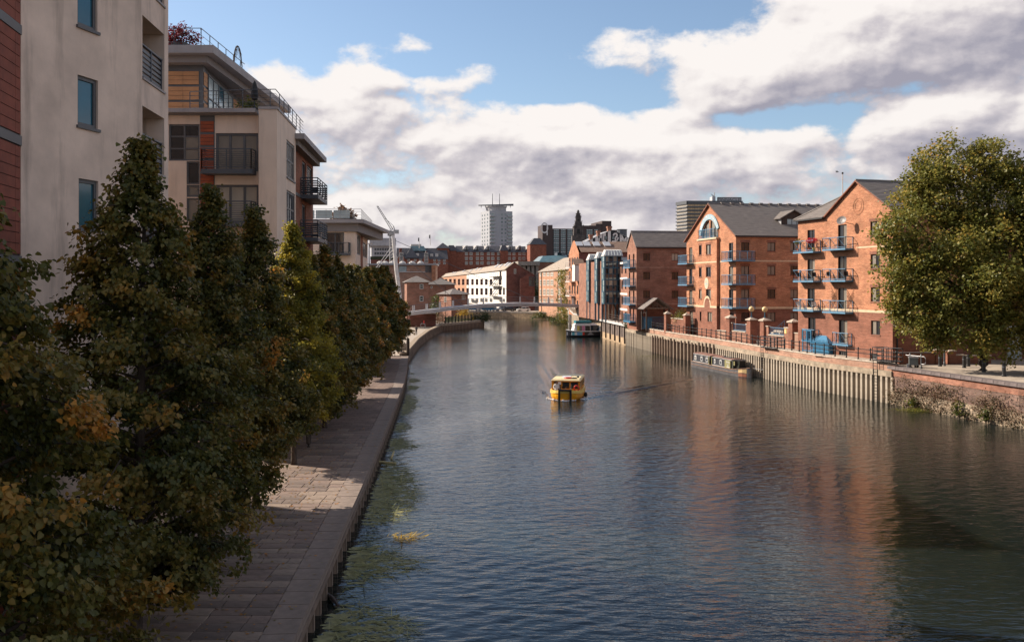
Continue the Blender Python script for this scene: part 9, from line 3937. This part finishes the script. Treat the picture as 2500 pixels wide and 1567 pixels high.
# pushing frame on the bow
b = MB()
for y_ in (-.42, .62):
 b.box(3.62, 3.80, y_ - .085, y_ + .085, -.1, 1.22)
yB('bow_fender', b, black_rub)
b = MB()
b.box(3.56, 3.74, -.5, .7, 1.222, 1.42)
for y_ in (-.42, .1, .62):
 b.tube([(3.6, y_, 1.42), (2.6, y_ * .8, 1.5), (CX + .05, y_ * .7, 1.55)], .025, 4)
yB('bow_bar', b, black_rub)
b = MB()
for y_ in (-.42, .62):
 b.tube([(3.3, y_, 1.2), (3.3, y_, 2.05)], .025, 5)
yB('rail_stanchion', b, galv)
b = MB()
b.sphere((-.2, 1.66, .25), .24, 8, 7, sq=(1, .7, 1.45))
b.tube([(-.2, 1.6, .5), (-.2, 1.52, 1.05)], .02, 4)
yB('side_fender', b, black_rub)
b = MB()
vs_, fs = text_mesh('YW 02', .22, .005)
for s in (-1,):
 i0 = len(b.v)
 for x, y, z in vs_:
  xx = 2.55 - x * s * -.9
  b.v.append((2.62 + x * .82, -1.235 + x * .40, 1.0 + y))
 for f in fs:
  b.f.append(tuple(i0 + k for k in f))
  b.m.append(0)
yB('registration_number', b, olive)
Yb.scale = (1, 1, .74)
dm = Matrix.Rotation(yaw, 4, 'Z')
def on_boat(x, y, z):
 return tuple(yb_loc + dm @ Vector((x, y, z)))
person(on_boat(2.05, -.86, .30), yaw - R(90), 'person in a white shirt sitting at the open doorway of the water taxi', 'sit', cloth_w, cloth_b)
rb_ = MB()
ring_(rb_, (0, 0, 0), .22, .07, 'x')
o = rb_.build('lifebuoy', red_paint)
o.location = on_boat(2.35, 1.02, 1.05)
o.rotation_euler = (0, 0, yaw)
tag(o, 'red and white lifebuoy leaning at the front corner of the water taxi cabin', 'lifebuoy')
# bow foam and wake streaks
b = MB()
gg = random.Random(9)
def splash(x, y, r_, n=9):
 pts = [(x + r_ * math.cos(t) * gg.uniform(.5, 1.2), y + r_ * 1.4 * math.sin(t) * gg.uniform(.5, 1.2), .012 + gg.random() * .02) for t in np.linspace(0, 2 * math.pi, n)[:-1]]
 c = (x, y, .05 + gg.random() * .12)
 for k in range(len(pts)):
  b.face([pts[k], pts[(k + 1) % len(pts)], c])
for k in range(60):
 y_ = gg.gauss(.1, .75)
 x_ = 3.55 - abs(y_) * .8 + gg.uniform(-.1, .35)
 splash(x_, y_, gg.uniform(.04, .16))
for s in (-1, 1):
 for k in range(34):
  d_ = gg.random() ** 1.3
  splash(2.4 - d_ * 7, s * (1.45 + d_ * 1.6) + gg.gauss(0, .12), gg.uniform(.03, .10) * (1 - .4 * d_))
o = b.build('foam', foam_m, None)
o.location = yb_loc
o.rotation_euler = (0, 0, yaw)
tag(o, 'white foam around the bow of the moving water taxi', 'foam', kind='stuff')
# ---- narrowboat
S_, B_ = Vector((23.75, 121.6, 0)), Vector((27.0, 106.2, 0))
nb_dir = (B_ - S_).normalized()
nyaw = math.atan2(nb_dir.y, nb_dir.x)
Nb = thing('narrowboat', tuple(S_), 'long black narrowboat with red roof moored along the piled wall', 'boat', None, nyaw)
NL = (B_ - S_).length
def nB(name, mb, mat, par=None):
 return mb.build(name, mat, par or Nb, local=True)
hw = 1.04
def hull_ring(x, w, zg):
 return [(x, -w, zg), (x, -w, .35), (x, -w * .96, -.3), (x, w * .96, -.3), (x, w, .35), (x, w, zg)]
secs = [hull_ring(0, .45, .8), hull_ring(.35, .8, .78), hull_ring(1.1, hw, .74), hull_ring(NL - 3.2, hw, .74), hull_ring(NL - 1.9, hw * .93, .82), hull_ring(NL - .9, hw * .68, .95), hull_ring(NL - .25, hw * .28, 1.08), hull_ring(NL, .04, 1.12)]
b = MB()
loft(b, secs)
nB('hull', b, navy_side)
b = MB()
for s in (-1, 1):
 for z, r_ in ((.74, .045), (.38, .04)):
  pts = [(x, s * (w + .01), z + (zg - .74) * (1 if z > .5 else .5)) for x, w, zg in ((.35, .8, .78), (1.1, hw, .74), (NL - 3.2, hw, .74), (NL - 1.9, hw * .93, .82), (NL - .9, hw * .68, .95), (NL - .1, .12, 1.1))]
  b.tube(pts, r_, 5)
nB('rubbing_strake', b, rust)
b = MB()
b.face([(.2, -.5, .76), (1.1, -hw + .03, .745), (NL - 3, -hw + .03, .745), (NL - 1, -.6, .9), (NL - .2, 0, 1.02), (NL - 1, .6, .9), (NL - 3, hw - .03, .745), (1.1, hw - .03, .745), (.2, .5, .76)])
nB('deck', b, navy)
# cabin in two lengths with a hatch between
cz0, cz1, ci = .752, 1.78, .84
x_a, x_b, x_c, x_d = 1.2, 6.35, 7.0, NL - 3.35
for (x0, x1) in ((x_a, x_b), (x_c, x_d)):
 b = MB()
 b.hexa([(x0, -hw + .09, cz0), (x1, -hw + .09, cz0), (x1, hw - .09, cz0), (x0, hw - .09, cz0), (x0, -ci, cz1), (x1, -ci, cz1), (x1, ci, cz1), (x0, ci, cz1)])
 nB('cabin_side', b, navy)
 b = MB()
 b.hexa([(x0 - .04, -ci - .06, cz1 + .002), (x1 + .04, -ci - .06, cz1 + .002), (x1 + .04, ci + .06, cz1 + .002), (x0 - .04, ci + .06, cz1 + .002), (x0 - .04, -ci * .5, cz1 + .11), (x1 + .04, -ci * .5, cz1 + .11), (x1 + .04, ci * .5, cz1 + .11), (x0 - .04, ci * .5, cz1 + .11)])
 nB('cabin_roof', b, boat_red)
 b = MB()
 for z, yy in ((cz0 + .06, hw - .085), (cz1 - .05, ci + .012)):
  for s in (-1, 1):
   b.box(x0, x1, s * yy - .012, s * yy + .012, z - .018, z + .018)
 nB('white_line', b, boat_white)
b = MB()
b.box(x_b + .01, x_c - .01, -.7, .7, cz0, 1.15)
nB('hatch_well', b, plain('hatch_wood', (.34, .13, .03), .6))
for x in (x_b - .16, x_c + .02):
 b = MB()
 b.box(x, x + .14, -hw + .05, -hw + .085, cz0, cz1 - .02)
 nB('hatch_door', b, olive)
for x, w_ in ((1.75, .62), (3.65, .62), (5.25, .62), (7.75, .36), (9.3, .62)):
 b = MB()
 zc2, hh_ = 1.28, .27
 y0 = -(hw - .09 - (hw - .09 - ci) * .5) - .012
 for (xa, xb, za, zb_) in ((x, x + w_, zc2 - hh_, zc2 - hh_ + .06), (x, x + w_, zc2 + hh_ - .06, zc2 + hh_), (x, x + .06, zc2 - hh_, zc2 + hh_), (x + w_ - .06, x + w_, zc2 - hh_, zc2 + hh_), (x, x + w_, zc2 + .08, zc2 + .12)):
  b.box(xa, xb, y0 - .05, y0 + .06, za, zb_)
 wn = nB('window', b, boat_white)
 b = MB()
 b.box(x + .06, x + w_ - .06, y0 - .02, y0 + .05, zc2 - hh_ + .06, zc2 + hh_ - .06)
 nB('pane', b, glass_c if x < 3 or w_ < .4 else glass_boat, wn)
b = MB()
b.box(x_d - 1.55, x_d - .03, -hw + .03, -hw + .075, cz0 + .02, cz1 - .1)
sp_ = nB('name_panel', b, olive)
sp_['label'] = 'olive panel with white lettering near the bow'
b = MB()
for txt, sz, zz in (('BLACK', .30, 1.36), ('BAT', .26, 1.02)):
 vs_, fs = text_mesh(txt, sz, .004)
 i0 = len(b.v)
 for x, y, z in vs_:
  b.v.append((x_d - .62 + x, -hw + .025 - z, zz + y))
 for f in fs:
  b.f.append(tuple(i0 + k for k in f))
  b.m.append(0)
b.box(x_d - 1.0, x_d - .2, -hw + .022, -hw + .029, .86, .92)
nB('lettering', b, boat_white, sp_)
b = MB()
b.box(x_d - 3.4, x_d - .9, -.5, .5, cz1 + .115, cz1 + .16)
nB('solar_panel', b, glass_t)
b = MB()
b.lathe((3.2, .2, cz1 + .1), [(.07, 0), (.07, .35), (.1, .37), (.1, .42)], 8)
b.lathe((9.4, -.3, cz1 + .1), [(.12, 0), (.14, .12), (.04, .2)], 8)
nB('chimney', b, black_iron)
# covered bow: posts, board and drapes
b = MB()
b.hexa([(x_d + .05, -ci, cz1 - .02), (x_d + 1.25, -.5, cz1 - .05), (x_d + 1.25, .5, cz1 - .05), (x_d + .05, ci, cz1 - .02), (x_d + .05, -ci, cz1 + .04), (x_d + 1.25, -.5, cz1 + .0), (x_d + 1.25, .5, cz1 + .0), (x_d + .05, ci, cz1 + .04)])
nB('bow_canopy', b, navy)
b = MB()
b.box(x_d + .25, x_d + .6, -hw + .1, -hw + .16, cz0, cz1 - .05)
b.hexa([(x_d + 1.1, -.75, cz0 + .06), (x_d + 1.35, -.6, cz0 + .06), (x_d + 1.35, -.5, cz0 + .06), (x_d + 1.1, -.65, cz0 + .06), (x_d + 1.1, -.6, cz1 - .1), (x_d + 1.3, -.45, cz1 - .1), (x_d + 1.3, -.4, cz1 - .1), (x_d + 1.1, -.5, cz1 - .1)])
nB('canvas_drape', b, plain('dark_green_canvas', (.03, .032, .02), .9, var=.3))
b = MB()
b.box(x_d + .68, x_d + .95, -hw + .12, -hw + .16, cz0 + .45, cz1 - .1)
nB('bow_panel', b, olive)
b = MB()
pts = []
for s in (-1,):
 for x, w, zg in ((NL - 1.5, hw * .86, .86), (NL - .9, hw * .68, .93), (NL - .4, hw * .38, 1.03)):
  pts.append((x, -w - .015, zg))
for (p0_, p1_) in zip(pts, pts[1:]):
 b.face([(p0_[0], p0_[1], .46), (p1_[0], p1_[1], .46), (p1_[0], p1_[1], p1_[2] - .06), (p0_[0], p0_[1], p0_[2] - .06)])
nB('bow_flash', b, plain('bow_cream', (.55, .38, .17), .6, var=.2))
b = MB()
for (p0_, p1_) in zip(pts, pts[1:]):
 b.face([(p0_[0], p0_[1] + .0, .05), (p1_[0], p1_[1] + .0, .05), (p1_[0], p1_[1], .40), (p0_[0], p0_[1], .40)])
nB('bow_red_band', b, plain('bow_red', (.26, .085, .04), .6, var=.2))
b = MB()
b.tube([(NL - .3, .2, 1.08), (NL + .6, 1.0, .95), (NL + 1.0, 1.25, 1.5)], .02, 4)
o = nB('mooring_rope', b, boat_white)
# ---- white trip boat by the brown wall
tb_loc = at(1424, 820, 190)
tb_loc.z = 0
tyaw = R(180 + 14)
Tb = thing('trip_boat', (14.3, 190.2, 0), 'white trip boat with teal canopy and multicoloured bow moored by the brown wall', 'boat', None, tyaw)
def tB(name, mb, mat, par=None):
 return mb.build(name, mat, par or Tb, local=True)
TL = 6.9
def ring2(x, w, zg, zk=-.3):
 return [(x, -w, zg), (x, -w * .98, .3), (x, -w * .7, zk), (x, w * .7, zk), (x, w * .98, .3), (x, w, zg)]
secs = [ring2(-3.6, 1.0, 1.15), ring2(-3.0, 1.2, 1.1), ring2(1.0, 1.3, 1.1), ring2(2.2, 1.1, 1.2), ring2(3.0, .7, 1.32), ring2(3.5, .15, 1.45)]
b = MB()
loft(b, secs)
tB('hull', b, navy)
# coloured bow panels on the side towards the camera (local +y after the half turn)
cols = [(3.45, 2.6, boat_white), (2.6, 2.1, aqua_p), (2.1, 1.6, boat_white), (1.6, 1.1, blue_p), (1.1, .5, aqua_p), (.5, 0.05, red_paint)]
def wy(x):
 pts = ((-3.6, 1.0), (-3.0, 1.2), (1.0, 1.3), (2.2, 1.1), (3.0, .7), (3.5, .15))
 for (a, wa_), (c, wc_) in zip(pts, pts[1:]):
  if a <= x <= c:
   return wa_ + (wc_ - wa_) * (x - a) / (c - a)
 return .1
for (xa, xb, mt) in cols:
 b = MB()
 for s in (1, -1):
  q = [(xa, s * (wy(xa) + .03), .38), (xb, s * (wy(xb) + .03), .38), (xb, s * (wy(xb) + .03), 1.0), (xa, s * (wy(xa) + .03), 1.0)]
  b.face(q)
 tB('hull_panel', b, mt)
b = MB()
b.tube([(x, wy(x) + .02, z) for x, z in ((3.48, 1.46), (3.0, 1.34), (2.2, 1.22), (1.0, 1.12), (-3.0, 1.12), (-3.55, 1.16))], .09, 6)
b.tube([(x, -wy(x) - .02, z) for x, z in ((3.48, 1.46), (3.0, 1.34), (2.2, 1.22), (1.0, 1.12), (-3.0, 1.12), (-3.55, 1.16))], .09, 6)
tB('gunwale', b, boat_white)
b = MB()
b.face([(-3.5, -.95, 1.0), (2.2, -1.0, 1.0), (3.3, 0, 1.2), (2.2, 1.0, 1.0), (-3.5, .95, 1.0)])
tB('deck', b, navy)
b = MB()
b.hexa([(-1.3, -1.0, 1.0), (2.3, -.85, 1.05), (2.3, .85, 1.05), (-1.3, 1.0, 1.0), (-1.3, -.9, 2.35), (1.9, -.75, 2.35), (1.9, .75, 2.35), (-1.3, .9, 2.35)])
tB('cabin', b, boat_white)
b = MB()
b.hexa([(-2.9, -1.0, 2.352), (2.1, -.85, 2.352), (2.1, .85, 2.352), (-2.9, 1.0, 2.352), (-2.4, -.6, 2.7), (1.6, -.5, 2.75), (1.6, .5, 2.75), (-2.4, .6, 2.7)])
tB('cabin_roof', b, boat_white)
b = MB()
b.box(-1.6, 1.7, -.72, .72, 2.78, 3.25)
tB('canopy', b, teal_paint)
for k, (xa, xb, mt) in enumerate(((-.1, .45, pink_p), (.5, 1.0, glass_c), (1.05, 1.5, yellow_p), (1.55, 2.0, boat_white), (-1.2, -.2, glass))):
 b = MB()
 for s in (1,):
  b.hexa([(xa, .9, 1.25), (xb, .9, 1.25), (xb, 1.0, 1.25), (xa, 1.02, 1.25), (xa, .82, 2.25), (xb, .82, 2.25), (xb, .93, 2.25), (xa, .94, 2.25)])
 tB('side_panel', b, mt)
b = MB()
b.box(-3.2, -1.35, -.95, .95, 1.02, 2.3)
tB('rear_shelter', b, glass_t)
b = MB()
b.box(-3.7, -3.1, .5, 1.3, 1.3, 2.2)
tB('stern_board', b, boat_white)
b = MB()
b.tube([(-.6, 1.36, .45), (-1.2, 1.36, .95), (-1.8, 1.36, .45)], .06, 4)
b.face([(-.6, 1.355, .45), (-1.2, 1.355, .95), (-1.8, 1.355, .45)])
tB('grey_emblem', b, lead)
# ------------------------------------------------------------------ people and small things on the left bank
q = on(1016.5, 817.5, 1.12)
person((q.x, q.y, 1.125), R(150), 'person in dark clothes standing on the riverside path past the last tree', 'stand', cloth_k, cloth_k)
q = on(979, 868, 1.1)
person((q.x, q.y, 1.1), R(-80), 'person in a dark jacket and jeans sitting on a bench at the quay end', 'sit', cloth_k, cloth_b)
bn = thing('bench', (q.x, q.y, 1.1), 'low pale bench under the seated person at the quay end', 'bench', None, R(-80))
b = MB()
b.box(-.8, .8, -.22, .16, .33, .39)
b.build('seat', timber, bn, local=True)
for x in (-.6, .6):
 b = MB()
 b.box(x - .06, x + .06, -.18, .12, 0, .33)
 b.build('leg', stone_g, bn, local=True)
q = on(996, 868, 1.1)
mp = thing('mooring_post', tuple(q), 'thick dark timber post on the quay edge at the end of the trees', 'post')
b = MB()
b.lathe(tuple(q), [(.21, 0), (.21, 2.2), (.15, 2.32), (.02, 2.36)], 10)
b.build('shaft', timber_d, mp)
b = MB()
b.lathe((q.x, q.y, q.z + 1.7), [(.225, 0), (.225, .14)], 10)
b.build('iron_band', black_iron, mp)
q = on(1027, 803, 1.12)
hb = thing('hoop_barrier', (q.x, q.y, 1.12), 'pale steel hoop barrier across the riverside path', 'barrier')
b = MB()
b.tube([(q.x, q.y, 1.1), (q.x, q.y, 2.0), (q.x + .15, q.y, 2.25), (q.x + .8, q.y, 2.25), (q.x + .95, q.y, 2.0), (q.x + .95, q.y, 1.1)], .05, 6)
b.build('hoop', galv, hb)
b = MB()
b.tube([(q.x, q.y, 1.6), (q.x + .95, q.y, 1.6)], .04, 6)
b.build('crossbar', galv, hb)
q = on(1037, 802, 1.12)
rp_ = thing('lifebelt_post', (q.x, q.y, 1.12), 'dark post with a red lifebelt sign beside the hoop barrier', 'post')
b = MB()
b.tube([(q.x, q.y, 1.1), (q.x, q.y, 2.8)], .06, 6)
b.build('post', black_iron, rp_)
b = MB()
b.box(q.x - .3, q.x - .05, q.y - .12, q.y - .04, 2.2, 2.85)
b.build('sign_board', red_paint, rp_)
for k, (px_, py_) in enumerate(((1087, 790), (1110, 768))):
 q0, q1 = at(px_, py_, 216), at(px_ - .5, 700 if k == 0 else 755, 216)
 if k == 0:
  t = thing('lamp_column', tuple(q0), 'tall dark lamp column on the wharf before the brick cottage', 'lamp column')
  b = MB()
  b.lathe((q0.x, q0.y, 1.7), [(.12, 0), (.12, .6), (.07, .7), (.05, q1.z - 1.7)], 8)
  b.build('pole', timber_d, t)
  b = MB()
  b.box(q0.x - .6, q0.x + .1, q0.y - .1, q0.y + .1, q1.z - .02, q1.z + .1)
  b.build('lantern', grey_steel, t)
